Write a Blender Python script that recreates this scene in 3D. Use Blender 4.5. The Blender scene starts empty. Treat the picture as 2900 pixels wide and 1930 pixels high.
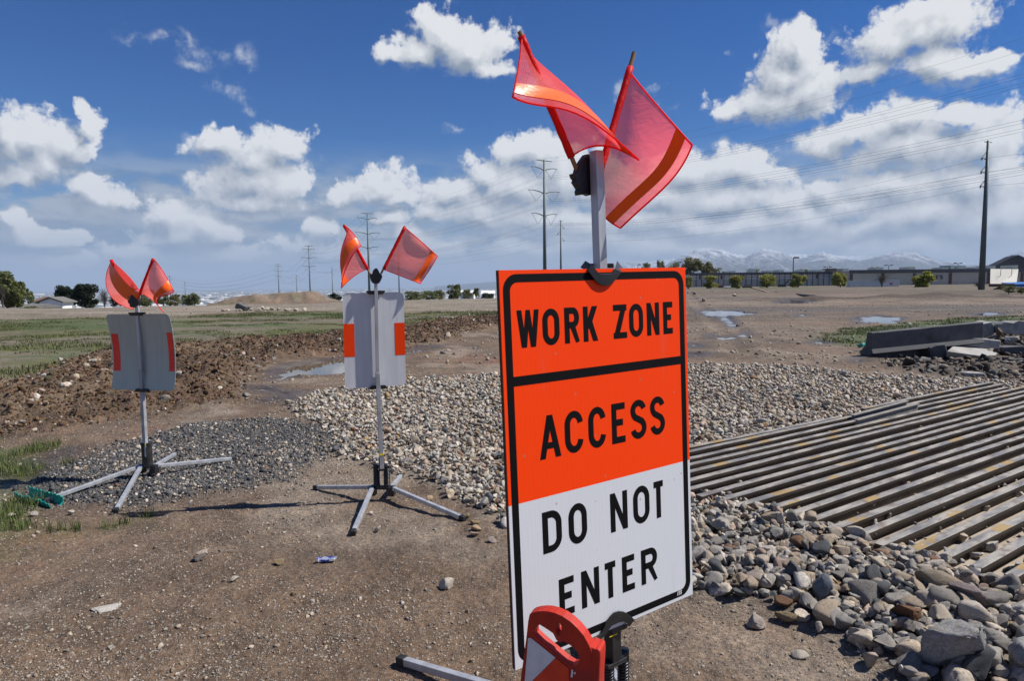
import bpy, bmesh, math, random
import numpy as np
from mathutils import Vector, Matrix
random.seed(7)
RNG = np.random.default_rng(11)
scene = bpy.context.scene
COL = scene.collection
R = math.radians

# ---------------------------------------------------------------- camera
FPX, CX, CY = 1900.0, 1450.0, 965.0           # survey units of the photograph
PITCH, ROLL, EYE = R(4.77), R(0.6), 1.9
_f = np.array([0, math.cos(PITCH), -math.sin(PITCH)]); _r = np.array([1.0, 0, 0]); _u = np.cross(_r, _f)
CR = math.cos(ROLL) * _r - math.sin(ROLL) * _u
CU = math.sin(ROLL) * _r + math.cos(ROLL) * _u
CF = _f
ORG = np.array([0, 0, EYE])
cam = bpy.data.cameras.new("camera"); camo = bpy.data.objects.new("camera", cam); COL.objects.link(camo)
cam.sensor_width = 36.0; cam.lens = FPX / 2900 * 36; cam.clip_start = 0.05; cam.clip_end = 120000
M = Matrix.Identity(4)
for i in range(3):
    M[i][0] = CR[i]; M[i][1] = CU[i]; M[i][2] = -CF[i]; M[i][3] = ORG[i]
camo.matrix_world = M
scene.camera = camo

def ray(x, y):
    return (x - CX) / FPX * CR - (y - CY) / FPX * CU + CF
def G(x, y, z=0.0):
    d = ray(x, y); return ORG + d * ((z - EYE) / d[2])
def atY(x, y, Y):
    d = ray(x, y); return ORG + d * (Y / d[1])
def project(P):
    q = np.asarray(P, float) - ORG
    c = q @ CF
    return np.stack([CX + FPX * (q @ CR) / c, CY - FPX * (q @ CU) / c, c], -1)
def onplane(x, y, c, n, off=0.0):
    d = ray(x, y); return ORG + d * (((c + n * off - ORG) @ n) / (d @ n))

# ---------------------------------------------------------------- light, exposure, render
SUN_AZ, SUN_EL = R(85), R(51)
SUNV = np.array([math.sin(SUN_AZ) * math.cos(SUN_EL), math.cos(SUN_AZ) * math.cos(SUN_EL), math.sin(SUN_EL)])
sl = bpy.data.lights.new("sun", 'SUN'); sl.energy = 5.0; sl.angle = R(0.53); sl.color = (1.0, 0.955, 0.89)
so = bpy.data.objects.new("sun", sl); COL.objects.link(so)
so.rotation_euler = Vector(SUNV).to_track_quat('Z', 'Y').to_euler()
scene.view_settings.view_transform = 'Standard'; scene.view_settings.look = 'None'
scene.view_settings.exposure = 0.42; scene.view_settings.gamma = 1.0
scene.cycles.use_denoising = True
scene.cycles.max_bounces = 8; scene.cycles.diffuse_bounces = 3; scene.cycles.glossy_bounces = 3
scene.cycles.transparent_max_bounces = 12; scene.cycles.volume_bounces = 0
scene.cycles.sample_clamp_indirect = 8

# ---------------------------------------------------------------- sky (world)
class NT:
    """small helper for wiring node trees"""
    def __init__(s, tree): s.t = tree; s.n = tree.nodes; s.l = tree.links
    def val(s, sock, v):
        if v is None: return
        if isinstance(v, bpy.types.NodeSocket): s.l.new(v, sock)
        else: sock.default_value = v
    def math(s, op, a, b=None, c=None, clamp=False):
        k = s.n.new('ShaderNodeMath'); k.operation = op; k.use_clamp = clamp
        s.val(k.inputs[0], a); s.val(k.inputs[1], b); s.val(k.inputs[2], c); return k.outputs[0]
    def vec(s, op, a, b=None, c=None, out=0):
        k = s.n.new('ShaderNodeVectorMath'); k.operation = op
        s.val(k.inputs[0], a); s.val(k.inputs[1], b)
        if c is not None: s.val(k.inputs[2], c)
        return k.outputs['Value'] if op in ('LENGTH', 'DOT_PRODUCT', 'DISTANCE') else k.outputs[0]
    def mix(s, f, a, b, blend='MIX'):
        k = s.n.new('ShaderNodeMix'); k.data_type = 'RGBA'; k.blend_type = blend
        s.val(k.inputs[0], f)
        for q, v in ((6, a), (7, b)):
            s.val(k.inputs[q], (v + (1,)) if isinstance(v, tuple) and len(v) == 3 else v)
        return k.outputs[2]
    def mapr(s, v, a, b, c=0.0, d=1.0, smooth=True):
        k = s.n.new('ShaderNodeMapRange'); k.interpolation_type = 'SMOOTHSTEP' if smooth else 'LINEAR'
        s.val(k.inputs[0], v); k.inputs[1].default_value = a; k.inputs[2].default_value = b
        s.val(k.inputs[3], c); s.val(k.inputs[4], d); return k.outputs[0]
    def noise(s, v, scale, detail=3, rough=0.5, dim='3D', dist=0.0, color=False):
        k = s.n.new('ShaderNodeTexNoise'); k.noise_dimensions = dim
        s.val(k.inputs['Vector'], v); k.inputs['Scale'].default_value = scale
        k.inputs['Detail'].default_value = detail; k.inputs['Roughness'].default_value = rough
        k.inputs['Distortion'].default_value = dist
        return k.outputs['Color' if color else 'Fac']
    def voro(s, v, scale, detail=0.0, rough=0.5, dim='3D', feat='F1', out='Distance', rnd=1.0):
        k = s.n.new('ShaderNodeTexVoronoi'); k.voronoi_dimensions = dim; k.feature = feat
        s.val(k.inputs['Vector'], v); k.inputs['Scale'].default_value = scale
        k.inputs['Randomness'].default_value = rnd
        if 'Detail' in k.inputs and detail:
            k.inputs['Detail'].default_value = detail; k.inputs['Roughness'].default_value = rough
            k.normalize = True
        return k.outputs[out]

def azel(x, y):
    d = ray(x * 2900 / 2356, y * 2900 / 2356)
    return math.atan2(d[0], d[1]), math.atan2(d[2], math.hypot(d[0], d[1]))

# cumulus masses: (x, y, half width, half height) in survey units of 2356 x 1568
PUFFS = [
 # high clouds on the right
 (2110,75,140,70),(2195,40,85,55),(2040,105,95,60),(2010,165,90,38),(2160,150,120,50),(2275,150,62,26),
 (1835,112,58,62),(1795,175,85,55),(1765,235,115,50),(1870,215,70,60),(1690,262,55,24),
 # high centre cloud
 (1010,75,62,55),(955,112,66,38),(1085,108,95,58),(900,122,38,28),(1120,150,60,26),
 # left
 (85,320,105,62),(25,335,60,80),(130,375,75,50),(195,285,26,48),(60,405,115,32),(180,335,40,40),
 (225,458,80,38),(205,428,45,28),
 (580,418,135,62),(520,332,78,30),(652,330,66,42),(600,372,90,48),(565,465,135,34),(650,440,70,40),
 (398,505,55,55),(465,520,70,46),(430,548,130,30),(520,535,60,25),
 (40,500,50,38),(70,548,90,32),(150,545,60,25),
 (880,428,72,46),(838,452,58,30),(775,458,42,26),(742,520,40,32),(925,455,40,24),
 # big bank from centre to right
 (1215,350,80,52),(1130,395,70,46),(1050,438,75,36),(1180,430,130,64),(1300,410,110,78),(1100,500,130,40),
 (1420,440,110,60),(1590,395,110,56),(1700,380,95,42),(1760,402,70,28),(1560,455,150,58),(1690,455,130,46),
 (1960,305,105,36),(2080,275,130,44),(2210,262,90,36),(2260,320,110,66),(2080,340,190,62),(1895,330,60,40),
 (1900,430,70,34),(2060,430,170,60),(2260,420,130,80),(1960,470,110,36),(2330,380,60,60),(1800,470,90,30),
 (2150,490,210,52),(1850,505,190,46),(1600,515,170,46),(1360,525,150,44),(2320,500,120,60),(1110,480,120,46),(1250,568,150,32),(1700,570,190,32),(2120,570,210,32),(2330,575,90,30),(1960,560,160,30),(1480,575,140,28),(330,580,110,26),(150,600,90,20),(560,585,110,24),(700,560,80,26),(800,590,70,18),(950,545,70,30),(1010,580,90,22),(1370,560,130,30),(1560,575,120,24),(1780,570,130,28),(1990,585,120,22),(2200,580,120,26),(900,500,60,26),(1000,490,60,36),
 (1480,510,160,36),(1700,520,180,34),(2000,520,210,34),(2250,520,160,40),(1250,505,120,40)]
WISPS = [(290,82,60,18),(400,92,52,30),(450,120,50,26),(552,148,56,34),(510,200,46,30),(540,235,24,22),(1440,215,34,26),
 (1545,250,40,26),(1040,312,34,12),(1490,205,26,16),(1905,65,50,16),(1660,128,18,12),(2300,165,60,40),(2340,300,60,20),(750,410,40,18),
 (1790,60,36,24),(440,330,32,28)]

def cloud_group(puffs, tag):
    g = bpy.data.node_groups.new("cloud_density_" + tag, 'ShaderNodeTree')
    g.interface.new_socket("uv", in_out='INPUT', socket_type='NodeSocketVector')
    g.interface.new_socket("density", in_out='OUTPUT', socket_type='NodeSocketFloat')
    g.interface.new_socket("soft", in_out='OUTPUT', socket_type='NodeSocketFloat')
    g.interface.new_socket("puff", in_out='OUTPUT', socket_type='NodeSocketFloat')
    H = NT(g); gi = g.nodes.new('NodeGroupInput'); go = g.nodes.new('NodeGroupOutput')
    p0 = gi.outputs[0]
    wcol = H.noise(p0, 13.0, 4, 0.6, '2D', color=True)
    p = H.vec('ADD', p0, H.vec('MULTIPLY', H.vec('SUBTRACT', wcol, (0.5, 0.5, 0.5)), (0.060, 0.045, 0.0)))
    d = e = None
    for (x, y, rx, ry) in puffs:
        u, v = azel(x, y); u2, _ = azel(x + rx, y); u1, _ = azel(x - rx, y); _, v2 = azel(x, y - ry); _, v1 = azel(x, y + ry)
        iu, iv = 1.84 / abs(u2 - u1), 1.84 / abs(v2 - v1)
        L = H.vec('LENGTH', H.vec('MULTIPLY_ADD', p, (iu, iv, 0.0), (-u * iu, -v * iv, 0.0)))
        d = L if d is None else H.math('SMOOTH_MIN', d, L, 0.25)
        e = L if e is None else H.math('SMOOTH_MIN', e, L, 0.9)
    vo = H.voro(p, 19.0, 4.0, 0.62, '2D')
    fine = H.math('SUBTRACT', H.noise(p0, 42.0, 8, 0.68, '2D'), 0.5)
    rel = H.math('ADD', H.math('MULTIPLY', H.math('SUBTRACT', 0.42, vo), 1.35), H.math('MULTIPLY', fine, 1.25))
    H.l.new(H.math('ADD', H.math('SUBTRACT', 1.0, d), rel), go.inputs[0])
    H.l.new(H.math('SUBTRACT', 1.0, e), go.inputs[1])
    vo2 = H.voro(H.vec('ADD', p, (0.002, 0.006, 0.0)), 34.0, 3.0, 0.6, '2D')
    H.l.new(H.math('ADD', H.math('MULTIPLY', H.math('SUBTRACT', 0.40, vo), 0.8), H.math('SUBTRACT', 0.40, vo2)), go.inputs[2])
    return g

def build_sky():
    w = bpy.data.worlds.new("World"); scene.world = w; w.use_nodes = True
    t = w.node_tree; t.nodes.clear(); T = NT(t)
    gen = t.nodes.new('ShaderNodeTexCoord').outputs['Generated']
    sx = t.nodes.new('ShaderNodeSeparateXYZ'); T.l.new(gen, sx.inputs[0])
    az = T.math('ARCTAN2', sx.outputs[0], sx.outputs[1])
    el = T.math('ARCSINE', sx.outputs[2])
    def blue():
        sky = t.nodes.new('ShaderNodeTexSky'); sky.sky_type = 'NISHITA'; sky.sun_disc = False
        sky.sun_elevation = SUN_EL; sky.sun_rotation = SUN_AZ
        sky.air_density = 1.0; sky.dust_density = 0.3; sky.ozone_density = 2.0; sky.altitude = 1400
        hs = t.nodes.new('ShaderNodeHueSaturation'); hs.inputs['Saturation'].default_value = SKY_SAT
        hs.inputs['Value'].default_value = SKY_VAL; T.l.new(sky.outputs[0], hs.inputs['Color'])
        return T.mix(1.0, hs.outputs[0], (0.36, 0.82, 1.14), 'MULTIPLY')      # polarising filter
    def shader(c):
        bg = t.nodes.new('ShaderNodeBackground'); T.l.new(c, bg.inputs[0]) if isinstance(c, bpy.types.NodeSocket) else setattr(bg.inputs[0], 'default_value', c + (1,))
        bg.inputs[1].default_value = 0.1; return bg.outputs[0]
    def sector(lo, hi, tag):
        cb = t.nodes.new('ShaderNodeCombineXYZ'); T.l.new(az, cb.inputs[0]); T.l.new(el, cb.inputs[1]); uv = cb.outputs[0]
        def near(lst, k):
            o = []
            for q in lst:
                a0, a1 = azel(q[0] - k * q[2], q[1])[0] - 0.03, azel(q[0] + k * q[2], q[1])[0] + 0.03
                if a1 > lo and a0 < hi: o.append(q)
            return o
        g = cloud_group(near(PUFFS, 1.7), tag)
        def cloud(vec):
            k = t.nodes.new('ShaderNodeGroup'); k.node_tree = g; T.l.new(vec, k.inputs[0]); return k.outputs[0], k.outputs[1], k.outputs[2]
        d0, b0, pf = cloud(uv)
        d1, b1, _ = cloud(T.vec('ADD', uv, (0.011, 0.019, 0.0)))
        slope = T.math('SUBTRACT', b0, b1)                                  # > 0 on the upper right flank of a cloud
        edge = T.mapr(slope, -0.25, 0.2, 0.80, 0.40)                        # crisp tops, ragged soft bases
        alpha = T.math('DIVIDE', T.math('SUBTRACT', d0, 0.02), edge, clamp=True)
        alpha = T.mapr(alpha, 0.0, 1.0)
        lit = T.math('MULTIPLY_ADD', T.math('SUBTRACT', d0, d1), 0.34, 0.40)
        lit = T.math('MULTIPLY_ADD', slope, 1.15, lit)
        lit = T.math('MULTIPLY_ADD', pf, 0.55, lit)
        lit = T.math('ADD', lit, T.mapr(d0, 0.2, 1.5, 0.05, -0.14), clamp=True)
        ccol = T.mix(lit, (1.95, 2.35, 2.95), (6.1, 6.2, 6.35))
        wf = None
        wsp = near(WISPS, 1.4)
        wp = T.vec('ADD', uv, T.vec('MULTIPLY', T.vec('SUBTRACT', T.noise(uv, 14.0, 5, 0.6, '2D', color=True), (0.5, 0.5, 0.5)), (0.11, 0.08, 0.0)))
        for (x, y, rx, ry) in wsp:
            u, v = azel(x, y); u2, _ = azel(x + rx, y); u1, _ = azel(x - rx, y); _, v2 = azel(x, y - ry); _, v1 = azel(x, y + ry)
            iu, iv = 2 / abs(u2 - u1), 2 / abs(v2 - v1)
            L = T.vec('LENGTH', T.vec('MULTIPLY_ADD', wp, (iu, iv, 0.0), (-u * iu, -v * iv, 0.0)))
            wf = L if wf is None else T.math('SMOOTH_MIN', wf, L, 0.2)
        # layered cloud deck near the horizon
        st = T.vec('MULTIPLY', uv, (9.0, 27.0, 0.0))
        sn = T.noise(st, 1.0, 7, 0.60, '2D', dist=0.15)
        sn2 = T.noise(T.vec('ADD', st, (0.10, 0.42, 0.0)), 1.0, 7, 0.60, '2D', dist=0.15)
        band = T.math('MULTIPLY', T.mapr(el, 0.21, 0.10), T.mapr(sn, 0.30, 0.56, 0.25, 1.0))
        band = T.math('MAXIMUM', band, T.mapr(el, 0.15, 0.05, 0.0, 0.93))
        bl = T.mapr(T.math('SUBTRACT', sn, sn2), -0.20, 0.22)
        right = T.mapr(az, -0.6, 0.6)
        lowc = T.mix(right, (1.35, 1.95, 2.85), (2.05, 2.65, 3.5))
        bcol = T.mix(bl, lowc, T.mix(right, (2.9, 3.3, 3.85), (4.0, 4.3, 4.7)))
        hcol = T.mix(right, (1.25, 2.05, 3.15), (2.9, 3.55, 4.3))
        bcol = T.mix(T.mapr(el, 0.07, 0.0, 0.0, 0.8), bcol, hcol)
        c = blue()
        if wf is not None:
            wa = T.math('MULTIPLY', T.mapr(wf, 1.25, 0.1), T.mapr(T.noise(uv, 34.0, 6, 0.62, '2D'), 0.40, 0.75, 0.0, 0.72))
            c = T.mix(wa, c, (4.6, 4.9, 5.4))
        c = T.mix(band, c, bcol)
        c = T.mix(T.math('MULTIPLY', alpha, T.mapr(el, 0.015, 0.10, 0.25, 1.0)), c, ccol)
        return shader(c)
    def choose(cond, a, b):
        k = t.nodes.new('ShaderNodeMixShader'); T.l.new(cond, k.inputs[0]); T.l.new(b, k.inputs[1]); T.l.new(a, k.inputs[2]); return k.outputs[0]
    cuts = [-0.75] + [azel(x, 400)[0] for x in (330, 690, 1000, 1330, 1720, 2030)] + [0.75]
    secs = [sector(cuts[i], cuts[i + 1], str(i)) for i in range(len(cuts) - 1)]
    # elsewhere: plain sky with a loose scatter of cumulus
    n = T.noise(gen, 3.2, 5, 0.6)
    e_ = T.mix(T.math('MULTIPLY', T.mapr(n, 0.50, 0.66), T.mapr(el, 0.9, 0.3, 0.15, 0.9)), blue(), (3.2, 3.4, 3.7))
    elsewhere = shader(T.mix(T.mapr(el, 0.15, 0.0), e_, (1.8, 2.25, 2.9)))
    view = secs[-1]
    for i in range(len(secs) - 2, -1, -1):
        view = choose(T.math('LESS_THAN', az, cuts[i + 1]), secs[i], view)
    inside = T.math('MULTIPLY', T.math('LESS_THAN', T.math('ABSOLUTE', az), 0.75), T.math('LESS_THAN', el, 0.46))
    s = choose(inside, view, elsewhere)
    s = choose(T.math('LESS_THAN', el, -0.03), shader((1.2, 1.4, 1.6)), s)
    out = t.nodes.new('ShaderNodeOutputWorld'); T.l.new(s, out.inputs[0])
    w.cycles.sampling_method = 'MANUAL'; w.cycles.sample_map_resolution = 512
SKY_SAT, SKY_VAL, HAZE = 1.50, 0.56, 4.2e-5
build_sky()
# ---------------------------------------------------------------- helpers
def new_mat(name):
    m = bpy.data.materials.new(name); m.use_nodes = True
    t = m.node_tree; b = t.nodes['Principled BSDF']; return m, NT(t), b

def pbr(name, c1, c2=None, scale=8.0, rough=0.6, metal=0.0, bump=0.0, bscale=None, detail=5, spec=0.5, c3=None, stretch=None, lo=0.35, hi=0.65, bdist=0.01):
    m, T, b = new_mat(name)
    v = T.n.new('ShaderNodeTexCoord').outputs['Object']
    if stretch: v = T.vec('MULTIPLY', v, stretch)
    b.inputs['Roughness'].default_value = rough; b.inputs['Metallic'].default_value = metal
    b.inputs['Specular IOR Level'].default_value = spec
    if c2:
        n = T.noise(v, scale, detail, 0.6)
        c = T.mix(T.mapr(n, lo, hi), c1, c2)
        if c3:
            c = T.mix(T.mapr(T.noise(v, scale * 0.37, 4, 0.6), 0.52, 0.66), c, c3)
        T.l.new(c, b.inputs['Base Color'])
        T.l.new(T.mapr(n, 0.3, 0.7, rough * 0.88, min(1, rough * 1.12)), b.inputs['Roughness'])
    else:
        b.inputs['Base Color'].default_value = c1 + (1,)
    if bump:
        k = T.n.new('ShaderNodeBump'); k.inputs['Strength'].default_value = bump; k.inputs['Distance'].default_value = bdist
        T.l.new(T.noise(v, bscale or scale * 3, 6, 0.65), k.inputs['Height']); T.l.new(k.outputs[0], b.inputs['Normal'])
    return m

def link(name, me, mat=None, parent=None, label=None, cat=None, group=None, kind=None, smooth=False):
    o = bpy.data.objects.new(name, me); COL.objects.link(o)
    if mat is not None: me.materials.append(mat)
    if parent is not None: o.parent = parent
    tag(o, label, cat, group, kind)
    if smooth: me.polygons.foreach_set('use_smooth', [True] * len(me.polygons))
    return o
def tag(o, label=None, cat=None, group=None, kind=None):
    for k, v in (('label', label), ('category', cat), ('group', group), ('kind', kind)):
        if v: o[k] = v
def thing(name, label, cat, group=None, loc=(0, 0, 0)):
    o = bpy.data.objects.new(name, None); COL.objects.link(o); o.empty_display_size = 0.1; o.location = loc
    tag(o, label, cat, group); return o
def fast_mesh(name, V, Fs, col=None):
    """V (n,3), Fs (m,k) all faces with k corners"""
    me = bpy.data.meshes.new(name); V = np.asarray(V, np.float32); Fs = np.asarray(Fs, np.int32); k = Fs.shape[1]
    me.vertices.add(len(V)); me.vertices.foreach_set('co', V.ravel())
    me.loops.add(Fs.size); me.loops.foreach_set('vertex_index', Fs.ravel())
    me.polygons.add(len(Fs)); me.polygons.foreach_set('loop_start', np.arange(0, Fs.size, k, dtype=np.int32))
    me.update(calc_edges=True)
    if col is not None:
        a = me.color_attributes.new('Col', 'FLOAT_COLOR', 'POINT')
        c = np.ones((len(V), 4), np.float32); c[:, :3] = col; a.data.foreach_set('color', c.ravel())
    return me

class MB:
    """collects simple solids; build() links them as one mesh object"""
    def __init__(s): s.b = bmesh.new()
    def hull8(s, P):
        v = [s.b.verts.new(p) for p in P]
        for f in ((0, 1, 2, 3), (7, 6, 5, 4), (0, 4, 5, 1), (1, 5, 6, 2), (2, 6, 7, 3), (3, 7, 4, 0)): s.b.faces.new([v[i] for i in f])
    def box(s, c, X, Y, Z):
        """centre and three half-axis vectors"""
        c, X, Y, Z = map(np.asarray, (c, X, Y, Z))
        s.hull8([c - X - Y - Z, c + X - Y - Z, c + X + Y - Z, c - X + Y - Z, c - X - Y + Z, c + X - Y + Z, c + X + Y + Z, c - X + Y + Z])
    def bar(s, a, b, w, h=None, up=(0, 0, 1)):
        a, b, up = np.asarray(a, float), np.asarray(b, float), np.asarray(up, float)
        d = b - a; L = np.linalg.norm(d); d /= L; x = np.cross(d, up); x /= np.linalg.norm(x); z = np.cross(x, d)
        s.box((a + b) / 2, x * w / 2, d * L / 2, z * (h or w) / 2)
    def tube(s, pts, r, n=10, caps=True):
        pts = [np.asarray(p, float) for p in pts]; rr = r if isinstance(r, (list, tuple)) else [r] * len(pts); rings = []
        up = np.array([0.13, 0.21, 0.97])
        for i, p in enumerate(pts):
            d = pts[min(i + 1, len(pts) - 1)] - pts[max(i - 1, 0)]; d /= np.linalg.norm(d)
            if abs(d @ up) > 0.95: up = np.array([0.9, 0.3, 0.1])
            x = np.cross(d, up); x /= np.linalg.norm(x); y = np.cross(d, x)
            rings.append([s.b.verts.new(p + rr[i] * (math.cos(2 * math.pi * k / n) * x + math.sin(2 * math.pi * k / n) * y)) for k in range(n)])
        for i in range(len(rings) - 1):
            for k in range(n): s.b.faces.new((rings[i][k], rings[i][(k + 1) % n], rings[i + 1][(k + 1) % n], rings[i + 1][k]))
        if caps: s.b.faces.new(rings[0]); s.b.faces.new(rings[-1][::-1])
    def prism(s, P, off):
        """a polygon of 3-D points pushed by the vector off"""
        off = np.asarray(off, float); P = [np.asarray(p, float) for p in P]; n = len(P)
        A = [s.b.verts.new(p) for p in P]; B = [s.b.verts.new(p + off) for p in P]
        s.b.faces.new(A); s.b.faces.new(B[::-1])
        for i in range(n): s.b.faces.new((A[i], B[i], B[(i + 1) % n], A[(i + 1) % n]))
    def quad(s, *P): s.b.faces.new([s.b.verts.new(p) for p in P])
    def build(s, name, mat, parent=None, label=None, cat=None, group=None, kind=None, bevel=0, smooth=False):
        bmesh.ops.recalc_face_normals(s.b, faces=s.b.faces)
        me = bpy.data.meshes.new(name); s.b.to_mesh(me); s.b.free()
        o = link(name, me, mat, parent, label, cat, group, kind, smooth)
        if bevel:
            k = o.modifiers.new('edge', 'BEVEL'); k.width = bevel; k.segments = 2; k.limit_method = 'ANGLE'; k.angle_limit = R(40)
        return o

# ---------------------------------------------------------------- noise on the ground plane
def _h(ix, iy, seed):
    n = (ix.astype(np.int64) * 374761393 + iy.astype(np.int64) * 668265263 + seed * 974634777) & 0x7fffffff
    n = ((n ^ (n >> 13)) * 1274126177) & 0x7fffffff
    return ((n ^ (n >> 16)) & 0xffff) / 65535.0
def vnoise(x, y, seed=0):
    fx, fy = np.floor(x), np.floor(y); u, v = x - fx, y - fy
    u = u * u * u * (u * (u * 6 - 15) + 10); v = v * v * v * (v * (v * 6 - 15) + 10)
    a, b, c, d = _h(fx, fy, seed), _h(fx + 1, fy, seed), _h(fx, fy + 1, seed), _h(fx + 1, fy + 1, seed)
    return a + (b - a) * u + (c - a) * v + (a - b - c + d) * u * v
def fbm(x, y, oct=4, seed=0, gain=0.5):
    s = np.zeros_like(x, float); a = 1.0; t = 0.0
    for i in range(oct):
        s += a * vnoise(x * 2 ** i + 17.3 * i, y * 2 ** i - 9.1 * i, seed + i); t += a; a *= gain
    return s / t - 0.5
def sstep(a, b, x):
    t = np.clip((x - a) / (b - a), 0, 1); return t * t * (3 - 2 * t)
def poly_ground(pts): return np.array([G(x, y)[:2] for x, y in pts])
def sdf(P, x, y):
    """signed distance to polygon P, negative inside"""
    d = np.full(x.shape, 1e18); ins = np.zeros(x.shape, bool); n = len(P)
    for i in range(n):
        ax, ay = P[i]; bx, by = P[(i + 1) % n]; ex, ey = bx - ax, by - ay
        wx, wy = x - ax, y - ay; t = np.clip((wx * ex + wy * ey) / (ex * ex + ey * ey), 0, 1)
        d = np.minimum(d, (wx - ex * t) ** 2 + (wy - ey * t) ** 2)
        c = ((ay <= y) & (by > y)) | ((by <= y) & (ay > y))
        with np.errstate(divide='ignore', invalid='ignore'):
            ins ^= c & (x < ax + (y - ay) * ex / (ey if ey else 1e-9))
    d = np.sqrt(d); return np.where(ins, -d, d)

Z_BERM = poly_ground([(-250,1110),(0,1095),(115,1042),(313,1003),(497,984),(650,973),(900,954),(974,947),(1149,931),(1241,912),(1407,900),(1500,893),
    (1500,905),(1407,931),(1241,976),(1149,989),(973,1010),(790,1022),(752,1085),(726,1140),(516,1182),(382,1196),(191,1236),(0,1250),(-250,1280)])
Z_APRON = poly_ground([(1060,1085),(880,1120),(800,1150),(860,1190),(935,1231),(960,1300),(1108,1342),(1181,1366),(1305,1440),(1415,1482),(1600,1560),(1800,1635),(1965,1690),(2050,1690),
    (2200,1735),(2330,1800),(2480,1880),(2540,1975),(3300,1990),(3500,1400),(3200,1130),(2800,1080),(2600,1072),(2450,1066),(2300,1045),(1960,1037),(1700,1047),(1400,1064),(1200,1080)])
Z_MILL = poly_ground([(40,1405),(150,1340),(230,1290),(420,1243),(600,1205),(800,1200),(975,1222),(930,1290),(890,1330),(700,1388),(450,1440),(300,1462),(120,1450)])
Z_GREEN = poly_ground([(-250,1235),(0,1262),(110,1290),(215,1300),(170,1360),(60,1420),(130,1462),(300,1475),(470,1442),(420,1480),(250,1520),(0,1570),(-250,1620)])
Z_MEAD = poly_ground([(-500,906),(0,906),(500,898),(800,879),(1170,885),(1420,881),(1500,885),(1420,899),(1240,910),(900,952),(650,972),(313,1001),(0,1092),(-500,1180)])
Z_STRIP = poly_ground([(-500,866),(0,868),(500,860),(850,860),(1200,846),(1480,843),(1480,880),(1170,884),(800,878),(500,897),(0,905),(-500,907)])
Z_RGRASS = poly_ground([(2335,948),(2480,925),(2600,910),(2760,902),(2900,895),(2950,912),(2800,916),(2600,940),(2480,968),(2420,975),(2340,966)])
Z_RUB = poly_ground([(2470,1020),(2480,985),(2700,960),(2790,930),(2950,890),(3200,905),(3200,1110),(2800,1085),(2560,1060)])
POOLS = [poly_ground(p) for p in (
    [(765,1058),(830,1034),(900,1020),(985,1008),(1090,1002),(1010,1042),(965,1060),(850,1064),(780,1074)],
    [(708,1101),(745,1094),(800,1104),(838,1110),(830,1132),(775,1138),(790,1118)],
    [(1100,1000),(1160,990),(1240,980),(1200,996),(1140,1004)],
    [(1981,882),(2030,878),(2110,881),(2135,890),(2080,896),(2060,893),(2088,921),(2072,925),(2040,902),(2045,894),(2000,896)],
    [(2090,946),(2115,940),(2124,946),(2110,953),(2092,952)],
    [(2188,858),(2235,855),(2305,857),(2270,861),(2210,861)],
    [(2240,893),(2270,890),(2300,893),(2270,896)],
    [(2420,899),(2480,893),(2575,899),(2520,917),(2490,914),(2440,916)],
    [(2745,889),(2800,884),(2860,887),(2830,893),(2760,893)],
    [(1946,972),(1990,974),(1980,985),(1946,985)], [(1948,1000),(2010,1003),(1990,1010),(1946,1012)],
    [(2282,972),(2320,965),(2345,972),(2320,976)],
    [(2005,950),(2060,955),(2130,952),(2060,961),(2010,962)],
    [(40,1345),(120,1305),(170,1283),(185,1297),(140,1330),(80,1372),(45,1378)],
    [(2410,1019),(2460,1010),(2470,1018),(2430,1026)])]
POOL_SCALE = [0.0] * 15
TRACKS = [[(1945,830),(1985,868),(2040,925),(2075,965),(2085,1000)], [(1950,845),(1998,885),(2060,950)], [(2040,895),(2110,955),(2210,975)]]
TRACKS = [poly_ground(t) for t in TRACKS]
HILL = G(760, 858)[:2] * 1.08

RD = np.array([math.sin(R(56)), math.cos(R(56))]); RQ = np.array([RD[1], -RD[0]])      # along and across the rail mat
def zones(x, y):
    """soft membership of every ground zone"""
    r = np.hypot(x, y)
    w = np.minimum(0.5, 0.03 + r * 0.02)
    nz = fbm(x * 1.6, y * 1.6, 4, 5) ; n2 = fbm(x * 0.45, y * 0.45, 4, 9); n3 = fbm(x * 0.12, y * 0.12, 3, 13)
    q = {}
    q['berm'] = sstep(0.25, -0.9, sdf(Z_BERM, x, y) + nz * 0.9 + n2 * 0.8)
    q['apron'] = sstep(0.16, -0.16, sdf(Z_APRON, x, y) + nz * 0.35)
    q['mill'] = sstep(0.25, -0.3, sdf(Z_MILL, x, y) + nz * 0.8)
    q['green'] = sstep(0.35, -0.45, sdf(Z_GREEN, x, y) + nz * 1.1)
    q['mead'] = sstep(1.2, -1.2, sdf(Z_MEAD, x, y) + n2 * 3.0)
    q['strip'] = sstep(1.5, -1.5, sdf(Z_STRIP, x, y) + n3 * 5)
    q['rgrass'] = sstep(0.8, -0.5, sdf(Z_RGRASS, x, y) + n2 * 2.5)
    q['rub'] = sstep(0.6, -0.8, sdf(Z_RUB, x, y) + nz * 1.0)
    pl = np.full(x.shape, 1e9)
    for p in POOLS: pl = np.minimum(pl, sdf(p, x, y))
    q['pool'] = pl + nz * np.minimum(0.9, 0.12 + r * 0.018) * 1.3
    tr = np.full(x.shape, 1e9)
    for L in TRACKS:
        for i in range(len(L) - 1):
            ax, ay = L[i]; ex, ey = L[i + 1] - L[i]
            t = np.clip(((x - ax) * ex + (y - ay) * ey) / (ex * ex + ey * ey), 0, 1)
            tr = np.minimum(tr, np.hypot(x - ax - ex * t, y - ay - ey * t))
    q['track'] = tr
    return q

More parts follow.
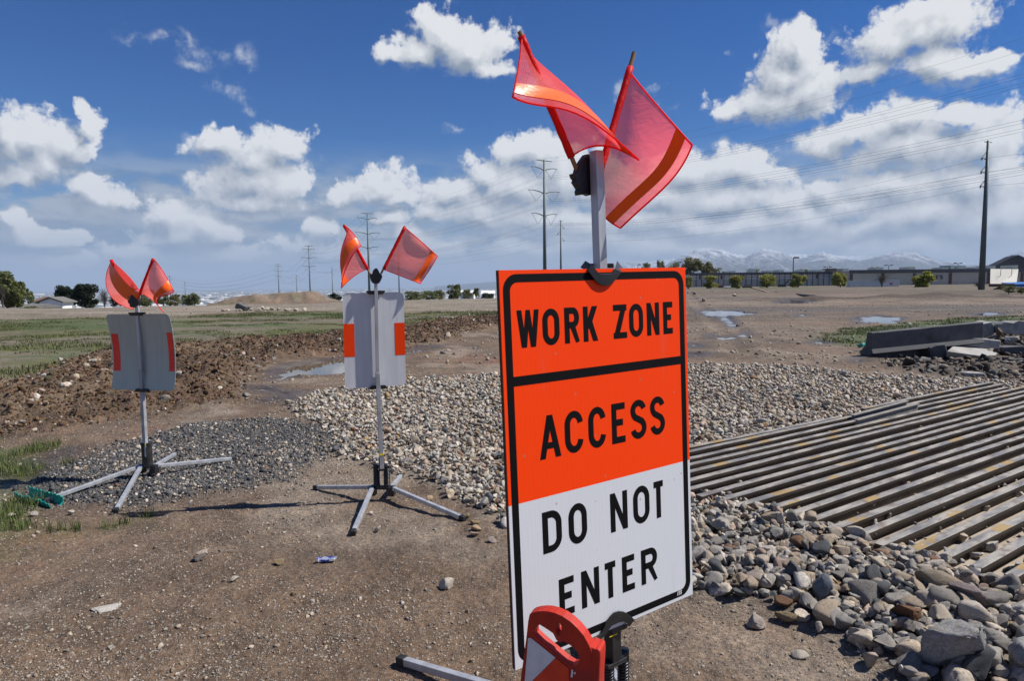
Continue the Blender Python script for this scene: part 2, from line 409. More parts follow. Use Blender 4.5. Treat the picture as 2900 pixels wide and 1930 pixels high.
def ground_z(x, y, q=None):
    if q is None: q = zones(x, y)
    r = np.hypot(x, y); az = np.arctan2(x, y)
    flat = sstep(0, 3, r)
    z = 0.05 * fbm(x * 0.35, y * 0.35, 4, 21) * flat + 0.022 * fbm(x * 2.2, y * 2.2, 4, 31)
    z += 0.022 * fbm(x * 9, y * 9, 3, 41) * sstep(40, 10, r) + 0.012 * fbm(x * 24, y * 24, 2, 43) * sstep(9, 4, r)
    z += 0.10 * fbm(x * 0.45, y * 0.9, 4, 45) * sstep(14, 30, r) * sstep(120, 60, r)
    z += 0.25 * fbm(x * 0.05, y * 0.05, 3, 25) * sstep(25, 70, r)
    clod = fbm(x * 2.6, y * 2.6, 4, 51); big = fbm(x * 0.7, y * 0.7, 3, 55)
    z += q['berm'] * (0.17 + 0.38 * big + 0.30 * clod + 0.16 * fbm(x * 7, y * 7, 3, 57))
    sr, qr = x * RD[0] + y * RD[1], x * RQ[0] + y * RQ[1]
    z += q['apron'] * (0.035 + 0.05 * fbm(x * 0.9, y * 0.9, 3, 61) + 0.060 * sstep(3.1, 4.25, sr) * sstep(4.75, 4.5, sr) * sstep(-4.0, -3.4, qr))
    z += q['mill'] * (0.03 + 0.16 * np.clip(fbm(x * 0.55, y * 0.55, 3, 71) + 0.1, 0, 1))
    z += q['rub'] * (-0.03 + 0.30 * fbm(x * 0.8, y * 0.8, 4, 81))
    z += q['mead'] * 0.10 * fbm(x * 0.9, y * 0.9, 4, 91)
    z -= 0.06 * np.exp(-(q['track'] / 0.28) ** 2) * sstep(6, 12, r) ; z += 0.05 * np.exp(-((q['track'] - 0.6) / 0.25) ** 2) * sstep(6, 12, r)
    # spoil heap at the edge of the bench
    hx, hy = (x - HILL[0] - .8) / 8.6, (y - HILL[1]) / 6.5; hd = np.hypot(hx, hy)
    z += 1.45 * sstep(1.3, 0.5, hd + 0.7 * fbm(x * 0.22, y * 0.22, 4, 95)) * (1 + 0.5 * fbm(x * .5, y * .5, 3, 96))
    # low spoil ridges far right
    rr = (y - (62 - 0.10 * (x - 40)) ) / 3.0
    z += 0.75 * np.exp(-rr * rr) * sstep(14, 34, x) * (0.7 + fbm(x * 0.25, y * 0.25, 3, 97))
    r2 = (y - 92) / 6.0
    z += 0.55 * np.exp(-r2 * r2) * sstep(20, 32, x) * (0.8 + 0.7 * fbm(x * 0.12, y * 0.12, 3, 98))
    z += 0.20 * sstep(45, 85, y) * sstep(8, 20, x) * sstep(60, 20, x)
    # pools sit in hollows
    inp = sstep(0.05, -0.28, q['pool'] / np.maximum(1, r * 0.03))
    z = z * (1 - inp) + inp * (-0.10)
    rim = sstep(0.9, 0.0, q['pool'] / np.maximum(1, r * 0.03)) * (1 - inp)
    z = z * (1 - 0.7 * rim) + 0.7 * rim * np.maximum(-0.01, np.minimum(z, 0.02))
    # beyond the bench the ground falls to the valley
    edge = 74 + 16 * sstep(-0.35, 0.0, az) + 420 * sstep(0.10, 0.24, az) + 25 * sstep(-0.55, -0.75, az)
    out = np.clip(r - edge, 0, None)
    z = z * sstep(1500, 300, r) - np.where(out < 500, out * 0.075 * sstep(0, 40, out), 37.5)
    z -= 118 * sstep(400, 5200, out)
    z += 9 * fbm(x * 0.0013, y * 0.0013, 3, 99) * sstep(900, 4000, out)
    return z
def gz(x, y): return float(ground_z(np.array([float(x)]), np.array([float(y)]))[0])

# ---------------------------------------------------------------- ground sheet
def make_ground():
    a1 = np.linspace(R(-52), R(52), 1001)
    a2 = np.linspace(R(52), R(308), 130)[1:-1]
    A = np.concatenate([a1, a2])
    rad = [0.0]
    rs = np.concatenate([[0.35], np.geomspace(0.9, 22, 560), np.geomspace(22.2, 130, 260), np.geomspace(133, 60000, 110)])
    NA, NR = len(A), len(rs)
    x = np.outer(rs, np.sin(A)).ravel(); y = np.outer(rs, np.cos(A)).ravel()
    q = zones(x, y); z = ground_z(x, y, q)
    V = np.stack([x, y, z], 1)
    i = np.arange(NR - 1)[:, None] * NA; j = np.arange(NA)[None, :]; jn = (j + 1) % NA
    Fq = np.stack([i + j, i + jn, i + NA + jn, i + NA + j], -1).reshape(-1, 4)[:, ::-1]
    # colours: the earth itself, with shade painted into the front apron
    r = np.hypot(x, y)
    def C(*c): return np.array(c, float)[None, :]
    n1 = fbm(x * 0.8, y * 0.8, 5, 101)[:, None]; n2 = fbm(x * 0.2, y * 0.2, 4, 105)[:, None]; n3 = fbm(x * 3.1, y * 3.1, 4, 109)[:, None]; n4 = fbm(x * 0.03, y * 0.03, 4, 113)[:, None]
    col = C(0.152, 0.100, 0.064) * (1 + 0.7 * n1 + 0.6 * n2 + 0.35 * n3)
    def mixin(c, m, f=1.0):
        nonlocal col
        m = np.asarray(m); m = (m[:, None] if m.ndim == 1 else m) * f; col = col * (1 - m) + c * m
    mixin(C(0.175, 0.080, 0.045), sstep(0.03, 0.18, n1 * 0.7 + n2 * 0.7), 0.7)          # red clay
    mixin(C(0.26, 0.21, 0.16), sstep(0.02, 0.18, fbm(x * 0.6 + 40, y * 0.6, 5, 117)), 0.65)   # fine pale gravel
    mixin(C(0.10, 0.078, 0.060), sstep(0.08, 0.25, fbm(x * 0.33 + 9, y * 0.33, 4, 119)), 0.5)    # damp
    farR = sstep(12, 30, y) * sstep(-0.02, 0.06, np.arctan2(x, y))
    mixin(C(0.140, 0.102, 0.073) * (1 + 0.8 * n4 + 0.7 * n2 + 0.7 * n1), farR, 0.8)
    st = fbm(x * 0.05 + y * 0.02, y * 0.16, 5, 121)[:, None]
    mixin(C(0.066, 0.064, 0.066), sstep(0.04, 0.15, st) * farR[:, None] * sstep(28, 50, y)[:, None], 0.85)
    mixin(C(0.23, 0.19, 0.15), sstep(0.05, 0.3, -st) * farR[:, None], 0.45)
    s2 = fbm(x * 0.22, y * 0.75, 5, 123)[:, None]; mixin(C(0.085, 0.062, 0.045), sstep(0.05, 0.2, s2) * farR[:, None], 0.6); mixin(C(0.22, 0.185, 0.15), sstep(0.06, 0.25, -s2) * farR[:, None], 0.5)
    g_ = fbm(x * 0.7 + 3, y * 0.7, 5, 125)[:, None]
    mead = C(0.092, 0.098, 0.030) * (1 + 1.1 * g_)
    mixin(mead, q['mead'])
    mixin(C(0.145, 0.122, 0.085) * (1 + 0.6 * n1), q['mead'][:, None] * sstep(-0.06, 0.10, fbm(x * 0.22, y * 0.5, 5, 127)[:, None]), 0.9)
    mixin(C(0.045, 0.085, 0.016), q['mead'][:, None] * sstep(0.05, 0.16, fbm(x * 0.16 + 7, y * 0.3, 4, 129)[:, None]), 0.85)
    mixin(C(0.225, 0.188, 0.145) * (1 + 0.7 * n2 + 0.5 * n1), q['strip'])
    mixin(C(0.10, 0.10, 0.04), q['strip'][:, None] * sstep(0.08, 0.2, fbm(x * 0.3, y * 0.8, 4, 128)[:, None]), 0.7)
    mixin(C(0.105, 0.062, 0.035) * (1 + 1.1 * n3 + 0.6 * n1), q['berm'])
    mixin(C(0.15, 0.105, 0.065), q['berm'][:, None] * sstep(0.05, 0.2, n2), 0.7)
    mixin(C(0.080, 0.076, 0.073) * (1 + 0.5 * n3), q['mill'])
    mixin(C(0.225, 0.185, 0.145) * (1 + 0.4 * n3), q['apron'])
    mixin(C(0.10, 0.082, 0.066), (q['apron'] * sstep(7.0, 3.5, r) * sstep(0.2, 1.2, x))[:, None], 0.9)  # darker ground stands for the shade in gaps between the front stones
    mixin(C(0.060, 0.085, 0.018) * (1 + 0.8 * n1), q['green'], 0.75)
    mixin(C(0.050, 0.085, 0.016) * (1 + 0.8 * n1), q['rgrass'], 0.9)
    mixin(C(0.085, 0.066, 0.052), q['rub'], 0.85)
    hd = np.hypot((x - HILL[0]) / 8.0, (y - HILL[1]) / 6.5)
    mixin(C(0.20, 0.145, 0.10) * (1 + 0.6 * n2 + 0.5 * n1), sstep(1.3, 0.9, hd))
    mixin(C(0.07, 0.09, 0.025), (sstep(1.2, 0.9, hd) * sstep(0.1, 0.2, fbm(x * 0.6, y * 0.6, 3, 133)))[:, None], 0.7)
    rr = np.abs(y - (62 - 0.10 * (x - 40))) / 3.0
    mixin(C(0.050, 0.033, 0.024), sstep(1.2, 0.5, rr + 0.8 * n2[:, 0]) * sstep(14, 30, x), 0.9)
    mixin(C(0.10, 0.068, 0.046), sstep(1.3, 0.6, np.abs(y - 92) / 6) * sstep(20, 32, x), 0.8)
    mixin(C(0.13, 0.12, 0.075), sstep(100, 130, r) * sstep(2500, 1200, r), 0.9)
    mixin(C(0.115, 0.086, 0.062) * (1 + 0.7 * n4 + 0.6 * n2), sstep(95, 105, r) * sstep(600, 400, r) * sstep(0.05, 0.2, np.arctan2(x, y)) * sstep(1.4, 1.2, np.arctan2(x, y)), 1.0)
    mixin(C(0.055, 0.075, 0.018), (sstep(120, 160, r) * sstep(420, 380, r) * sstep(0.1, 0.2, np.arctan2(x, y)))[:, None] * sstep(0.05, 0.16, fbm(x * 0.03, y * 0.06, 4, 141)[:, None]), 0.8)
    mixin(C(0.12, 0.13, 0.10) * (1 + 0.8 * n4), sstep(1500, 4000, r))
    wet = sstep(0.55, 0.0, q['pool'] / np.maximum(1, r * 0.03))[:, None]
    mixin(col * 0.55, wet)
    col = np.clip(col, 0.012, 0.7)
    me = fast_mesh('ground', V, Fq, col)
    wa = me.attributes.new('wet', 'FLOAT', 'POINT'); wa.data.foreach_set('value', wet.ravel().astype(np.float32))
    m, T, b = new_mat('earth')
    at = T.n.new('ShaderNodeAttribute'); at.attribute_name = 'Col'
    aw = T.n.new('ShaderNodeAttribute'); aw.attribute_name = 'wet'
    pos = T.n.new('ShaderNodeNewGeometry').outputs['Position']
    gr = T.math('MULTIPLY', T.mapr(T.noise(pos, 34, 7, 0.72), 0.28, 0.72, 0.45, 1.5), T.mapr(T.noise(pos, 3.1, 5, 0.65), 0.3, 0.7, 0.72, 1.25))
    sc = T.n.new('ShaderNodeVectorMath'); sc.operation = 'SCALE'; T.l.new(at.outputs['Color'], sc.inputs[0]); T.l.new(gr, sc.inputs['Scale'])
    base = sc.outputs[0]
    # grit: small pale and dark grains lying in the earth
    vd = T.voro(pos, 95, 0, dim='3D'); vc = T.voro(pos, 95, 0, dim='3D', out='Color')
    sep = T.n.new('ShaderNodeSeparateColor'); T.l.new(vc, sep.inputs[0])
    grain = T.math('MULTIPLY', T.mapr(vd, 0.45, 0.30), T.math('GREATER_THAN', sep.outputs[0], 0.62))
    gcol = T.mix(sep.outputs[1], (0.06, 0.055, 0.05), (0.44, 0.385, 0.32))
    base = T.mix(T.math('MULTIPLY', grain, 0.9), base, gcol)
    vd2 = T.voro(pos, 38, 0, dim='3D'); vc2 = T.voro(pos, 38, 0, dim='3D', out='Color')
    sep2 = T.n.new('ShaderNodeSeparateColor'); T.l.new(vc2, sep2.inputs[0])
    gr2 = T.math('MULTIPLY', T.mapr(vd2, 0.42, 0.32), T.math('GREATER_THAN', sep2.outputs[0], 0.80))
    base = T.mix(T.math('MULTIPLY', gr2, 0.8), base, T.mix(sep2.outputs[1], (0.10, 0.09, 0.085), (0.38, 0.33, 0.27)))
    T.l.new(base, b.inputs['Base Color'])
    T.l.new(T.mapr(aw.outputs['Fac'], 0.2, 1.0, 0.93, 0.38), b.inputs['Roughness']); b.inputs['Specular IOR Level'].default_value = 0.35
    h = T.math('ADD', T.math('MULTIPLY', T.noise(pos, 60, 6, 0.7), 0.5), T.math('MULTIPLY', grain, 0.35))
    h = T.math('ADD', h, T.math('MULTIPLY', gr2, 0.6)); h = T.math('ADD', h, T.math('MULTIPLY', T.noise(pos, 9, 6, 0.65), 1.1))
    bp = T.n.new('ShaderNodeBump'); bp.inputs['Strength'].default_value = 0.9; bp.inputs['Distance'].default_value = 0.026
    T.l.new(h, bp.inputs['Height']); T.l.new(bp.outputs[0], b.inputs['Normal'])
    return link('ground', me, m, kind='structure', smooth=True)
make_ground()

# standing water: level sheets that fill the hollows
m_water, T, b = new_mat('muddy_water')
b.inputs['Base Color'].default_value = (0.10, 0.085, 0.062, 1); b.inputs['Roughness'].default_value = 0.03
b.inputs['IOR'].default_value = 1.33; b.inputs['Specular IOR Level'].default_value = 0.9
pos = T.n.new('ShaderNodeNewGeometry').outputs['Position']
bp = T.n.new('ShaderNodeBump'); bp.inputs['Strength'].default_value = 0.05; bp.inputs['Distance'].default_value = 0.02
T.l.new(T.noise(pos, 3.0, 3, 0.5), bp.inputs['Height']); T.l.new(bp.outputs[0], b.inputs['Normal'])
for P in POOLS:
    c = P.mean(0); d = P - c; rr = np.linalg.norm(d, axis=1, keepdims=True); grow = 1 + np.minimum(0.9, 0.35 + rr * 0.05) / np.maximum(rr, 0.2)
    Q = c + d * grow
    zc = -0.035
    MBq = MB(); MBq.b.faces.new([MBq.b.verts.new((p[0], p[1], zc)) for p in Q]); MBq.build('puddle', m_water, kind='structure')
# ---------------------------------------------------------------- sign materials
def sheeting(name, c, glow=0.0):
    m, T, b = new_mat(name)
    v = T.n.new('ShaderNodeTexCoord').outputs['Object']
    cell = T.voro(v, 90, 0, dim='3D', feat='DISTANCE_TO_EDGE', rnd=0.15)
    n = T.noise(v, 5, 4, 0.6)
    lo = tuple(q * 0.90 for q in c)
    T.l.new(T.mix(T.math('ADD', T.math('MULTIPLY', T.mapr(cell, 0.0, 0.10), 0.7), T.math('MULTIPLY', n, 0.3)), lo, c), b.inputs['Base Color'])
    sp = T.voro(v, 26, 0, dim='3D'); sc_ = T.n.new('ShaderNodeSeparateColor'); T.l.new(T.voro(v, 26, 0, dim='3D', out='Color'), sc_.inputs[0])
    fleck = T.math('MULTIPLY', T.mapr(sp, .16, .06), T.math('GREATER_THAN', sc_.outputs[0], .90))
    smear = T.mapr(T.noise(T.vec('MULTIPLY', v, (9, 9, 1.2)), 1.6, 6, 0.7), .58, .85, 0.0, .22)
    src_ = b.inputs['Base Color'].links[0].from_socket
    T.l.new(T.mix(T.math('ADD', T.math('MULTIPLY', fleck, .7), smear, clamp=True), src_, (.26, .20, .15)), b.inputs['Base Color'])
    b.inputs['Roughness'].default_value = 0.42; b.inputs['Specular IOR Level'].default_value = 0.18
    b.inputs['Coat Weight'].default_value = 0.0; b.inputs['Coat Roughness'].default_value = 0.12
    return m
m_orange = sheeting('orange_sheeting', (1.0, 0.058, 0.003))
m_white = sheeting('white_sheeting', (0.66, 0.69, 0.72))
m_black = pbr('black_ink', (0.004, 0.004, 0.005), rough=0.6, spec=0.12)
m_ply = pbr('plywood_edge', (0.10, 0.055, 0.022), (0.035, 0.02, 0.01), 40, 0.8, stretch=(1, 1, 30))
m_alu = pbr('aluminium', (0.40, 0.41, 0.43), (0.52, 0.53, 0.55), 14, 0.42, 0.45, bump=0.04, stretch=(1, 1, 0.2))
m_aluw = pbr('weathered_aluminium', (0.32, 0.33, 0.35), (0.45, 0.46, 0.48), 10, 0.5, 0.35, bump=0.05)
m_back = pbr('sign_back_aluminium', (0.62, 0.635, 0.65), (0.70, 0.71, 0.72), 3.0, 0.5, 0.05, stretch=(6, 6, 0.6), bump=0.02)
m_back2 = pbr('sign_back_dull', (0.40, 0.44, 0.39), (0.46, 0.49, 0.44), 3.0, 0.36, 0.15, stretch=(6, 6, 0.6))
m_red = pbr('red_film', (0.85, 0.035, 0.012), (0.95, 0.05, 0.016), 5, 0.45)
m_plastic = pbr('black_plastic', (0.010, 0.010, 0.012), (0.02, 0.02, 0.022), 12, 0.38, bump=0.05, spec=0.5)
m_rubber = pbr('black_rubber', (0.012, 0.012, 0.013), (0.022, 0.021, 0.02), 18, 0.55)
m_dowel = pbr('wood_dowel', (0.30, 0.17, 0.075), (0.20, 0.105, 0.045), 22, 0.7, stretch=(1, 1, 0.1))
m_yellow = pbr('yellow_label', (0.75, 0.62, 0.02), rough=0.5)
m_bolt = pbr('zinc', (0.6, 0.6, 0.58), rough=0.35, metal=0.9)

def flag_material(name, c, clear):
    m, T, b = new_mat(name)
    v = T.n.new('ShaderNodeUVMap').outputs[0]
    out = T.n['Material Output']
    b.inputs['Base Color'].default_value = c + (1,); b.inputs['Roughness'].default_value = 0.5; b.inputs['Specular IOR Level'].default_value = 0.3
    bq = T.n.new('ShaderNodeBump'); bq.inputs['Strength'].default_value = 0.55; bq.inputs['Distance'].default_value = 0.012
    ov = T.n.new('ShaderNodeTexCoord').outputs['Object']; T.l.new(T.math('ADD', T.noise(T.vec('MULTIPLY', ov, (1.0, 1.0, 2.2)), 9, 4, 0.6, dist=0.8), T.math('MULTIPLY', T.noise(ov, 60, 3, 0.6), 0.18)), bq.inputs['Height']); T.l.new(bq.outputs[0], b.inputs['Normal'])
    tr = T.n.new('ShaderNodeBsdfTranslucent'); T.l.new(bq.outputs[0], tr.inputs['Normal']); tr.inputs[0].default_value = (c[0], c[1] * 1.1, c[2] * 1.1, 1)
    mx = T.n.new('ShaderNodeMixShader'); mx.inputs[0].default_value = 0.58
    T.l.new(b.outputs[0], mx.inputs[1]); T.l.new(tr.outputs[0], mx.inputs[2])
    if clear:
        tp = T.n.new('ShaderNodeBsdfTransparent'); tp.inputs[0].default_value = (1.0, 0.93, 0.93, 1)
        weave = T.voro(T.vec('MULTIPLY', v, (95, 95, 1)), 1.0, 0, dim='2D', rnd=0.1)
        m2 = T.n.new('ShaderNodeMixShader')
        T.l.new(T.mapr(weave, 0.30, 0.52, min(1, clear + 0.2), max(0, clear - 0.16)), m2.inputs[0])
        T.l.new(mx.outputs[0], m2.inputs[1]); T.l.new(tp.outputs[0], m2.inputs[2]); T.l.new(m2.outputs[0], out.inputs[0])
    else:
        T.l.new(mx.outputs[0], out.inputs[0])
    return m
m_mesh = flag_material('coral_mesh', (1.0, 0.115, 0.125), 0.19)
m_vinyl = flag_material('coral_vinyl', (1.0, 0.19, 0.16), 0.06)
m_hem = flag_material('coral_hem', (0.95, 0.028, 0.028), 0)
m_tape, T, b = new_mat('orange_reflective_tape')
b.inputs['Base Color'].default_value = (1.0, 0.13, 0.012, 1); b.inputs['Roughness'].default_value = 0.34
b.inputs['Coat Weight'].default_value = 0.12; b.inputs['Coat Roughness'].default_value = 0.10; b.inputs['Specular IOR Level'].default_value = 0.25
v = T.n.new('ShaderNodeTexCoord').outputs['Object']
bp = T.n.new('ShaderNodeBump'); bp.inputs['Strength'].default_value = 0.5; bp.inputs['Distance'].default_value = 0.004
T.l.new(T.noise(v, 42, 4, 0.6), bp.inputs['Height']); T.l.new(bp.outputs[0], b.inputs['Normal'])

# ---------------------------------------------------------------- flags
def lag(ts, vals, t):
    s = 0
    for i, a in enumerate(ts):
        w = 1.0
        for j, c in enumerate(ts):
            if i != j: w *= (t - c) / (a - c)
        s = s + w * np.asarray(vals[i], float)
    return s
def make_flag(parent, staff, sleeve, rows, to3, mat, tape_t, w_stick, sc, ripple=0.0, seed=0):
    """staff: (x, y, d) lower and upper end; sleeve: same; rows: per row [near, middle, free] points from the top down.
    to3 turns (x, y, d) into a point d metres behind the plane of the sign."""
    fl = bpy.data.objects.new('flag', None); COL.objects.link(fl); fl.parent = parent
    a, c = to3(*staff[0]), to3(*staff[1])
    k = MB(); k.tube([a, c], w_stick, 10); k.build('staff', m_dowel, fl, smooth=False)
    s0, s1 = to3(*sleeve[0]), to3(*sleeve[1]); k = MB(); n = 14; rn = np.random.default_rng(seed)
    k.tube([s0 + (s1 - s0) * i / n for i in range(n + 1)], [w_stick * (1.5 + 0.28 * rn.random()) for i in range(n + 1)], 12)
    k.build('sleeve', m_hem, fl, smooth=True)
    NR, NC = 27, 28; ns = len(rows); ss = [i / (ns - 1) for i in range(ns)]
    P3 = [[to3(*p) for p in r] for r in rows]
    nrm = np.cross(P3[0][2] - P3[0][0], P3[-1][0] - P3[0][0]); nrm /= np.linalg.norm(nrm)
    grid = np.zeros((NR, NC, 3))
    for i in range(NR):
        s = i / (NR - 1); row = [lag(ss, [P3[q][c] for q in range(ns)], s) for c in range(3)]
        for j in range(NC):
            t = j / (NC - 1); grid[i, j] = lag([0, .5, 1], row, t)
            if ripple: grid[i, j] += nrm * ripple * t * math.sin(s * 7 + t * 4 + seed)
    def sub(j0, j1, i0=0, i1=NR - 1):
        g = grid[i0:i1 + 1, j0:j1 + 1]; h, w = g.shape[:2]; V = g.reshape(-1, 3)
        idx = np.arange(h * w).reshape(h, w)
        Fq = np.stack([idx[:-1, :-1], idx[:-1, 1:], idx[1:, 1:], idx[1:, :-1]], -1).reshape(-1, 4)
        return V, Fq, h, w
    V, Fq, h, w = sub(0, NC - 1); me = fast_mesh('cloth', V, Fq)
    uvl = me.uv_layers.new(name='UVMap'); li = np.array([l.vertex_index for l in me.loops])
    uvl.data.foreach_set('uv', np.stack([(li % w) / (w - 1), (li // w) / (h - 1)], 1).astype(np.float32).ravel())
    o = link('cloth', me, mat, fl, smooth=True)
    # tape band lies on both faces of the cloth
    j0, j1 = int(tape_t[0] * (NC - 1)), int(tape_t[1] * (NC - 1)); V, Fq, h, w = sub(j0, j1)
    g = V.reshape(h, w, 3); du = np.gradient(g, axis=1); dv = np.gradient(g, axis=0); nn = np.cross(du, dv); nn /= np.linalg.norm(nn, axis=2, keepdims=True) + 1e-9
    off = 0.0022 * sc; VV = np.concatenate([(g + nn * off).reshape(-1, 3), (g - nn * off).reshape(-1, 3)]); FF = np.concatenate([Fq, Fq[:, ::-1] + len(V)])
    link('reflective_tape', fast_mesh('reflective_tape', VV, FF), m_tape, fl, smooth=True)
    k = MB(); r = 0.0036 * sc
    for line in (grid[0, :], grid[:, -1], grid[-1, ::-1]):
        k.tube([line[0]] + [p for p in line[1:-1:2]] + [line[-1]], r, 6)
    k.build('hem', m_hem, fl, smooth=True)
    return fl

def make_legs(parent, hubs, tips, w=0.036, mat=None):
    for (h, t) in zip(hubs, tips):
        h, t = np.asarray(h, float), np.asarray(t, float); d = (t - h) / np.linalg.norm(t - h)
        k = MB(); k.bar(h + d * 0.03, t, w); lg = k.build('leg', mat or m_alu, parent, bevel=0.003)
        k = MB(); k.bar(t - d * 0.03, t + d * 0.022, w * 1.22); k.build('foot_cap', m_rubber, lg, bevel=0.006)
        k = MB(); x = np.cross(d, (0, 0, 1)); x /= np.linalg.norm(x); k.tube([h + d * 0.05 - x * w * 0.75, h + d * 0.05 + x * w * 0.75], 0.008, 8); k.build('pivot_bolt', m_bolt, lg)
def make_spring(parent, base, top, r, turns=13):
    k = MB(); base, top = np.asarray(base, float), np.asarray(top, float); n = turns * 14
    d = (top - base) / np.linalg.norm(top - base); x = np.cross(d, (0.3, 0.9, 0.1)); x /= np.linalg.norm(x); y = np.cross(d, x)
    k.tube([base + (top - base) * (i / n) + (r * 0.86) * (math.cos(2 * math.pi * i / 14) * x + math.sin(2 * math.pi * i / 14) * y) for i in range(n + 1)], r * 0.30, 6)
    k.tube([base, top], r * 0.72, 12)
    k.tube([top - d * 0.006, top + d * 0.022], r * 1.12, 14); k.tube([base - d * 0.02, base + d * 0.006], r * 1.12, 14)
    return k.build('spring', m_plastic, parent, smooth=True)

# ================================================================ the big sign in front
def pose(P, W, Hh):
    P = np.array(P, float); src = [(-W / 2, Hh / 2), (W / 2, Hh / 2), (W / 2, -Hh / 2), (-W / 2, -Hh / 2)]; A = []
    for (x, y), (u, v) in zip(src, P):
        u = (u - CX) / FPX; v = -(v - CY) / FPX
        A.append([x, y, 1, 0, 0, 0, -u * x, -u * y, -u]); A.append([0, 0, 0, x, y, 1, -v * x, -v * y, -v])
    Hm = np.linalg.svd(np.array(A))[2][-1].reshape(3, 3)
    Hm /= (np.linalg.norm(Hm[:, 0]) * np.linalg.norm(Hm[:, 1])) ** .5
    if Hm[2, 2] < 0: Hm = -Hm
    r1, r2, t = Hm.T; r1 = r1 / np.linalg.norm(r1); r2 = r2 - r1 * (r1 @ r2); r2 /= np.linalg.norm(r2)
    Rw = np.stack([CR, CU, CF], 1)
    return ORG + Rw @ t, Rw @ r1, Rw @ r2
SW, SH = 0.914, 1.3716
SC, S1, S2 = pose([[1410.4, 766.1], [1939.2, 757.9], [1961.9, 1683.5], [1460, 1900]], SW, SH)
SN = np.cross(S1, S2)
def s3(u, v, off=0.0): return SC + S1 * u + S2 * v + SN * off
def suv(x, y, off=0.0):
    p = onplane(x, y, SC, SN, off) - SC; return float(p @ S1), float(p @ S2)

sign = thing('work_zone_sign', 'tall orange and white sign reading WORK ZONE ACCESS DO NOT ENTER', 'sign', 'portable signs on spring stands', tuple(G(1735, 1930)))
sign.location = (0, 0, 0)
C1 = lambda x, y: (1380 + x / 1.3172, 740 + y / 1.3172)
split = (suv(*C1(72, 918))[1] + suv(*C1(752, 742))[1]) / 2
k = MB(); k.box(s3(0, 0, -0.009), S1 * SW / 2, S2 * SH / 2, SN * 0.008); panel = k.build('panel', m_ply, sign, bevel=0.0015)
k = MB(); k.box(s3(0, (SH / 2 + split) / 2, 0.0), S1 * SW / 2, S2 * (SH / 2 - split) / 2, SN * 0.0016); k.build('orange_face', m_orange, panel)
k = MB(); k.box(s3(0, (-SH / 2 + split) / 2, 0.0), S1 * SW / 2, S2 * (SH / 2 + split) / 2, SN * 0.0016); k.build('white_face', m_white, panel)
# border and divider
def rrect(x0, y0, x1, y1, r, n=8):
    P = []
    for cx, cy, a in ((x1 - r, y1 - r, 0), (x0 + r, y1 - r, 90), (x0 + r, y0 + r, 180), (x1 - r, y0 + r, 270)):
        P += [(cx + r * math.cos(R(a + 90 * i / n)), cy + r * math.sin(R(a + 90 * i / n))) for i in range(n + 1)]
    return P
LIFT = 0.0022
_ou, _in = suv(1425.1, 860)[0], suv(1444.6, 860)[0]; bo, bw, br = _ou + SW / 2, _in - _ou, 0.055; print('border', bo, bw)
k = MB()
A_ = rrect(-SW / 2 + bo, -SH / 2 + bo, SW / 2 - bo, SH / 2 - bo, br); B_ = rrect(-SW / 2 + bo + bw, -SH / 2 + bo + bw, SW / 2 - bo - bw, SH / 2 - bo - bw, br - bw + 0.004)
va = [k.b.verts.new(s3(*p, LIFT)) for p in A_]; vb = [k.b.verts.new(s3(*p, LIFT)) for p in B_]
for i in range(len(va)): k.b.faces.new((va[i], va[(i + 1) % len(va)], vb[(i + 1) % len(va)], vb[i]))
dv = [(suv(*C1(92, 453))[1] + suv(*C1(717, 368))[1]) / 2]
xl = SW / 2 - bo - bw
k.quad(*[s3(*p, LIFT) for p in ((-xl, dv[0] - 0.0165), (xl, dv[0] - 0.0165), (xl, dv[0] + 0.0165), (-xl, dv[0] + 0.0165))])
k.build('border', m_black, panel)

# lettering: strokes of a plain condensed road-sign alphabet; each glyph in a unit box (x 0..1, y 0..1)
def arc(cx, cy, rx, ry, a0, a1, n=14): return [(cx + rx * math.cos(R(a0 + (a1 - a0) * i / n)), cy + ry * math.sin(R(a0 + (a1 - a0) * i / n))) for i in range(n + 1)]
def oval(x0, y0, x1, y1, fx=0.5, a0=90, a1=450):
    """stadium-like bowl: flat sides, elliptical ends"""
    return None
GL = {
 'W': [[(0, 1), (.24, 0), (.5, 1), (.76, 0), (1, 1)]],
 'K': [[(0, 0), (0, 1)], [(1, 1), (0, .38)], [(.30, .56), (1, 0)]],
 'Z': [[(0, 1), (1, 1), (0, 0), (1, 0)]],
 'N': [[(0, 0), (0, 1), (1, 0), (1, 1)]],
 'E': [[(1, 1), (0, 1), (0, 0), (1, 0)], [(0, .52), (.8, .52)]],
 'A': [[(0, 0), (.5, 1), (1, 0)], [(.18, .28), (.82, .28)]],
 'T': [[(0, 1), (1, 1)], [(.5, 1), (.5, 0)]],
 'L': [[(0, 1), (0, 0), (1, 0)]],
 'O': [arc(.5, .70, .5, .30, 0, 180) + arc(.5, .30, .5, .30, 180, 360) + [(1, .70)]],
 'C': [arc(.5, .70, .5, .30, 8, 180) + arc(.5, .30, .5, .30, 180, 352)],
 'D': [[(0, 0), (0, 1), (.42, 1)] + arc(.42, .70, .58, .30, 90, 0)[1:] + arc(.42, .30, .58, .30, 0, -90) + [(0, 0)]],
 'R': [[(0, 0), (0, 1), (.6, 1)] + arc(.6, .755, .4, .245, 90, -90)[1:] + [(0, .51)], [(.52, .51), (1, 0)]],
 'S': [arc(.5, .765, .49, .235, 12, 180, 12) + [(.06, .665), (.20, .575), (.80, .43), (.94, .345)] + arc(.5, .235, .5, .235, 10, -168, 14)],
 "'": [[(.5, 1), (.4, .72)]],
 'I': [[(.5, 0), (.5, 1)]],
}
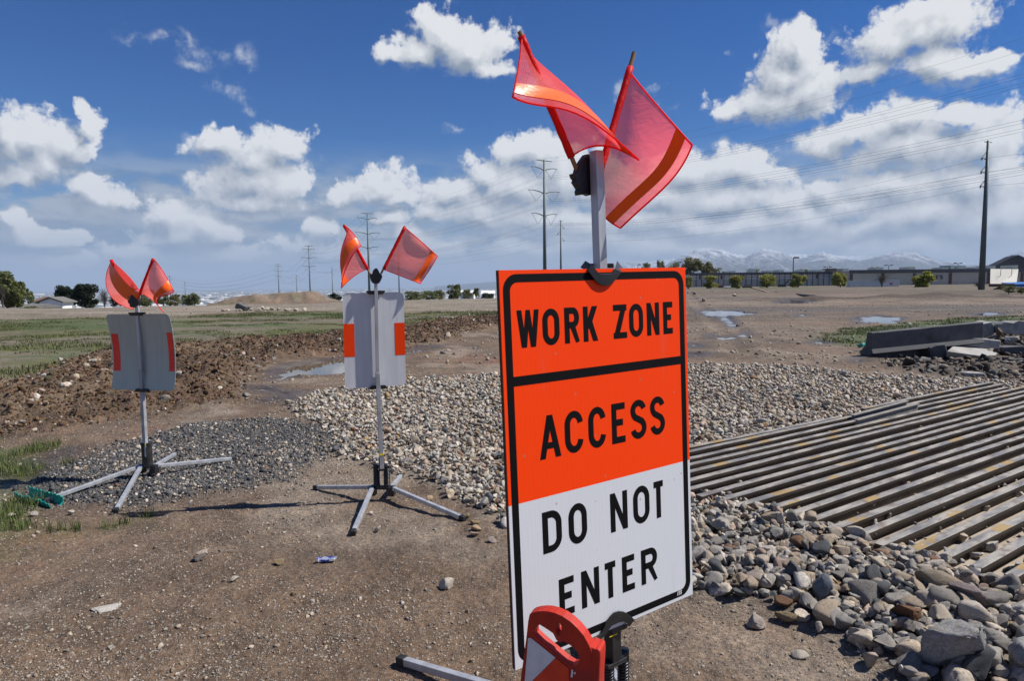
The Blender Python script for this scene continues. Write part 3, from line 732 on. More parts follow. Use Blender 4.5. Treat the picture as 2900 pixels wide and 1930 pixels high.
SLANT = {'W': [(.23, 0, 0, 1, .88), (.27, 0, .5, 1, .78), (.73, 0, .5, 1, .78), (.77, 0, 1, 1, .88)], 'A': [(0, 0, .5, 1, .95), (1, 0, .5, 1, .95), (.2, .26, .8, .26, .9)], 'N': [(0, 0, 0, 1, 1), (1, 0, 1, 1, 1), (1, 0, 0, 1, .85)],
         'K': [(0, 0, 0, 1, 1), (.10, .36, 1, 1, .95), (1, 0, .36, .62, .95)], 'Z': [(0, 1, 1, 1, 1), (0, 0, 1, 0, 1), (0.02, .05, .98, .95, 1)]}
def offset_poly(pts, w, closed):
    n = len(pts); L, Rr = [], []
    P = [np.array(p, float) for p in pts]
    for i in range(n):
        a = P[i - 1] if (i > 0 or closed) else None; c = P[(i + 1) % n] if (i < n - 1 or closed) else None
        t1 = (P[i] - a) if a is not None else None; t2 = (c - P[i]) if c is not None else None
        if t1 is not None: t1 = t1 / (np.linalg.norm(t1) + 1e-12)
        if t2 is not None: t2 = t2 / (np.linalg.norm(t2) + 1e-12)
        if t1 is None: t1 = t2
        if t2 is None: t2 = t1
        n1, n2 = np.array([-t1[1], t1[0]]), np.array([-t2[1], t2[0]]); m = n1 + n2; m /= np.linalg.norm(m) + 1e-12
        s = min(1 / max(0.16, m @ n1), 3.4); L.append(P[i] + m * s * w / 2); Rr.append(P[i] - m * s * w / 2)
    return L, Rr
def glyph(k, ch, x0, x1, y0, y1, w, to3, shear=0.0, lift=LIFT):
    """letter ch drawn inside the box, stroke width w kept inside it"""
    if ch in SLANT:
        W_, H_ = x1 - x0, y1 - y0
        for si, (xa, ya, xb, yb, f) in enumerate(SLANT[ch]):
            # a slanted stroke cut flat at its ends: xa / xb are the middle of the foot and of the head
            hw = w * f * math.hypot(1, (xb - xa) * W_ / max(1e-6, (yb - ya) * H_)) if ya != yb else 0
            z = lift + 0.00003 * (si + 1)
            if ya == yb: q = [(x0 + xa * W_, y0 + ya * H_ - w * f * ya), (x0 + xb * W_, y0 + ya * H_ - w * f * ya), (x0 + xb * W_, y0 + ya * H_ + w * f * (1 - ya)), (x0 + xa * W_, y0 + ya * H_ + w * f * (1 - ya))]
            else:
                m0, m1 = x0 + hw / 2 + xa * (W_ - hw), x0 + hw / 2 + xb * (W_ - hw)
                q = [(m0 - hw / 2, y0 + ya * H_), (m0 + hw / 2, y0 + ya * H_), (m1 + hw / 2, y0 + yb * H_), (m1 - hw / 2, y0 + yb * H_)]
            k.quad(*[to3(a + shear * (b_ - y0), b_, z) for a, b_ in q])
        return
    for si, st in enumerate(GL[ch]):
        mx = w / 2 * (1.0 if ch not in 'WA' else 1.05); my = w / 2
        pts = [(x0 + mx + p[0] * (x1 - x0 - 2 * mx), y0 + my + p[1] * (y1 - y0 - 2 * my)) for p in st]
        straight_ends = ch in 'WAKNTELRZI' and si == 0 or (ch in 'KTR' and si > 0)
        closed = np.hypot(pts[0][0] - pts[-1][0], pts[0][1] - pts[-1][1]) < 1e-6
        if closed: pts = pts[:-1]
        elif ch in 'WANKTRIE':
            # vertical-ish strokes run out to cap height and baseline
            def ext(p, q):
                if abs(p[1] - q[1]) < (y1 - y0) * 0.05: return p
                tgt = y1 if p[1] > (y0 + y1) / 2 + (y1 - y0) * .3 else (y0 if p[1] < (y0 + y1) / 2 - (y1 - y0) * .3 else p[1])
                if ch == 'T' and p[1] > (y0 + y1) / 2: return p
                if ch == 'K' and tgt == p[1]: return p
                f = (tgt - p[1]) / (p[1] - q[1]); return (p[0] + (p[0] - q[0]) * f, tgt)
            pts[0] = ext(pts[0], pts[1]); pts[-1] = ext(pts[-1], pts[-2])
        L, Q = offset_poly(pts, w, closed)
        clip = lambda p: (min(max(p[0], x0), x1), min(max(p[1], y0), y1))
        z = lift + 0.00003 * (si + 1); n = len(pts)
        tp = lambda p: to3(clip(p)[0] + shear * (clip(p)[1] - y0), clip(p)[1], z)
        va = [k.b.verts.new(tp(p)) for p in L]; vb = [k.b.verts.new(tp(p)) for p in Q]
        for i in range(n if closed else n - 1): k.b.faces.new((va[i], va[(i + 1) % n], vb[(i + 1) % n], vb[i]))
def line_of_text(letters, tops, bots, wd, dx=0.0):
    """letters: [(char, left px, right px)] ; tops/bots: pixel points on cap line and baseline"""
    v1 = sum(suv(*C1(*p))[1] for p in tops) / len(tops); v0 = sum(suv(*C1(*p))[1] for p in bots) / len(bots)
    for ch, l, r in letters:
        ym = np.interp((l + r) / 2, [tops[0][0], tops[1][0]], [(tops[0][1] + bots[0][1]) / 2, (tops[1][1] + bots[1][1]) / 2])
        glyph(kt, ch, suv(*C1(l, ym))[0], suv(*C1(r, ym))[0], v0, v1, wd, s3)
def text_line(*a):
    global kt
    kt = MB(); line_of_text(*a); kt.build('lettering', m_black, panel)
text_line([('W', 110, 193), ('O', 205, 268), ('R', 287, 342), ('K', 357, 411), ('Z', 469, 519), ('O', 528, 580), ('N', 594, 640), ('E', 655, 697)],
             [(110, 185), (690, 150)], [(130, 325), (695, 268)], 0.0228)
text_line([('A', 193, 273), ('C', 288, 357), ('C', 376, 441), ('E', 463, 522), ('S', 533, 592), ('S', 606, 661)],
             [(230, 575), (640, 503)], [(195, 745), (640, 645)], 0.0250)
text_line([('D', 205, 277), ('O', 302, 371), ('N', 458, 522), ('O', 543, 604), ('T', 612, 663)],
             [(205, 940), (663, 813)], [(212, 1095), (640, 957)], 0.0250)
text_line([('E', 267, 333), ('N', 350, 417), ('T', 429, 487), ('E', 502, 557), ('R', 573, 633)],
             [(267, 1185), (632, 1065)], [(275, 1325), (632, 1193)], 0.0250)
m_print = pbr('white_print', (0.75, 0.76, 0.78), rough=0.5)
k = MB(); mx_, my_ = suv(1700 + 1685 * .12755, 1600 + 655 * .12755), suv(1700 + 1795 * .12755, 1600 + 570 * .12755)
bx = [(suv(1700 + a * .12755, 1600 + 640 * .12755)[0]) for a in (1690, 1718, 1722, 1755, 1758, 1792)]; b0 = -SH / 2 + bo + 0.008; b1 = b0 + 0.018
for i, ch in enumerate('ITS'): glyph(k, ch, bx[2 * i], bx[2 * i + 1], b0, b1, 0.0035, s3, 0.25, LIFT + 0.0004)
for a, c in ((bx[0], bx[1] + 0.004), (bx[0] + 0.004, bx[1] + 0.008)): pass
k.build('maker_mark', m_print, panel)

# post behind the panel
pc = suv(1691, 650)[0]; PT = 0.0381
top_v = suv(1689, 428, -0.037)[1]; bot_v = -SH / 2 - 0.12
def post_at(v, off=-0.037):
    f = (v - bot_v) / (top_v - bot_v); u0 = suv(1735, 1810, -0.037)[0]; u1 = suv(1689, 428, -0.037)[0]
    return s3(u0 + (u1 - u0) * f, v, off)
k = MB(); a, c = post_at(bot_v), post_at(top_v); k.bar(a, c, PT, PT, up=SN); k.build('post', m_alu, sign, bevel=0.002)
k = MB(); k.bar(post_at(bot_v - 0.03), post_at(bot_v + 0.12), 0.048, 0.048, up=SN); k.build('post_socket', m_plastic, sign, bevel=0.003)
k = MB(); p0 = suv(1738, 1803, -0.01); k.quad(*[s3(p0[0] + a, p0[1] + c, -0.011) for a, c in ((-.02, 0), (.02, 0), (.02, .004), (-.02, .004))]); k.build('caution_label', m_yellow, sign)
# clamps, top and bottom
CT = lambda x, y: (1580 + x / 10.709, 720 + y / 10.709)
k = MB(); off = 0.013
k.prism([onplane(*CT(*p), SC, SN, off) for p in [(915,500),(1060,700),(1180,860),(1300,935),(1430,968),(1560,940),(1680,860),(1780,755),(1880,620),(1932,540),(1740,440),(1700,470),(1640,590),(1260,590),(1130,440),(1030,312)]], -SN * 0.005)
k.prism([onplane(*CT(915, 500), SC, SN, off), onplane(*CT(1026, 312), SC, SN, off), onplane(*CT(832, 196), SC, SN, -0.045), onplane(*CT(680, 392), SC, SN, -0.045)], np.array([0.002, 0.001, -0.004]))
k.prism([onplane(*CT(1932, 540), SC, SN, off), onplane(*CT(1740, 440), SC, SN, off), onplane(*CT(1800, 200), SC, SN, -0.045), onplane(*CT(1955, 400), SC, SN, -0.045)], np.array([-0.002, 0.001, -0.004]))
u0, v0 = suv(*CT(1000, 430), -0.05); u1, v1 = suv(*CT(1730, 275), -0.05)
k.box(s3((u0 + u1) / 2, (v0 + v1) / 2, -0.062), S1 * (u1 - u0) / 2, S2 * (v1 - v0) / 2, SN * 0.006)
k.build('upper_clamp', m_plastic, sign, bevel=0.0012)
CB = lambda x, y: (1100 + x / 2.945, 1600 + y / 2.945)
k = MB()
k.prism([onplane(*CB(*p), SC, SN, off) for p in [(1735,605),(1770,625),(1800,610),(1835,555),(1870,505),(1915,490),(1960,478),(1985,490),(2012,512),(2052,460),(2010,420),(1965,396),(1925,392),(1885,405),(1850,440),(1815,500),(1775,580)]], -SN * 0.006)
k.prism([onplane(*CB(2012, 512), SC, SN, off), onplane(*CB(2052, 460), SC, SN, off), onplane(*CB(2035, 455), SC, SN, -0.035), onplane(*CB(1990, 505), SC, SN, -0.035)], -S2 * 0.004)
u0, v0 = suv(*CB(1838, 556), -0.03); u1, v1 = suv(*CB(1978, 480), -0.03)
k.box(s3((u0 + u1) / 2, v0 - 0.006, -0.04), S1 * (u1 - u0) / 2, S2 * 0.008, SN * 0.02)
k.build('lower_clamp', m_plastic, sign, bevel=0.0012)
# flag bracket behind the post
BR = lambda x, y: (1600 + x / 8.7125, 380 + y / 8.7125)
k = MB(); bo_ = -0.064
k.prism([onplane(*BR(*p), SC, SN, bo_) for p in [(640,480),(540,485),(430,640),(330,820),(300,945),(210,968),(240,1065),(285,1118),(258,1170),(368,1340),(342,1400),(362,1498),(540,1472),(620,1510),(840,1400),(872,1150),(915,1050),(918,970),(900,890),(840,800),(760,560)]], -SN * 0.028)
k.box(post_at(top_v - 0.10, -0.057), S1 * 0.014, S2 * 0.08, SN * 0.006)
k.build('flag_bracket', m_plastic, sign, bevel=0.003)
F2 = lambda x, y, d=0.0: onplane(1400 + x / 2.24, 60 + y / 2.24, SC, SN, bo_ - 0.012 + d)
make_flag(sign, [(540, 985, 0), (158, 62, 0)], [(490, 865, 0), (168, 92, 0)],
          [[(176, 82, .0), (155, 280, .045), (122, 478, .09)], [(268, 310, 0), (372, 345, -.01), (322, 538, .12)], [(350, 500, 0), (520, 470, -.02), (520, 588, .14)],
           [(430, 680, 0), (640, 640, -.01), (735, 715, .15)], [(507, 845, 0), (700, 790, .03), (920, 880, .14)]], F2, m_mesh, (0.80, 0.95), 0.0085, 1.0, 0.004, 1)
make_flag(sign, [(655, 1010, 0), (887, 198, 0)], [(672, 950, 0), (862, 292, 0)],
          [[(868, 335, 0), (1062, 570, .13), (1255, 787, .24)], [(812, 540, 0), (975, 790, .07), (1140, 985, .13)], [(745, 740, 0), (870, 935, .0), (985, 1145, .01)],
           [(672, 945, 0), (655, 1170, -.09), (800, 1312, -.10)]], F2, m_mesh, (0.75, 0.92), 0.0085, 1.0, 0.004, 2)
# stand
base = post_at(bot_v - 0.26); base = np.array([base[0], base[1], max(0.12, base[2])])
bar_d = S1.copy(); bar_d[2] = 0; bar_d /= np.linalg.norm(bar_d); bperp = np.array([-bar_d[1], bar_d[0], 0])
zb = 0.14; sp_top = [atY(1723, 1882, 2.62), atY(1765, 1855, 2.66)]
hubL, hubR = np.array([sp_top[0][0], sp_top[0][1], zb]) - bar_d * 0.06, np.array([sp_top[1][0], sp_top[1][1], zb]) + bar_d * 0.06
for tp_ in sp_top: make_spring(sign, (tp_[0], tp_[1], zb + 0.03), tuple(tp_), 0.022, 15)
k = MB(); k.bar(hubL - bar_d * 0.02, hubR + bar_d * 0.02, 0.05, 0.03); k.build('base_bar', m_plastic, sign, bevel=0.003)
k = MB(); q_ = post_at(bot_v - 0.03); k.box(q_ - S2 * 0.008, S1 * 0.05, S2 * 0.008, SN * 0.025); k.build('spring_yoke', m_plastic, sign, bevel=0.003)
lt = G(1137, 1872, 0.03); mid = (hubL + hubR) / 2
make_legs(sign, [hubL, hubL, hubR, hubR], [lt, mid + np.array([0.08, -1.0, -zb + .03]), mid + np.array([-0.12, 1.05, -zb + .03]), mid + np.array([1.0, -0.55, -zb + .03])])

# ================================================================ the two signs seen from behind
def lerp(a, b, t): return np.asarray(a) + (np.asarray(b) - np.asarray(a)) * t
def small_sign(label, corners, Ys, bend, back, strips, strip_mat, post_px, base, tips, hub_gap, bracket, spring_kind, flags, plane_d):
    st = thing('sign_stand', label, 'sign', 'portable signs on spring stands')
    c = [atY(x, y, Y) for (x, y), Y in zip(corners, Ys)]         # tl tr br bl
    r1 = (c[1] + c[2] - c[0] - c[3]); r1 /= np.linalg.norm(r1); r2 = (c[0] + c[1] - c[2] - c[3]); r2 -= r1 * (r1 @ r2); r2 /= np.linalg.norm(r2); n = np.cross(r1, r2)
    W = (np.linalg.norm(c[1] - c[0]) + np.linalg.norm(c[2] - c[3])) / 2; Hh = (np.linalg.norm(c[0] - c[3]) + np.linalg.norm(c[1] - c[2])) / 2
    def at(u, v, off=0.0):       # u, v in 0..1 from the top left
        p = lerp(lerp(c[0], c[1], u), lerp(c[3], c[2], u), v)
        return p + n * (off - bend * (1 - (2 * v - 1) ** 2)) + r1 * (bend * 0.5 * (1 - (2 * v - 1) ** 2))
    def sheet(u0, u1, v0, v1, rad, off, th, name, mat, parent):
        k = MB(); NV = 12; nu = 10; rows = []
        for j in range(NV + 1):
            v = v0 + (v1 - v0) * j / NV
            dvv = min(j / NV, 1 - j / NV) * (v1 - v0) * Hh; ins = 0 if dvv > rad else (rad - math.sqrt(max(0, rad ** 2 - (rad - dvv) ** 2))) / W
            rows.append([(u0 + ins + (u1 - u0 - 2 * ins) * i / nu, v) for i in range(nu + 1)])
        # denser rows at the rounded corners
        vs = sorted(set([v0 + (v1 - v0) * j / NV for j in range(NV + 1)] + [v0 + rad / Hh * (1 - math.cos(R(15 * a))) for a in range(7)] + [v1 - rad / Hh * (1 - math.cos(R(15 * a))) for a in range(7)]))
        A, B = [], []
        for v in vs:
            d = min(v - v0, v1 - v) * Hh; ins = 0 if d >= rad else (rad - math.sqrt(max(0, rad ** 2 - (rad - d) ** 2))) / W
            A.append([k.b.verts.new(at(u0 + ins + (u1 - u0 - 2 * ins) * i / nu, v, off)) for i in range(nu + 1)])
            B.append([k.b.verts.new(at(u0 + ins + (u1 - u0 - 2 * ins) * i / nu, v, off - th)) for i in range(nu + 1)])
        m = len(vs)
        for j in range(m - 1):
            for i in range(nu):
                k.b.faces.new((A[j][i], A[j + 1][i], A[j + 1][i + 1], A[j][i + 1])); k.b.faces.new((B[j][i], B[j][i + 1], B[j + 1][i + 1], B[j + 1][i]))
            k.b.faces.new((A[j][0], B[j][0], B[j + 1][0], A[j + 1][0])); k.b.faces.new((A[j][nu], A[j + 1][nu], B[j + 1][nu], B[j][nu]))
        for i in range(nu):
            k.b.faces.new((A[0][i], A[0][i + 1], B[0][i + 1], B[0][i])); k.b.faces.new((A[-1][i], B[-1][i], B[-1][i + 1], A[-1][i + 1]))
        return k.build(name, mat, parent)
    pn = sheet(0, 1, 0, 1, 0.045, 0, 0.003, 'panel', back, st)
    for s in strips: sheet(*s, 0.0005, 0.0012, 0.001, 'reflective_strip', strip_mat, pn)
    Yp = plane_d
    pt, pb = atY(*post_px[0], Yp), atY(*post_px[1], Yp)
    ax = (pt - pb) / np.linalg.norm(pt - pb)
    jnt = atY(*post_px[2], Yp)
    k = MB(); k.bar(jnt, pt, 0.028, 0.028, up=n); k.build('upper_post', m_alu, st, bevel=0.002)
    k = MB(); k.bar(pb, jnt, 0.036, 0.036, up=n); k.build('post', m_aluw, st, bevel=0.002)
    k = MB(); k.bar(pb - ax * 0.02, pb + ax * 0.10, 0.05, 0.03, up=n); k.build('post_socket', m_plastic, st, bevel=0.003)
    lb = pb + ax * 0.13; k = MB(); k.box(lb + n * 0.0192, r1 * 0.0185, ax * 0.008, n * 0.0008); k.build('caution_label', m_yellow, st)
    for v, s in ((-0.004, 1), (1.004, -1)):
        uu = 0.5 + ((lerp(pb, pt, 0.5) - c[0]) @ r1 / W - 0.5)
        q = at(uu if 0.2 < uu < 0.8 else 0.5, v, 0.0)
        k = MB()
        for g in ((-0.085, 0.085, 0.012),): k.prism([q + r1 * a + r2 * b_ * s + n * 0.026 for a, b_ in ((-.085, .012), (-.06, -.018), (.06, -.018), (.085, .012), (.05, .014), (-.05, .014))], -n * 0.055)
        k.build('upper_clamp' if s == 1 else 'lower_clamp', m_plastic, st, bevel=0.003)
    # bracket
    bc = atY(*bracket[0], Yp); k = MB()
    k.prism([atY(x, y, Yp) - n * 0.03 for x, y in bracket[1]], n * 0.06); k.build('flag_bracket', m_plastic, st, bevel=0.004)
    pp = lambda x, y, d=0.0: onplane(x, y, bc, n, d)
    for f in flags: make_flag(st, f[0], f[1], f[2], pp, m_vinyl, f[3], 0.0085, 1.0, f[4], f[5])
    # stand
    base = np.asarray(base, float); hx = np.array([hub_gap[0], hub_gap[1], 0.0]); zb = base[2]
    hub = [base - hx, base + hx]
    k = MB(); k.bar(hub[0] - hx * 0.2, hub[1] + hx * 0.2, 0.04, 0.035)
    k.build('base_bar', m_plastic, st, bevel=0.004)
    for h in hub:
        k = MB(); k.box(h - np.array([0, 0, 0.03]), hx / np.linalg.norm(hx) * 0.03, np.array([-hx[1], hx[0], 0]) / np.linalg.norm(hx) * 0.035, (0, 0, 0.04)); k.build('leg_bracket', m_plastic, st, bevel=0.004)
    if spring_kind == 'coil':
        for s in (-0.55, 0.55): make_spring(st, base + hx * s + np.array([0, 0, .03]), base + hx * s + np.array([0, 0, .19]) , 0.026)
    else:
        k = MB(); k.tube([base + np.array([0, 0, 0]), base + np.array([-.005, 0, .23])], 0.048, 18); k.tube([base + np.array([-.005, 0, .215]), base + np.array([-.005, 0, .24])], 0.053, 18)
        k.build('spring_cover', m_rubber, st, smooth=False)
    make_legs(st, [hub[i] for i in (0, 0, 1, 1)], [t for t in tips], 0.034)
    return st
c4 = lambda x, y: (860 + x / 1.6681, 600 + y / 1.6681)
k4 = lambda x, y: (700 + x / 3.1413, 680 + y / 3.1413)
def fl(conv, staff, sleeve, rows, tape, rip, seed):
    g = lambda p: conv(p[0], p[1]) + ((p[2],) if len(p) > 2 else (0.0,))
    return ([g(p) for p in staff], [g(p) for p in sleeve], [[g(p) for p in r] for r in rows], tape, rip, seed)
def tip(x, y): g = G(x, y, 0.02); return np.array([g[0], g[1], gz(g[0], g[1]) + 0.022])
small_sign('bare aluminium sign back with two orange strips on coil spring stand', [(969.7, 830.8), (1143, 827.8), (1150, 1091.6), (977.5, 1102.4)], (5.74, 5.90, 5.90, 5.74), 0.0, m_back,
    [(0.0, 0.172, 0.32, 0.665), (0.832, 1.0, 0.325, 0.67)], m_orange, [c4(340, 300), c4(369, 1215), c4(349, 760)], (-1.168, 5.83, 0.115),
    [tip(894, 1379), tip(1001, 1509), tip(1136, 1350), tip(1311, 1473)], (0.085, -0.012),
    (k4(1145, 320), [k4(*p) for p in [(1140,252),(1122,268),(1112,300),(1086,318),(1098,345),(1105,368),(1120,386),(1145,390),(1172,386),(1186,362),(1196,340),(1200,318),(1178,300),(1165,270),(1152,252)]]), 'coil',
    [fl(c4, [(318, 302), (189, 60)], [(303, 272), (191, 64)],
        [[(191, 66), (232, 100, .06), (272, 165, .09)], [(228, 130), (186, 150, .08), (238, 196, .12)], [(264, 200), (178, 230, .05), (196, 280, .10)], [(301, 271), (240, 303, .03), (178, 362, .06)]], (0.74, 0.93), 0.0, 3),
     fl(c4, [(362, 300), (479, 68)], [(378, 272), (478, 72)],
        [[(478, 74), (560, 145, .01), (634, 211, .0)], [(445, 142), (535, 200, -.01), (606, 256, .02)], [(412, 208), (500, 262, .01), (578, 300, .0)], [(380, 274), (470, 308, -.01), (552, 340, .03)]], (0.80, 0.93), 0.008, 4)], 5.80)
r3 = lambda x, y: (0 + x / 1.9129, 680 + y / 1.9129)
q3 = lambda x, y: (300 + x / 7.84, 720 + y / 7.84)
small_sign('bowed dull grey sign back with two red strips, left of the other sign stand', [(298, 890.7), (478, 889), (493.5, 1107.6), (316, 1103.4)], (6.62, 6.44, 6.44, 6.62), 0.03, m_back2,
    [(0.02, 0.13, 0.26, 0.755), (0.90, 0.985, 0.245, 0.75)], m_red, [q3(690, 1150), r3(791, 1175), r3(765, 700)], (-3.64, 6.56, 0.135),
    [tip(130, 1424), tip(328, 1446), tip(498, 1294), tip(663, 1309)], (0.07, -0.01),
    (r3(728, 330), [q3(*p) for p in [(640,885),(605,910),(575,1000),(530,1030),(545,1090),(575,1110),(575,1160),(610,1185),(700,1185),(720,1120),(740,1050),(735,1010),(700,970),(670,905)]]), 'cover',
    [fl(q3, [(555, 1030), (95, 135)], [(490, 882), (120, 130)],
        [[(125, 140), (120, 150, -.03), (82, 238, -.05)], [(240, 375), (330, 360, .06), (0, 640, -.06)], [(365, 628), (570, 600, .09), (160, 1000, -.08)], [(490, 880), (745, 812, .08), (600, 1230, -.09)]], (0.70, 0.92), 0.0, 5),
     fl(q3, [(700, 1040), (1050, 95)], [(745, 895), (1050, 105)],
        [[(1062, 105), (1290, 420, -.02), (1515, 842, .0)], [(960, 368), (1120, 660, .05), (1270, 925, .03)], [(852, 632), (1010, 860, .02), (1125, 1035, .0)], [(748, 895), (985, 985, -.04), (1292, 1312, -.07)]], (0.74, 0.93), 0.0, 6)], 6.53)

# ================================================================ orange channelizer with its carrying handle, in front of the big sign
m_chan = pbr('orange_polyethylene', (0.47, 0.026, 0.012), (0.38, 0.020, 0.010), 9, 0.5, bump=0.15, bscale=35, c3=(0.30, 0.022, 0.016), spec=0.35)
m_cw = pbr('white_prismatic', (0.62, 0.63, 0.66), (0.70, 0.71, 0.73), 30, 0.5)
m_co = pbr('orange_prismatic', (0.72, 0.045, 0.010), (0.62, 0.035, 0.010), 12, 0.5)
ch = thing('channelizer', 'scuffed orange channelizer post with handle hole and white stripe, before the big sign', 'channelizer')
cn = np.array([-0.42, -0.90, -0.06]); cn /= np.linalg.norm(cn); cc = atY(1590, 1820, 1.86)
HP = lambda x, y, off=0.0: onplane(1429 + x / 6.95, 1706 + y / 6.8167, cc, cn, off)
outer = [(305,1568),(372,1080),(425,690),(445,520),(460,380),(488,250),(540,215),(640,190),(760,180),(870,188),(1000,222),(1150,286),(1300,386),(1430,506),(1550,645),(1640,800),(1690,900),(1712,980),(1712,1100),(1700,1568)]
hole = [(640,470),(690,446),(800,512),(950,612),(985,680),(1012,735),(1060,785),(1110,790),(1150,762),(1200,782),(1330,872),(1420,955),(1462,1050),(1466,1140),(1450,1195),(1400,1243),(1330,1240),(1200,1160),(950,955),(700,745),(592,645),(582,590),(605,520)]
slot = [(1065 + 50 * math.cos(R(a)), 530 + 125 * math.sin(R(a))) for a in range(0, 360, 24)]
# carry the sides down to the ground and give the body a foot
def down(P, zt):   # point straight below a face point
    q = np.array(P, float); q[2] = zt; return q
bl, brr = HP(305, 1568), HP(1700, 1568)
from mathutils.geometry import tessellate_polygon
def holed(k, O, Hs, th):
    from mathutils.geometry import delaunay_2d_cdt
    polys = [[np.array(p, float) for p in O]] + [[np.array(p, float) for p in h] for h in Hs]; flat = [v for p in polys for v in p]
    ux = np.cross(cn, (0, 0, 1.0)); ux /= np.linalg.norm(ux); uy = np.cross(ux, cn); f2 = np.array([[v @ ux, v @ uy] for v in flat]); ed = []; s0 = 0; lim = []
    for p in polys: m = len(p); ed += [(s0 + i, s0 + (i + 1) % m) for i in range(m)]; lim.append((s0, s0 + m)); s0 += m
    ov, oe, of, a1, a2, a3 = delaunay_2d_cdt([Vector(v) for v in f2], ed, [], 0, 1e-7)
    src = [o_[0] for o_ in a1]
    A = [k.b.verts.new(v) for v in flat]; B = [k.b.verts.new(np.array(v) - cn * th) for v in flat]
    for t in of:
        c2 = sum(np.array(ov[i]) for i in t) / 3; ins = [sdf(f2[l0:l1], np.array([c2[0]]), np.array([c2[1]]))[0] < 0 for l0, l1 in lim]
        if ins[0] and not any(ins[1:]): tt = [src[i] for i in t]; k.b.faces.new([A[i] for i in tt]); k.b.faces.new([B[i] for i in reversed(tt)])
    s = 0
    for p in polys:
        n = len(p)
        for i in range(n): k.b.faces.new((A[s + i], A[s + (i + 1) % n], B[s + (i + 1) % n], B[s + i]))
        s += n
TH = 0.036
O3 = [HP(*p) for p in outer]
low = [np.array([brr[0], brr[1], 0.09]) + cn * 0, np.array([bl[0], bl[1], 0.09])]
k = MB(); holed(k, O3[1:-1] + [O3[-1], low[0], low[1], O3[0]], [[HP(*p) for p in hole], [HP(*p) for p in slot]], TH)
body = k.build('body', m_chan, ch, bevel=0.006)
sd = np.cross(cn, (0, 0, 1)); sd /= np.linalg.norm(sd)
if sd[0] < 0: sd = -sd
rib_t = HP(1712, 960); k = MB()
P = [HP(1690, 905), HP(1780, 932), HP(1842, 935), HP(1872, 1000), HP(1878, 1110), HP(1850, 1568)]; lowr = np.array([P[-1][0], P[-1][1], 0.09])
k.prism([HP(1655, 860, -.004)] + [p - cn * 0.004 for p in P[1:]] + [lowr - cn * 0.004, low[0] - cn * 0.004 - sd * .02], -cn * (TH + 0.02)); k.build('side_rib', m_chan, body, bevel=0.006)
k = MB(); ctr = (low[0] + low[1]) / 2 - cn * TH / 2
k.box(ctr + np.array([0, 0, -0.045]), sd * 0.22, np.array([-sd[1], sd[0], 0]) * 0.2, (0, 0, 0.045)); k.build('rubber_base', m_rubber, ch, bevel=0.012)
k = MB(); f = 0.0015
k.quad(*[HP(x, y, f) for x, y in ((462, 702), (520, 702), (1002, 1082), (505, 1568))], HP(392, 1568, f), HP(440, 1000, f)); k.build('white_stripe', m_cw, body)
k = MB(); d0 = HP(1700, 1568, f); k.quad(HP(1008, 1090, f), HP(1260, 1290, f), HP(1270, 1568, f), HP(515, 1568, f)); k.build('orange_stripe', m_co, body)
k = MB(); k.prism([HP(x, y, 0.0012) for x, y in ((1320, 1305), (1350, 1320), (1348, 1390), (1338, 1460), (1298, 1455), (1310, 1390))], cn * 0.0008); k.prism([HP(1383 + 18 * math.cos(R(a)), 1378 + 22 * math.sin(R(a)), 0.0012) for a in range(0, 360, 45)], cn * 0.0008); k.build('paint_chip', m_cw, body)
# ================================================================ stones
def ico(sub):
    b = bmesh.new(); bmesh.ops.create_icosphere(b, subdivisions=sub, radius=1.0); b.verts.ensure_lookup_table()
    V = np.array([v.co[:] for v in b.verts]); Fq = np.array([[v.index for v in f.verts] for f in b.faces]); b.free(); return V, Fq
ICO = {0: ico(1), 1: ico(2), 2: ico(3), 3: ico(4)}
def stone_shape(lod, rn, angular=0.7):
    V, Fq = ICO[lod]; V = V.copy()
    V *= np.array([1.0, rn.uniform(.66, .95), rn.uniform(.45, .8)])
    for _ in range(int(4 + 10 * angular)):
        n = rn.normal(size=3); n /= np.linalg.norm(n); d = rn.uniform(.40, .78) * np.abs(n * V).sum(1).max() if False else rn.uniform(.32, .72) * np.abs(V @ n).max()
        V -= np.clip(V @ n - d, 0, None)[:, None] * n * 0.94
    V += rn.normal(size=V.shape) * 0.012
    return V / np.abs(V).max()
LIB = {l: [stone_shape(l, np.random.default_rng(100 * l + i), np.random.default_rng(i).uniform(.55, 1)) for i in range(18)] for l in (0, 1, 2)}
def rotations(n, rn, tilt=0.5):
    a = rn.uniform(0, 2 * np.pi, n); ax = rn.normal(size=(n, 3)); ax[:, 2] *= 0.3; ax /= np.linalg.norm(ax, axis=1, keepdims=True); th = rn.normal(size=n) * tilt
    K = np.zeros((n, 3, 3)); K[:, 0, 1] = -ax[:, 2]; K[:, 0, 2] = ax[:, 1]; K[:, 1, 0] = ax[:, 2]; K[:, 1, 2] = -ax[:, 0]; K[:, 2, 0] = -ax[:, 1]; K[:, 2, 1] = ax[:, 0]
    T_ = np.eye(3) + np.sin(th)[:, None, None] * K + (1 - np.cos(th))[:, None, None] * (K @ K)
    Z = np.zeros((n, 3, 3)); Z[:, 0, 0] = np.cos(a); Z[:, 0, 1] = -np.sin(a); Z[:, 1, 0] = np.sin(a); Z[:, 1, 1] = np.cos(a); Z[:, 2, 2] = 1
    return T_ @ Z
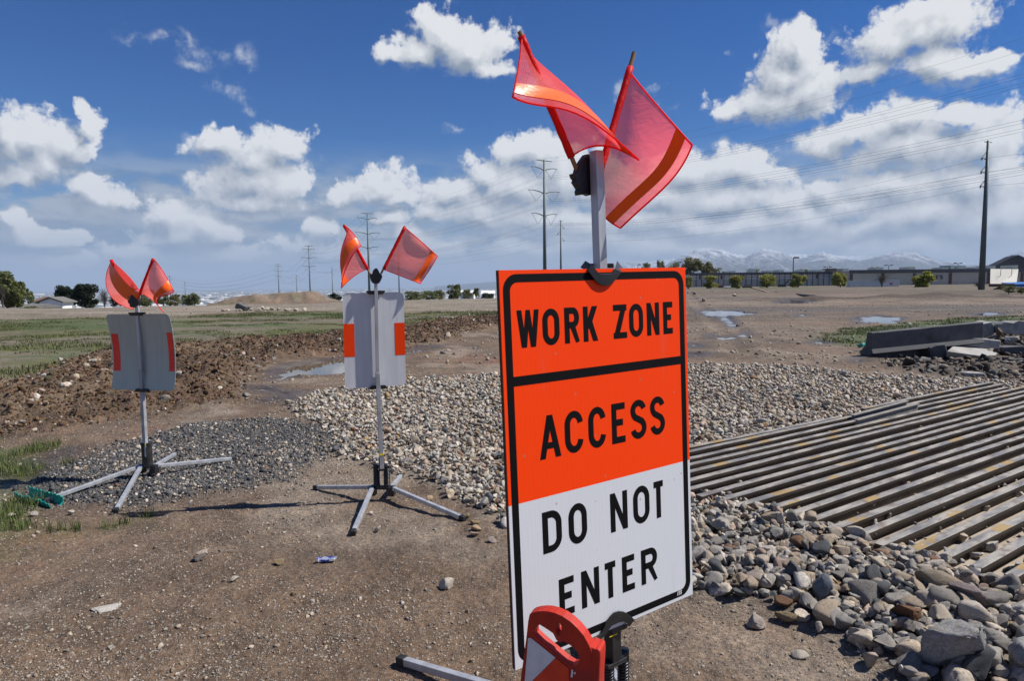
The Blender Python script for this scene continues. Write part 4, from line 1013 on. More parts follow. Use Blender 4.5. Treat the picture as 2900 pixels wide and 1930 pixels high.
def merge(sets, name):
    """sets: list of (lod, positions, sizes, colours) -> one mesh"""
    Vs, Fs, Cs, o = [], [], [], 0
    for lod, P, S, C in sets:
        rn = np.random.default_rng(len(P) + lod); Rm = rotations(len(P), rn); pick = rn.integers(0, 18, len(P)); Ft = ICO[lod][1]
        for v in range(18):
            i = np.where(pick == v)[0]
            if not len(i): continue
            W = np.einsum('nij,kj->nki', Rm[i], LIB[lod][v]) * S[i][:, None, None] + P[i][:, None, :]
            n, kk = W.shape[:2]; Vs.append(W.reshape(-1, 3)); Fs.append((Ft[None] + (o + np.arange(n) * kk)[:, None, None]).reshape(-1, 3)); Cs.append(np.repeat(C[i], kk, 0)); o += n * kk
    return fast_mesh(name, np.concatenate(Vs), np.concatenate(Fs), np.concatenate(Cs))
m_stone, T, b = new_mat('stone')
at_ = T.n.new('ShaderNodeAttribute'); at_.attribute_name = 'Col'; pos = T.n.new('ShaderNodeNewGeometry').outputs['Position']
sc = T.n.new('ShaderNodeVectorMath'); sc.operation = 'SCALE'; T.l.new(at_.outputs['Color'], sc.inputs[0]); T.l.new(T.mapr(T.noise(pos, 55, 6, 0.7), .3, .7, .62, 1.3), sc.inputs['Scale'])
T.l.new(sc.outputs[0], b.inputs['Base Color']); b.inputs['Roughness'].default_value = 0.82; b.inputs['Specular IOR Level'].default_value = 0.3
bp = T.n.new('ShaderNodeBump'); bp.inputs['Strength'].default_value = 0.6; bp.inputs['Distance'].default_value = 0.006
T.l.new(T.noise(pos, 120, 5, 0.7), bp.inputs['Height']); T.l.new(bp.outputs[0], b.inputs['Normal'])
PAL = np.array([(.36,.30,.235),(.33,.315,.295),(.36,.275,.225),(.48,.44,.39),(.30,.21,.115),(.085,.092,.10),(.18,.105,.065),(.21,.20,.19),(.42,.37,.31),(.26,.20,.15)])
PALW = np.array([.18,.22,.05,.15,.02,.05,.02,.13,.15,.03]); PAL = PAL * np.array([1.03, 1.0, .95])
PALN = ['tan','pale grey','pinkish','whitish','ochre','dark slate','rust brown','grey','buff','brown']
def stone_colors(n, rn):
    i = rn.choice(len(PAL), n, p=PALW / PALW.sum()); return np.clip(PAL[i] * rn.uniform(.72, 1.2, (n, 1)) + rn.normal(size=(n, 3)) * .004, .02, .7), i
def in_view(x, y, m=260):
    p = project(np.stack([x, y, np.zeros_like(x)], 1)); return (p[:, 2] > .3) & (p[:, 0] > -m) & (p[:, 0] < 2900 + m) & (p[:, 1] < 1930 + m)

# rails: direction across and along the mat
rail_q = [-4.80 + 0.172 * i for i in range(25)]
RTOP = 0.165
rail_s0 = []
_known = {-3.59: 4.25, -3.43: 4.30, -3.28: 4.27, -3.10: 4.33, -2.93: 4.37, -2.82: 4.32, -2.58: 4.41, -2.41: 4.37, -2.25: 4.40, -2.07: 4.46, -1.88: 4.53, -1.72: 4.54}
for qv in rail_q:
    kk = min(_known, key=lambda a: abs(a - qv)); rail_s0.append(_known[kk] + 0.0 if abs(kk - qv) < .2 else (4.15 + 0.08 * math.sin(qv * 31) if qv < -3.6 else 4.6 + 0.04 * (qv + 1.7)))
def on_rails(x, y):
    s = x * RD[0] + y * RD[1]; q = x * RQ[0] + y * RQ[1]; return (s > 4.52) & (s < 13.0) & (q > -4.86) & (q < -0.6)

# ---- crushed rock apron
lo, hi = Z_APRON.min(0), Z_APRON.max(0); hi = np.minimum(hi, [16, 22]); lo = np.maximum(lo, [-8, 2])
N = int((hi - lo).prod() * 620); x = RNG.uniform(lo[0], hi[0], N); y = RNG.uniform(lo[1], hi[1], N)
r = np.hypot(x, y); keep = in_view(x, y) & (RNG.random(N) < np.where(r < 6, 1.0, np.where(r < 10, .75, .50)))
x, y = x[keep], y[keep]; q = zones(x, y); keep = (q['apron'] > RNG.uniform(.25, .95, len(x))) & ~(on_rails(x, y) & (RNG.random(len(x)) < .93))
x, y = x[keep], y[keep]; r = np.hypot(x, y); z = ground_z(x, y)
size = RNG.gamma(5, 1 / 5, len(x)) * 0.0255; rocky = sstep(7.0, 3.3, r) * sstep(0.2, 1.2, x)   # coarser towards the front right
size *= (1 + 0.35 * rocky + 1.1 * rocky * RNG.random(len(x)) ** 3 + np.where(r > 9, .12, 0)); size = np.clip(size, .009, .10)
on = on_rails(x, y); size[on] *= .7
layer = RNG.random(len(x)); zz = z + size * (.15 + .55 * layer) + .028 * layer * (size < .05); zz[on] += .03
col, ci = stone_colors(len(x), RNG)
gm = RNG.random(len(x)) < rocky * .75; k3 = RNG.choice([1, 7, 7, 5, 1, 0, 8], len(x)); ci = np.where(gm, k3, ci); col = np.where(gm[:, None], PAL[ci] * RNG.uniform(.75, 1.2, (len(x), 1)), col)
pj = project(np.stack([x, y, zz], 1)); app = size / pj[:, 2] * 1900
front = (pj[:, 0] > 20) & (pj[:, 0] < 2880) & (pj[:, 1] < 1915) & ~((pj[:, 0] > 1395) & (pj[:, 0] < 1975) & (pj[:, 1] > 740)) & (r < 9)
cand = np.where(front & (layer > .45))[0]; cand = cand[np.argsort(-app[cand])][:262]
rest = np.ones(len(x), bool); rest[cand] = False
P = np.stack([x, y, zz], 1); sets = []
for lod, m in ((2, (r < 5.8)), (1, (r >= 5.8) & (r < 9.5)), (0, r >= 9.5)):
    i = np.where(rest & m)[0]
    if lod == 2: i1 = i[size[i] < .022]; sets.append((1, P[i1], size[i1], col[i1])); i = i[size[i] >= .022]
    if len(i): sets.append((lod, P[i], size[i], col[i]))
print('apron stones', len(x), [(s[0], len(s[1])) for s in sets])
link('crushed_rock', merge(sets, 'crushed_rock'), m_stone, kind='stuff', label='crushed rock laid as an apron round the rail mat')

# ---- pebbles and grit lying on the dirt, clods and stones in the spoil ridge, dark millings
def sample(n, rmin, rmax, a0=-42, a1=42, power=1.0):
    a = np.radians(RNG.uniform(a0, a1, n)); r = rmin + (rmax - rmin) * RNG.random(n) ** power; return r * np.sin(a), r * np.cos(a)
sets = []
for n, r0, r1, smin, smean, lod in ((70000, 1.2, 4.0, .0016, .0030, 0), (4400, 1.2, 4.4, .0045, .0078, 1), (60000, 3.4, 8.0, .0032, .0052, 0), (1500, 3, 9, .009, .0125, 1), (36000, 6.5, 16, .006, .010, 0), (30000, 14, 70, .014, .030, 0)):
    x, y = sample(n, r0, r1); q = zones(x, y); cl = fbm(x * .9, y * .9, 4, 201) + .45 * fbm(x * .25, y * .25, 3, 205)
    k = (RNG.random(n) < np.clip(.42 + 1.7 * cl, .06, 1)) & (q['apron'] < .6) & (q['mead'] < .6) & (q['pool'] > .02) & in_view(x, y)
    x, y = x[k], y[k]; s = smin + RNG.exponential(smean - smin, len(x)); s = np.clip(s, smin, smean * 3.5); z = ground_z(x, y)
    c, _ = stone_colors(len(x), RNG); c = c * .72 + np.array([.17, .125, .088]) * .30; sets.append((lod, np.stack([x, y, z + s * .15], 1), s, c))
link('gravel', merge(sets, 'gravel'), m_stone, kind='stuff', label='loose pebbles and grit scattered over the bare dirt')
sets = []
x, y = sample(200000, 6, 40, -44, 4, 0.8); q = zones(x, y); k = (q['berm'] > RNG.uniform(.2, .9, len(x))); x, y = x[k], y[k]; r = np.hypot(x, y)
s = np.clip(.007 + RNG.exponential(.0115, len(x)) * (.6 + r / 34), .007, .075); z = ground_z(x, y)
c = np.array([.095, .056, .031]) * RNG.uniform(.5, 1.5, (len(x), 1)) + RNG.normal(size=(len(x), 3)) * .006
sets.append((0, np.stack([x, y, z + s * .2], 1)[s < .05], s[s < .05], np.clip(c, .01, .4)[s < .05])); sets.append((1, np.stack([x, y, z + s * .2], 1)[s >= .05], s[s >= .05], np.clip(c, .01, .4)[s >= .05]))
print('clods', len(x)); link('dirt_clods', merge(sets, 'dirt_clods'), m_stone, kind='stuff', label='brown clods of the churned soil ridge')
x, y = sample(14000, 6, 36, -44, 4, 0.8); q = zones(x, y); k = (q['berm'] > .3) & (RNG.random(len(x)) < np.clip(.35 + 2 * fbm(x * .5, y * .5, 3, 211), .02, 1) * (.35 + .65 * sstep(13, 8, np.hypot(x, y)))); x, y = x[k], y[k]
s = np.clip(.014 + RNG.exponential(.022, len(x)), .014, .12); c, _ = stone_colors(len(x), RNG)
link('field_stones', merge([(1, np.stack([x, y, ground_z(x, y) + s * .35], 1), s, c * 1.0)], 'field_stones'), m_stone, kind='stuff', label='pale stones dug up with the churned soil')
x, y = sample(150000, 4.5, 12, -44, 0); q = zones(x, y); k = (q['mill'] > RNG.uniform(.1, .9, len(x))) & (q['pool'] > 0); x, y = x[k], y[k]
s = np.clip(.004 + RNG.exponential(.0052, len(x)), .004, .036); c, _ = stone_colors(len(x), RNG); dk = RNG.random((len(x), 1)) < .76 + .5 * fbm(x * .8, y * .8, 3, 221)[:, None]
c = np.where(dk, np.array([.075, .076, .080]) * RNG.uniform(.5, 1.6, (len(x), 1)), c)
link('asphalt_millings', merge([(0, np.stack([x, y, ground_z(x, y) + s * .3], 1), s, c)], 'asphalt_millings'), m_stone, kind='stuff', label='dark grey asphalt millings heaped round the sign stand')

# ---- rocks one can point at
ROCKMAT = {}
def rock_material(rgb, key):
    if key in ROCKMAT: return ROCKMAT[key]
    c = np.array(rgb); m = pbr('rock_' + key, tuple(c * .74), tuple(np.minimum(c * 1.22, .75)), 16, .85, bump=.7, bscale=42, c3=tuple(c * np.array([.82, .72, .62])), spec=.3, bdist=.012)
    ROCKMAT[key] = m; return m
rock_meshes = []
def rock_mesh(seed, lod=2, angular=.7):
    rn = np.random.default_rng(seed); V = stone_shape(lod, rn, angular)
    if lod >= 3:
        for o_, (f, a) in enumerate(((2.2, .10), (5, .045), (11, .02))):
            V += (fbm(V[:, 0] * f + seed, V[:, 1] * f + V[:, 2] * f * 1.7, 2, seed + o_) * a)[:, None] * V
    V = V / np.abs(V).max(0); return fast_mesh('rock', V, ICO[lod][1])
LIBR = [rock_mesh(400 + i, 2, np.random.default_rng(i).uniform(.25, 1)) for i in range(24)]
landmarks = [('behind the round pink stone', G(2220, 1640)), ('left of the tall blue-grey oval stone', G(2250, 1720)), ('behind the tall blue-grey oval stone', G(2330, 1600)), ('beside the rust brown crumbly rock', G(2560, 1800)),
    ('behind the largest grey boulder', G(2660, 1640)), ('at the right edge by the dark slate boulder', G(2860, 1640)), ('among cobbles beside the big sign', G(2030, 1560)), ('just right of the big sign below the rails', G(1990, 1480)),
    ('by the lower end of the third rail in front', G(2420, 1560)), ('by the lower end of the nearest rails', G(2640, 1590)), ('by the middle rail ends', G(2250, 1500)), ('by the rail ends nearest the sign', G(2060, 1420)),
    ('on the gravel edge right of the coil spring stand', G(1180, 1360)), ('on the gravel edge left of the big sign', G(1360, 1430)), ('on the gravel behind the coil spring stand', G(1120, 1280)), ('on the gravel slope left of the big sign', G(1320, 1330)),
    ('on the gravel near the lone pale rock', G(2130, 1690)), ('beside the olive boulder', G(2830, 1720)), ('on the front edge of the gravel', G(2420, 1760)), ('on the far gravel left of the big sign', G(1300, 1230)), ('beyond the rails on the grey gravel', G(2100, 1180))]
shape_of = ['angular', 'blocky', 'rounded', 'flat', 'sharp edged']
def add_rock(me, mat, loc, dims, rz, tilt, label, group=None):
    o = bpy.data.objects.new('rock', me); COL.objects.link(o); o.location = loc; o.scale = dims; o.rotation_euler = (tilt[0], tilt[1], rz)
    if not me.materials: me.materials.append(mat)
    o.material_slots[0].link = 'OBJECT'; o.material_slots[0].material = mat; tag(o, label, 'rock', group); return o
seen = {}
todo = []
for n_, i in enumerate(cand):
    lm = min(landmarks, key=lambda a: np.hypot(*(a[1][:2] - P[i][:2])))[0]; sz = 'small' if size[i] < .05 else ('medium' if size[i] < .068 else 'large'); sh = shape_of[n_ % 5]
    todo.append((i, f'{sz} {PALN[ci[i]]} {sh} rock {lm}', n_))
for i, lb, n_ in todo:
    k = ci[i]; d = size[i]; rn = np.random.default_rng(1000 + n_); f = {'r': (1, .92, .8), 'f': (1, .8, .38), 'b': (1, .8, .72), 'a': (1, .72, .62), 's': (1, .66, .5)}[shape_of[n_ % 5][0]]
    add_rock(LIBR[(n_ * 7) % 24], rock_material(PAL[k], PALN[k].replace(' ', '_')), P[i] + np.array([0, 0, d * .12]), (d * f[0], d * f[1], d * f[2]), rn.uniform(0, 6.28), (rn.normal() * .25, rn.normal() * .25), lb, 'rocks of the gravel apron')

BOULD = [  # x0 y0 x1 y1 (survey box), colour, key, angular, label, depth factor, lod
 (2615,1745,2780,1960,(.30,.295,.285),'grey_boulder',1.0,'largest grey angular boulder at the front of the gravel',.8,3),
 (2815,1805,2990,1990,(.33,.33,.33),'grey_boulder',.9,'big pale grey boulder cut by the right edge of the picture',.8,3),
 (2594,1663,2734,1743,(.25,.205,.15),'brown_boulder',.45,'long brown lumpy boulder behind the largest grey boulder',.7,3),
 (2686,1698,2802,1780,(.22,.18,.17),'purple_boulder',.9,'purplish boulder with a pale broken face above the largest boulder',.8,3),
 (2518,1731,2614,1815,(.16,.082,.042),'rust',.8,'rust brown crumbly rock left of the largest grey boulder',.9,3),
 (2782,1728,2895,1778,(.21,.20,.13),'olive',.4,'long olive boulder right of the purplish boulder',.7,3),
 (2775,1782,2878,1838,(.24,.22,.19),'grey_tan',.7,'grey tan boulder wedged between the two big grey ones',.8,3),
 (2844,1616,2915,1668,(.055,.065,.072),'slate',1.0,'dark slate boulder lying under the nearest rail',.8,3),
 (2573,1562,2620,1604,(.065,.075,.082),'slate',1.0,'dark slate block at the end of a rail',.9,3),
 (2286,1643,2354,1742,(.15,.18,.21),'blue_grey',.15,'tall blue-grey oval stone standing on end',.6,3),
 (2190,1606,2250,1655,(.36,.27,.225),'pink_grey',.2,'round pink stone on top of the gravel',.95,3),
 (2105,1632,2168,1676,(.40,.33,.28),'pale_pink',.3,'squat pale pink stone left of the round pink one',.9,3),
 (2111,1731,2168,1776,(.36,.31,.27),'pale_tan',.5,'lone pale rock on the dirt before the gravel',.9,3),
 (2193,1716,2255,1767,(.30,.22,.125),'layered_tan',.8,'tan layered rock on the dirt at the gravel edge',.8,3),
 (2613,1615,2662,1652,(.22,.125,.085),'red_brown',.25,'red-brown round stone below the rail ends',.95,3),
 (2241,1832,2290,1857,(.46,.42,.36),'whitish',.3,'flat whitish stone alone on the dark dirt',.7,2),
 (546,1544,588,1586,(.46,.39,.34),'pale_pink',.7,'pale pinkish rock alone on the dirt at left',.9,3),
 (775,1571,804,1593,(.40,.29,.19),'layered_tan',.4,'small tan rock on the dirt beside the crushed can',.8,2),
 (645,1627,676,1643,(.46,.44,.40),'whitish',.4,'small white chip on the reddish dirt',.7,2),
 (1242,1628,1292,1663,(.56,.50,.42),'cream',.05,'cream teardrop stone left of the big sign',.8,3),
 (1060,1477,1080,1498,(.47,.43,.37),'whitish',.6,'small whitish stone between two legs of the coil spring stand',.9,2),
 (1316,1451,1334,1468,(.32,.24,.11),'ochre',.2,'small ochre pebble behind the foot cap of the right stand leg',.9,2),
 (1328,1468,1360,1483,(.35,.27,.17),'layered_tan',.4,'flat tan stone touching the right stand leg',.8,2),
 (1334,1482,1367,1502,(.40,.29,.18),'peach',.3,'rounded peach stone in front of the right stand leg',.9,2),
 (1330,1499,1357,1516,(.38,.33,.30),'pink_grey',.8,'pinkish grey block lowest of three by the right stand leg',.9,2),
 (1380,1515,1409,1532,(.42,.38,.33),'pale_tan',.6,'pale stone by the left edge of the big sign',.8,2),
 (1209,1400,1229,1416,(.42,.31,.23),'peach',.4,'peach pebble alone below the gravel edge',.9,2),
 (386,1262,405,1278,(.50,.43,.36),'cream',.1,'round cream stone behind the covered stand base',.9,2),
 (188,1436,210,1452,(.48,.46,.43),'whitish',.8,'white angular stone beside the teal pipe',.9,2),
 (18,1445,42,1462,(.50,.47,.44),'whitish',.6,'white stone on moss left of the teal pipe',.9,2),
 (78,1440,106,1456,(.30,.31,.33),'pale_grey',.6,'grey stone below the teal pipe',.9,2)]
for n_, (x0, y0, x1, y1, c, key, ang, lb, df, lod) in enumerate(BOULD):
    g = G((x0 + x1) / 2, y1 - (y1 - y0) * .18, .03); zg = gz(g[0], g[1]); dep = (g - ORG) @ CF; w = (x1 - x0) / FPX * dep; h = (y1 - y0) / FPX * dep * .97
    dn = np.array([g[0], g[1]]) / np.hypot(g[0], g[1]); cen = np.array([g[0] + dn[0] * w * df * .25, g[1] + dn[1] * w * df * .25, zg + h * .42])
    me = rock_mesh(700 + n_ * 3, lod, ang); o = add_rock(me, rock_material(c, key), cen, (w / 2, w * df / 2, h / 2), -math.atan2(dn[0], dn[1]), (0, 0), lb)
# pale slab of dried plaster half sunk in the dirt
me = rock_mesh(905, 3, .9); g = G(299, 1728); o = add_rock(me, rock_material((.50, .47, .43), 'plaster'), (g[0], g[1], gz(g[0], g[1]) + .006), (.115, .085, .022), .3, (.03, .02), 'flat white slab of plaster half sunk in the dirt')
# pale rubble heap beyond the ridge
gp = G(750, 880)
for n_ in range(26):
    d = RNG.normal(size=2) * [1.5, .8]; s = RNG.uniform(.10, .27); lb = 'pale rubble rocks heaped in the far grass' if n_ else 'big dark grey rock at the left end of the pale rubble heap'
    if not n_: d = np.array([-1.7, 0]); s = .62
    X, Y = gp[0] + d[0], gp[1] + d[1]
    add_rock(LIBR[n_ % 24], rock_material((.13, .13, .13) if not n_ else (.42, .37, .30), 'dark_grey' if not n_ else 'rubble'), (X, Y, gz(X, Y) + s * .4 + .15 * math.exp(-d @ d)), (s, s * .8, s * .62), n_ * 1.7, (.1, .2), lb, None if not n_ else 'pale rubble rocks')

# ---- small litter
m_can = pbr('crushed_can', (.06, .10, .55), (.75, .76, .8), 26, .28, .7, lo=.45, hi=.55)
g = G(927, 1592); k = MB(); zz_ = gz(g[0], g[1])
k.prism([np.array([g[0], g[1], zz_ + .006]) + np.array(p) for p in ((-.062, -.022, 0), (-.02, -.03, .006), (.05, -.018, .004), (.064, .012, .012), (.03, .026, .004), (-.03, .02, .012), (-.066, .008, .004))], (0.004, 0.002, .014))
k.tube([np.array([g[0] - .062, g[1] - .005, zz_ + .012]), np.array([g[0] - .054, g[1] - .005, zz_ + .014])], .022, 14)
k.build('crushed_can', m_can, label='crushed blue and silver drink can on the dirt', cat='can', bevel=.002)
m_stick = pbr('dry_stick', (.34, .29, .23), (.25, .20, .15), 30, .85)
a, c = G(631, 1566), G(676, 1563); a[2] = gz(a[0], a[1]) + .006; c[2] = gz(c[0], c[1]) + .012; k = MB(); k.tube([a, (a + c) / 2 + np.array([0, .004, .004]), c], [.004, .005, .0025], 7); k.build('stick', m_stick, label='short dry stick lying on the dirt', cat='stick')
m_wire = pbr('wire', (.22, .19, .15), rough=.6); k = MB()
k.tube([lerp(G(*p, z_), G(*p, z_), 0) for p, z_ in (((2494, 1773), .09), ((2500, 1784), .10), ((2512, 1787), .12), ((2522, 1800), .12), ((2525, 1815), .10), ((2540, 1830), .08), ((2555, 1834), .07), ((2576, 1832), .07))], .0035, 6)
k.build('wire', m_wire, label='thin bent wire curling over the front rocks', cat='wire')
# torn half of a teal corrugated pipe
m_teal = pbr('teal_plastic', (.012, .22, .17), (.02, .30, .24), 8, .4, bump=.05)
k = MB(); a = atY(62, 1396, 5.95); c = atY(160, 1437, 5.72); a[2] = gz(a[0], a[1]) + .07; c[2] = gz(c[0], c[1]) + .045; d = (c - a); L = np.linalg.norm(d); d /= L
x_ = np.cross(d, (0, 0, 1)); x_ /= np.linalg.norm(x_); y_ = np.cross(x_, d); NU, NV = 72, 14; rows = []
for i in range(NU + 1):
    t = i / NU; rr = .064 + .006 * math.sin(t * 2 * math.pi * 9); rag = .10 * math.sin(t * 37) + .10 * math.sin(t * 17 + 1); a0, a1 = R(-215) - rag * .3, R(8) + rag
    rows.append([k.b.verts.new(a + d * L * t + rr * (math.cos(a0 + (a1 - a0) * j / NV) * x_ + math.sin(a0 + (a1 - a0) * j / NV) * y_)) for j in range(NV + 1)])
for i in range(NU):
    for j in range(NV): k.b.faces.new((rows[i][j], rows[i][j + 1], rows[i + 1][j + 1], rows[i + 1][j]))
o = k.build('corrugated_pipe', m_teal, label='torn half of a teal corrugated pipe under a stand leg', cat='pipe', smooth=True); md = o.modifiers.new('wall', 'SOLIDIFY'); md.thickness = .004
k = MB(); k.tube([G(2432, 981, .12), G(2443, 978, .16), G(2446, 976, .17)], .05, 10); k.build('pipe_stub', m_teal, label='short teal pipe stub by the dark concrete barrier', cat='pipe')

# ================================================================ rail mat
m_rail, T, b = new_mat('worn_rail')
pos = T.n.new('ShaderNodeTexCoord').outputs['Object']; geo = T.n.new('ShaderNodeNewGeometry')
inf = T.n.new('ShaderNodeObjectInfo').outputs['Random']
cmb = T.n.new('ShaderNodeCombineXYZ'); T.l.new(T.math('MULTIPLY', inf, 40.0), cmb.inputs[0]); pp_ = T.vec('ADD', pos, cmb.outputs[0])
n1 = T.noise(T.vec('MULTIPLY', pp_, (2.2, 9, 9)), 1.0, 6, .65); n2 = T.noise(T.vec('MULTIPLY', pp_, (1.1, 2, 2)), 1.0, 3, .5)
steel = T.mix(T.mapr(n1, .35, .65), (.16, .155, .15), (.36, .33, .285))
steel = T.mix(T.mapr(T.noise(pp_, 5.0, 5, .65), .50, .66), steel, (.175, .13, .095))
sx_ = T.n.new('ShaderNodeSeparateXYZ'); T.l.new(pp_, sx_.inputs[0]); cell = T.math('SNAP', sx_.outputs[0], .19); wn = T.n.new('ShaderNodeTexWhiteNoise'); wn.noise_dimensions = '2D'
c2_ = T.n.new('ShaderNodeCombineXYZ'); T.l.new(cell, c2_.inputs[0]); T.l.new(inf, c2_.inputs[1]); T.l.new(c2_.outputs[0], wn.inputs['Vector'])
paint = T.math('MULTIPLY', T.math('GREATER_THAN', T.math('ADD', T.math('MULTIPLY', wn.outputs['Value'], .55), T.math('MULTIPLY', n2, .75)), T.math('ADD', .82, T.math('MULTIPLY', inf, .12))), T.mapr(n1, .30, .50))
steel = T.mix(T.math('MULTIPLY', paint, .8), steel, (.33, .21, .055))
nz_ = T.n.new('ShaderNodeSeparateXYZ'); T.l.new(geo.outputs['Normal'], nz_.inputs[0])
side = T.mix(T.mapr(n1, .3, .7), (.036, .027, .021), (.08, .060, .046))  # rail sides coloured darker for the shadow in the gaps
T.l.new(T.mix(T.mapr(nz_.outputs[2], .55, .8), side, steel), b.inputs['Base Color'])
b.inputs['Metallic'].default_value = .2; T.l.new(T.mapr(n1, .3, .7, .42, .72), b.inputs['Roughness'])
bp = T.n.new('ShaderNodeBump'); bp.inputs['Strength'].default_value = .35; bp.inputs['Distance'].default_value = .004; T.l.new(T.noise(pp_, 45, 5, .7), bp.inputs['Height']); T.l.new(bp.outputs[0], b.inputs['Normal'])
prof = [(-.033, 0), (.033, 0), (.034, -.006), (.032, -.028), (.010, -.040), (.009, -.118), (.022, -.126), (.070, -.136), (.070, -.145), (-.070, -.145), (-.070, -.136), (-.022, -.126), (-.009, -.118), (-.010, -.040), (-.032, -.028), (-.034, -.006)]
nth = ['first','second','third','fourth','fifth','sixth','seventh','eighth','ninth','tenth','eleventh','twelfth','thirteenth','fourteenth','fifteenth','sixteenth','seventeenth','eighteenth','nineteenth','twentieth','twenty-first','twenty-second','twenty-third','twenty-fourth','twenty-fifth']
def add_rail(q_, s0, s1, zt, lb, skew=0.0):
    k = MB(); L = s1 - s0; n = max(2, int(L / .5)); rings = []; ph = q_ * 13
    for i in range(n + 1):
        xx = L * i / n; rings.append([k.b.verts.new((xx, p[0] + .006 * math.sin(xx * .6 + ph), p[1] + .004 * math.sin(xx * .9 + ph * 2))) for p in prof])
    for i in range(n):
        for j in range(16): k.b.faces.new((rings[i][j], rings[i][(j + 1) % 16], rings[i + 1][(j + 1) % 16], rings[i + 1][j]))
    k.b.faces.new(rings[0]); k.b.faces.new(rings[-1][::-1])
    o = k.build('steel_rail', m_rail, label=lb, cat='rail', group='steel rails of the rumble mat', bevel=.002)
    p = RD * s0 + RQ * q_; o.location = (p[0], p[1], zt); o.rotation_euler = (0, 0, math.atan2(RD[1], RD[0]) + skew)
    return o
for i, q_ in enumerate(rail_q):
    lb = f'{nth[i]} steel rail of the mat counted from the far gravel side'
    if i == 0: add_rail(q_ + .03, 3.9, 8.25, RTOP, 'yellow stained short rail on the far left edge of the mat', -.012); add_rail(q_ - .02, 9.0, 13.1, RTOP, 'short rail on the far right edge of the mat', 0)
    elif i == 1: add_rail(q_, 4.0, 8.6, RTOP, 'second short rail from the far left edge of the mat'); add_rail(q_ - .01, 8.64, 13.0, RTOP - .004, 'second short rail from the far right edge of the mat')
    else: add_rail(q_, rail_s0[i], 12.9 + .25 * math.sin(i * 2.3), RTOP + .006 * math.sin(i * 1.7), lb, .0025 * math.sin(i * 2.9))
m_plate = pbr('joint_plate', (.17, .155, .135), (.24, .22, .19), 7, .7, bump=.2)
for qq, s0, s1, lb in ((-4.55, 8.25, 9.7, 'bent steel joint plate standing between far rails'), (-4.36, 8.0, 9.6, 'steel joint plate with a cut end between far rails')):
    k = MB(); p = RD * s0 + RQ * qq; p2 = RD * s1 + RQ * (qq - .03); k.bar((p[0], p[1], RTOP - .01), (p2[0], p2[1], RTOP + .015), .012, .11); k.bar((p[0], p[1], RTOP + .04), (p2[0], p2[1], RTOP + .065), .06, .010); k.build('joint_plate', m_plate, label=lb, cat='steel plate', bevel=.002)
# packed sand in the gaps of the near rails, with dark crumbs of mud
m_sand = pbr('packed_sand', (.36, .30, .235), (.29, .235, .18), 6, .95, bump=.25, bscale=60)
k = MB()
for i in range(len(rail_q) - 1):
    qm = (rail_q[i] + rail_q[i + 1]) / 2; fill = .062 if i < 12 else .100
    s0 = max(rail_s0[i], rail_s0[i + 1]) + .05; A = RD * s0 + RQ * qm; B = RD * 12.7 + RQ * qm; w_ = .070 if i < 12 else .076
    zt = RTOP - .145 + fill * (.42 if i < 13 else .62)
    k.bar((A[0], A[1], zt - .03), (B[0], B[1], zt - .03), w_ * 2 - .024, .06)
k.build('packed_sand', m_sand, kind='stuff', label='dusty sand packed between the rails')
n = 2600; i = RNG.choice(len(rail_q) - 1, n, p=np.array([.25 if j < 11 else 1 for j in range(len(rail_q) - 1)]) / sum(.25 if j < 11 else 1 for j in range(len(rail_q) - 1)))
qv = np.array(rail_q)[i] + .086 + RNG.normal(size=n) * .022; sv = RNG.uniform(4.6, 9.5, n); cl = fbm(sv * 1.6 + i * 9.1, i * 3.3 + 0 * sv, 3, 231) > .02
qv, sv, i = qv[cl], sv[cl], i[cl]; s = np.clip(.004 + RNG.exponential(.006, len(sv)), .004, .026)
Pm = np.stack([RD[0] * sv + RQ[0] * qv, RD[1] * sv + RQ[1] * qv, RTOP - .145 + np.where(i < 12, .062 * .42, .100 * .62) + s * .3], 1)
link('mud_crumbs', merge([(0, Pm, s, np.array([.045, .044, .034]) * RNG.uniform(.6, 1.5, (len(s), 1)))], 'mud_crumbs'), m_stone, kind='stuff', label='dark mud crumbs fallen between the rails')

# ================================================================ grass
m_grass, T, b = new_mat('grass_blades'); at_ = T.n.new('ShaderNodeAttribute'); at_.attribute_name = 'Col'
T.l.new(at_.outputs['Color'], b.inputs['Base Color']); b.inputs['Roughness'].default_value = .6
def blades(x, y, h, wd, c, name, lb):
    n = len(x); z = ground_z(x, y) - .005; a = RNG.uniform(0, 2 * np.pi, n); ln = RNG.uniform(.1, .6, n) * h; b_ = RNG.uniform(0, 2 * np.pi, n)
    P0 = np.stack([x - wd * np.cos(a), y - wd * np.sin(a), z], 1); P1 = np.stack([x + wd * np.cos(a), y + wd * np.sin(a), z], 1)
    Mx = np.stack([x + ln * .4 * np.cos(b_), y + ln * .4 * np.sin(b_), z + h * .6], 1); dx = np.stack([wd * .6 * np.cos(a), wd * .6 * np.sin(a), 0 * a], 1); Tp = np.stack([x + ln * np.cos(b_), y + ln * np.sin(b_), z + h], 1)
    V = np.stack([P0, P1, Mx + dx, Mx - dx, Tp], 1).reshape(-1, 3); o = np.arange(n)[:, None] * 5
    Fq = np.concatenate([o + [0, 1, 2], o + [0, 2, 3], o + [3, 2, 4]], 0)
    return link(name, fast_mesh(name, V, Fq, np.repeat(c, 5, 0)), m_grass, kind='stuff', label=lb)
def gcol(n, a=(.055, .10, .018), b2=(.13, .135, .04)): return np.clip(np.array(a) + (np.array(b2) - np.array(a)) * RNG.random((n, 1)) * RNG.uniform(.6, 1.3, (n, 1)), .01, .4)
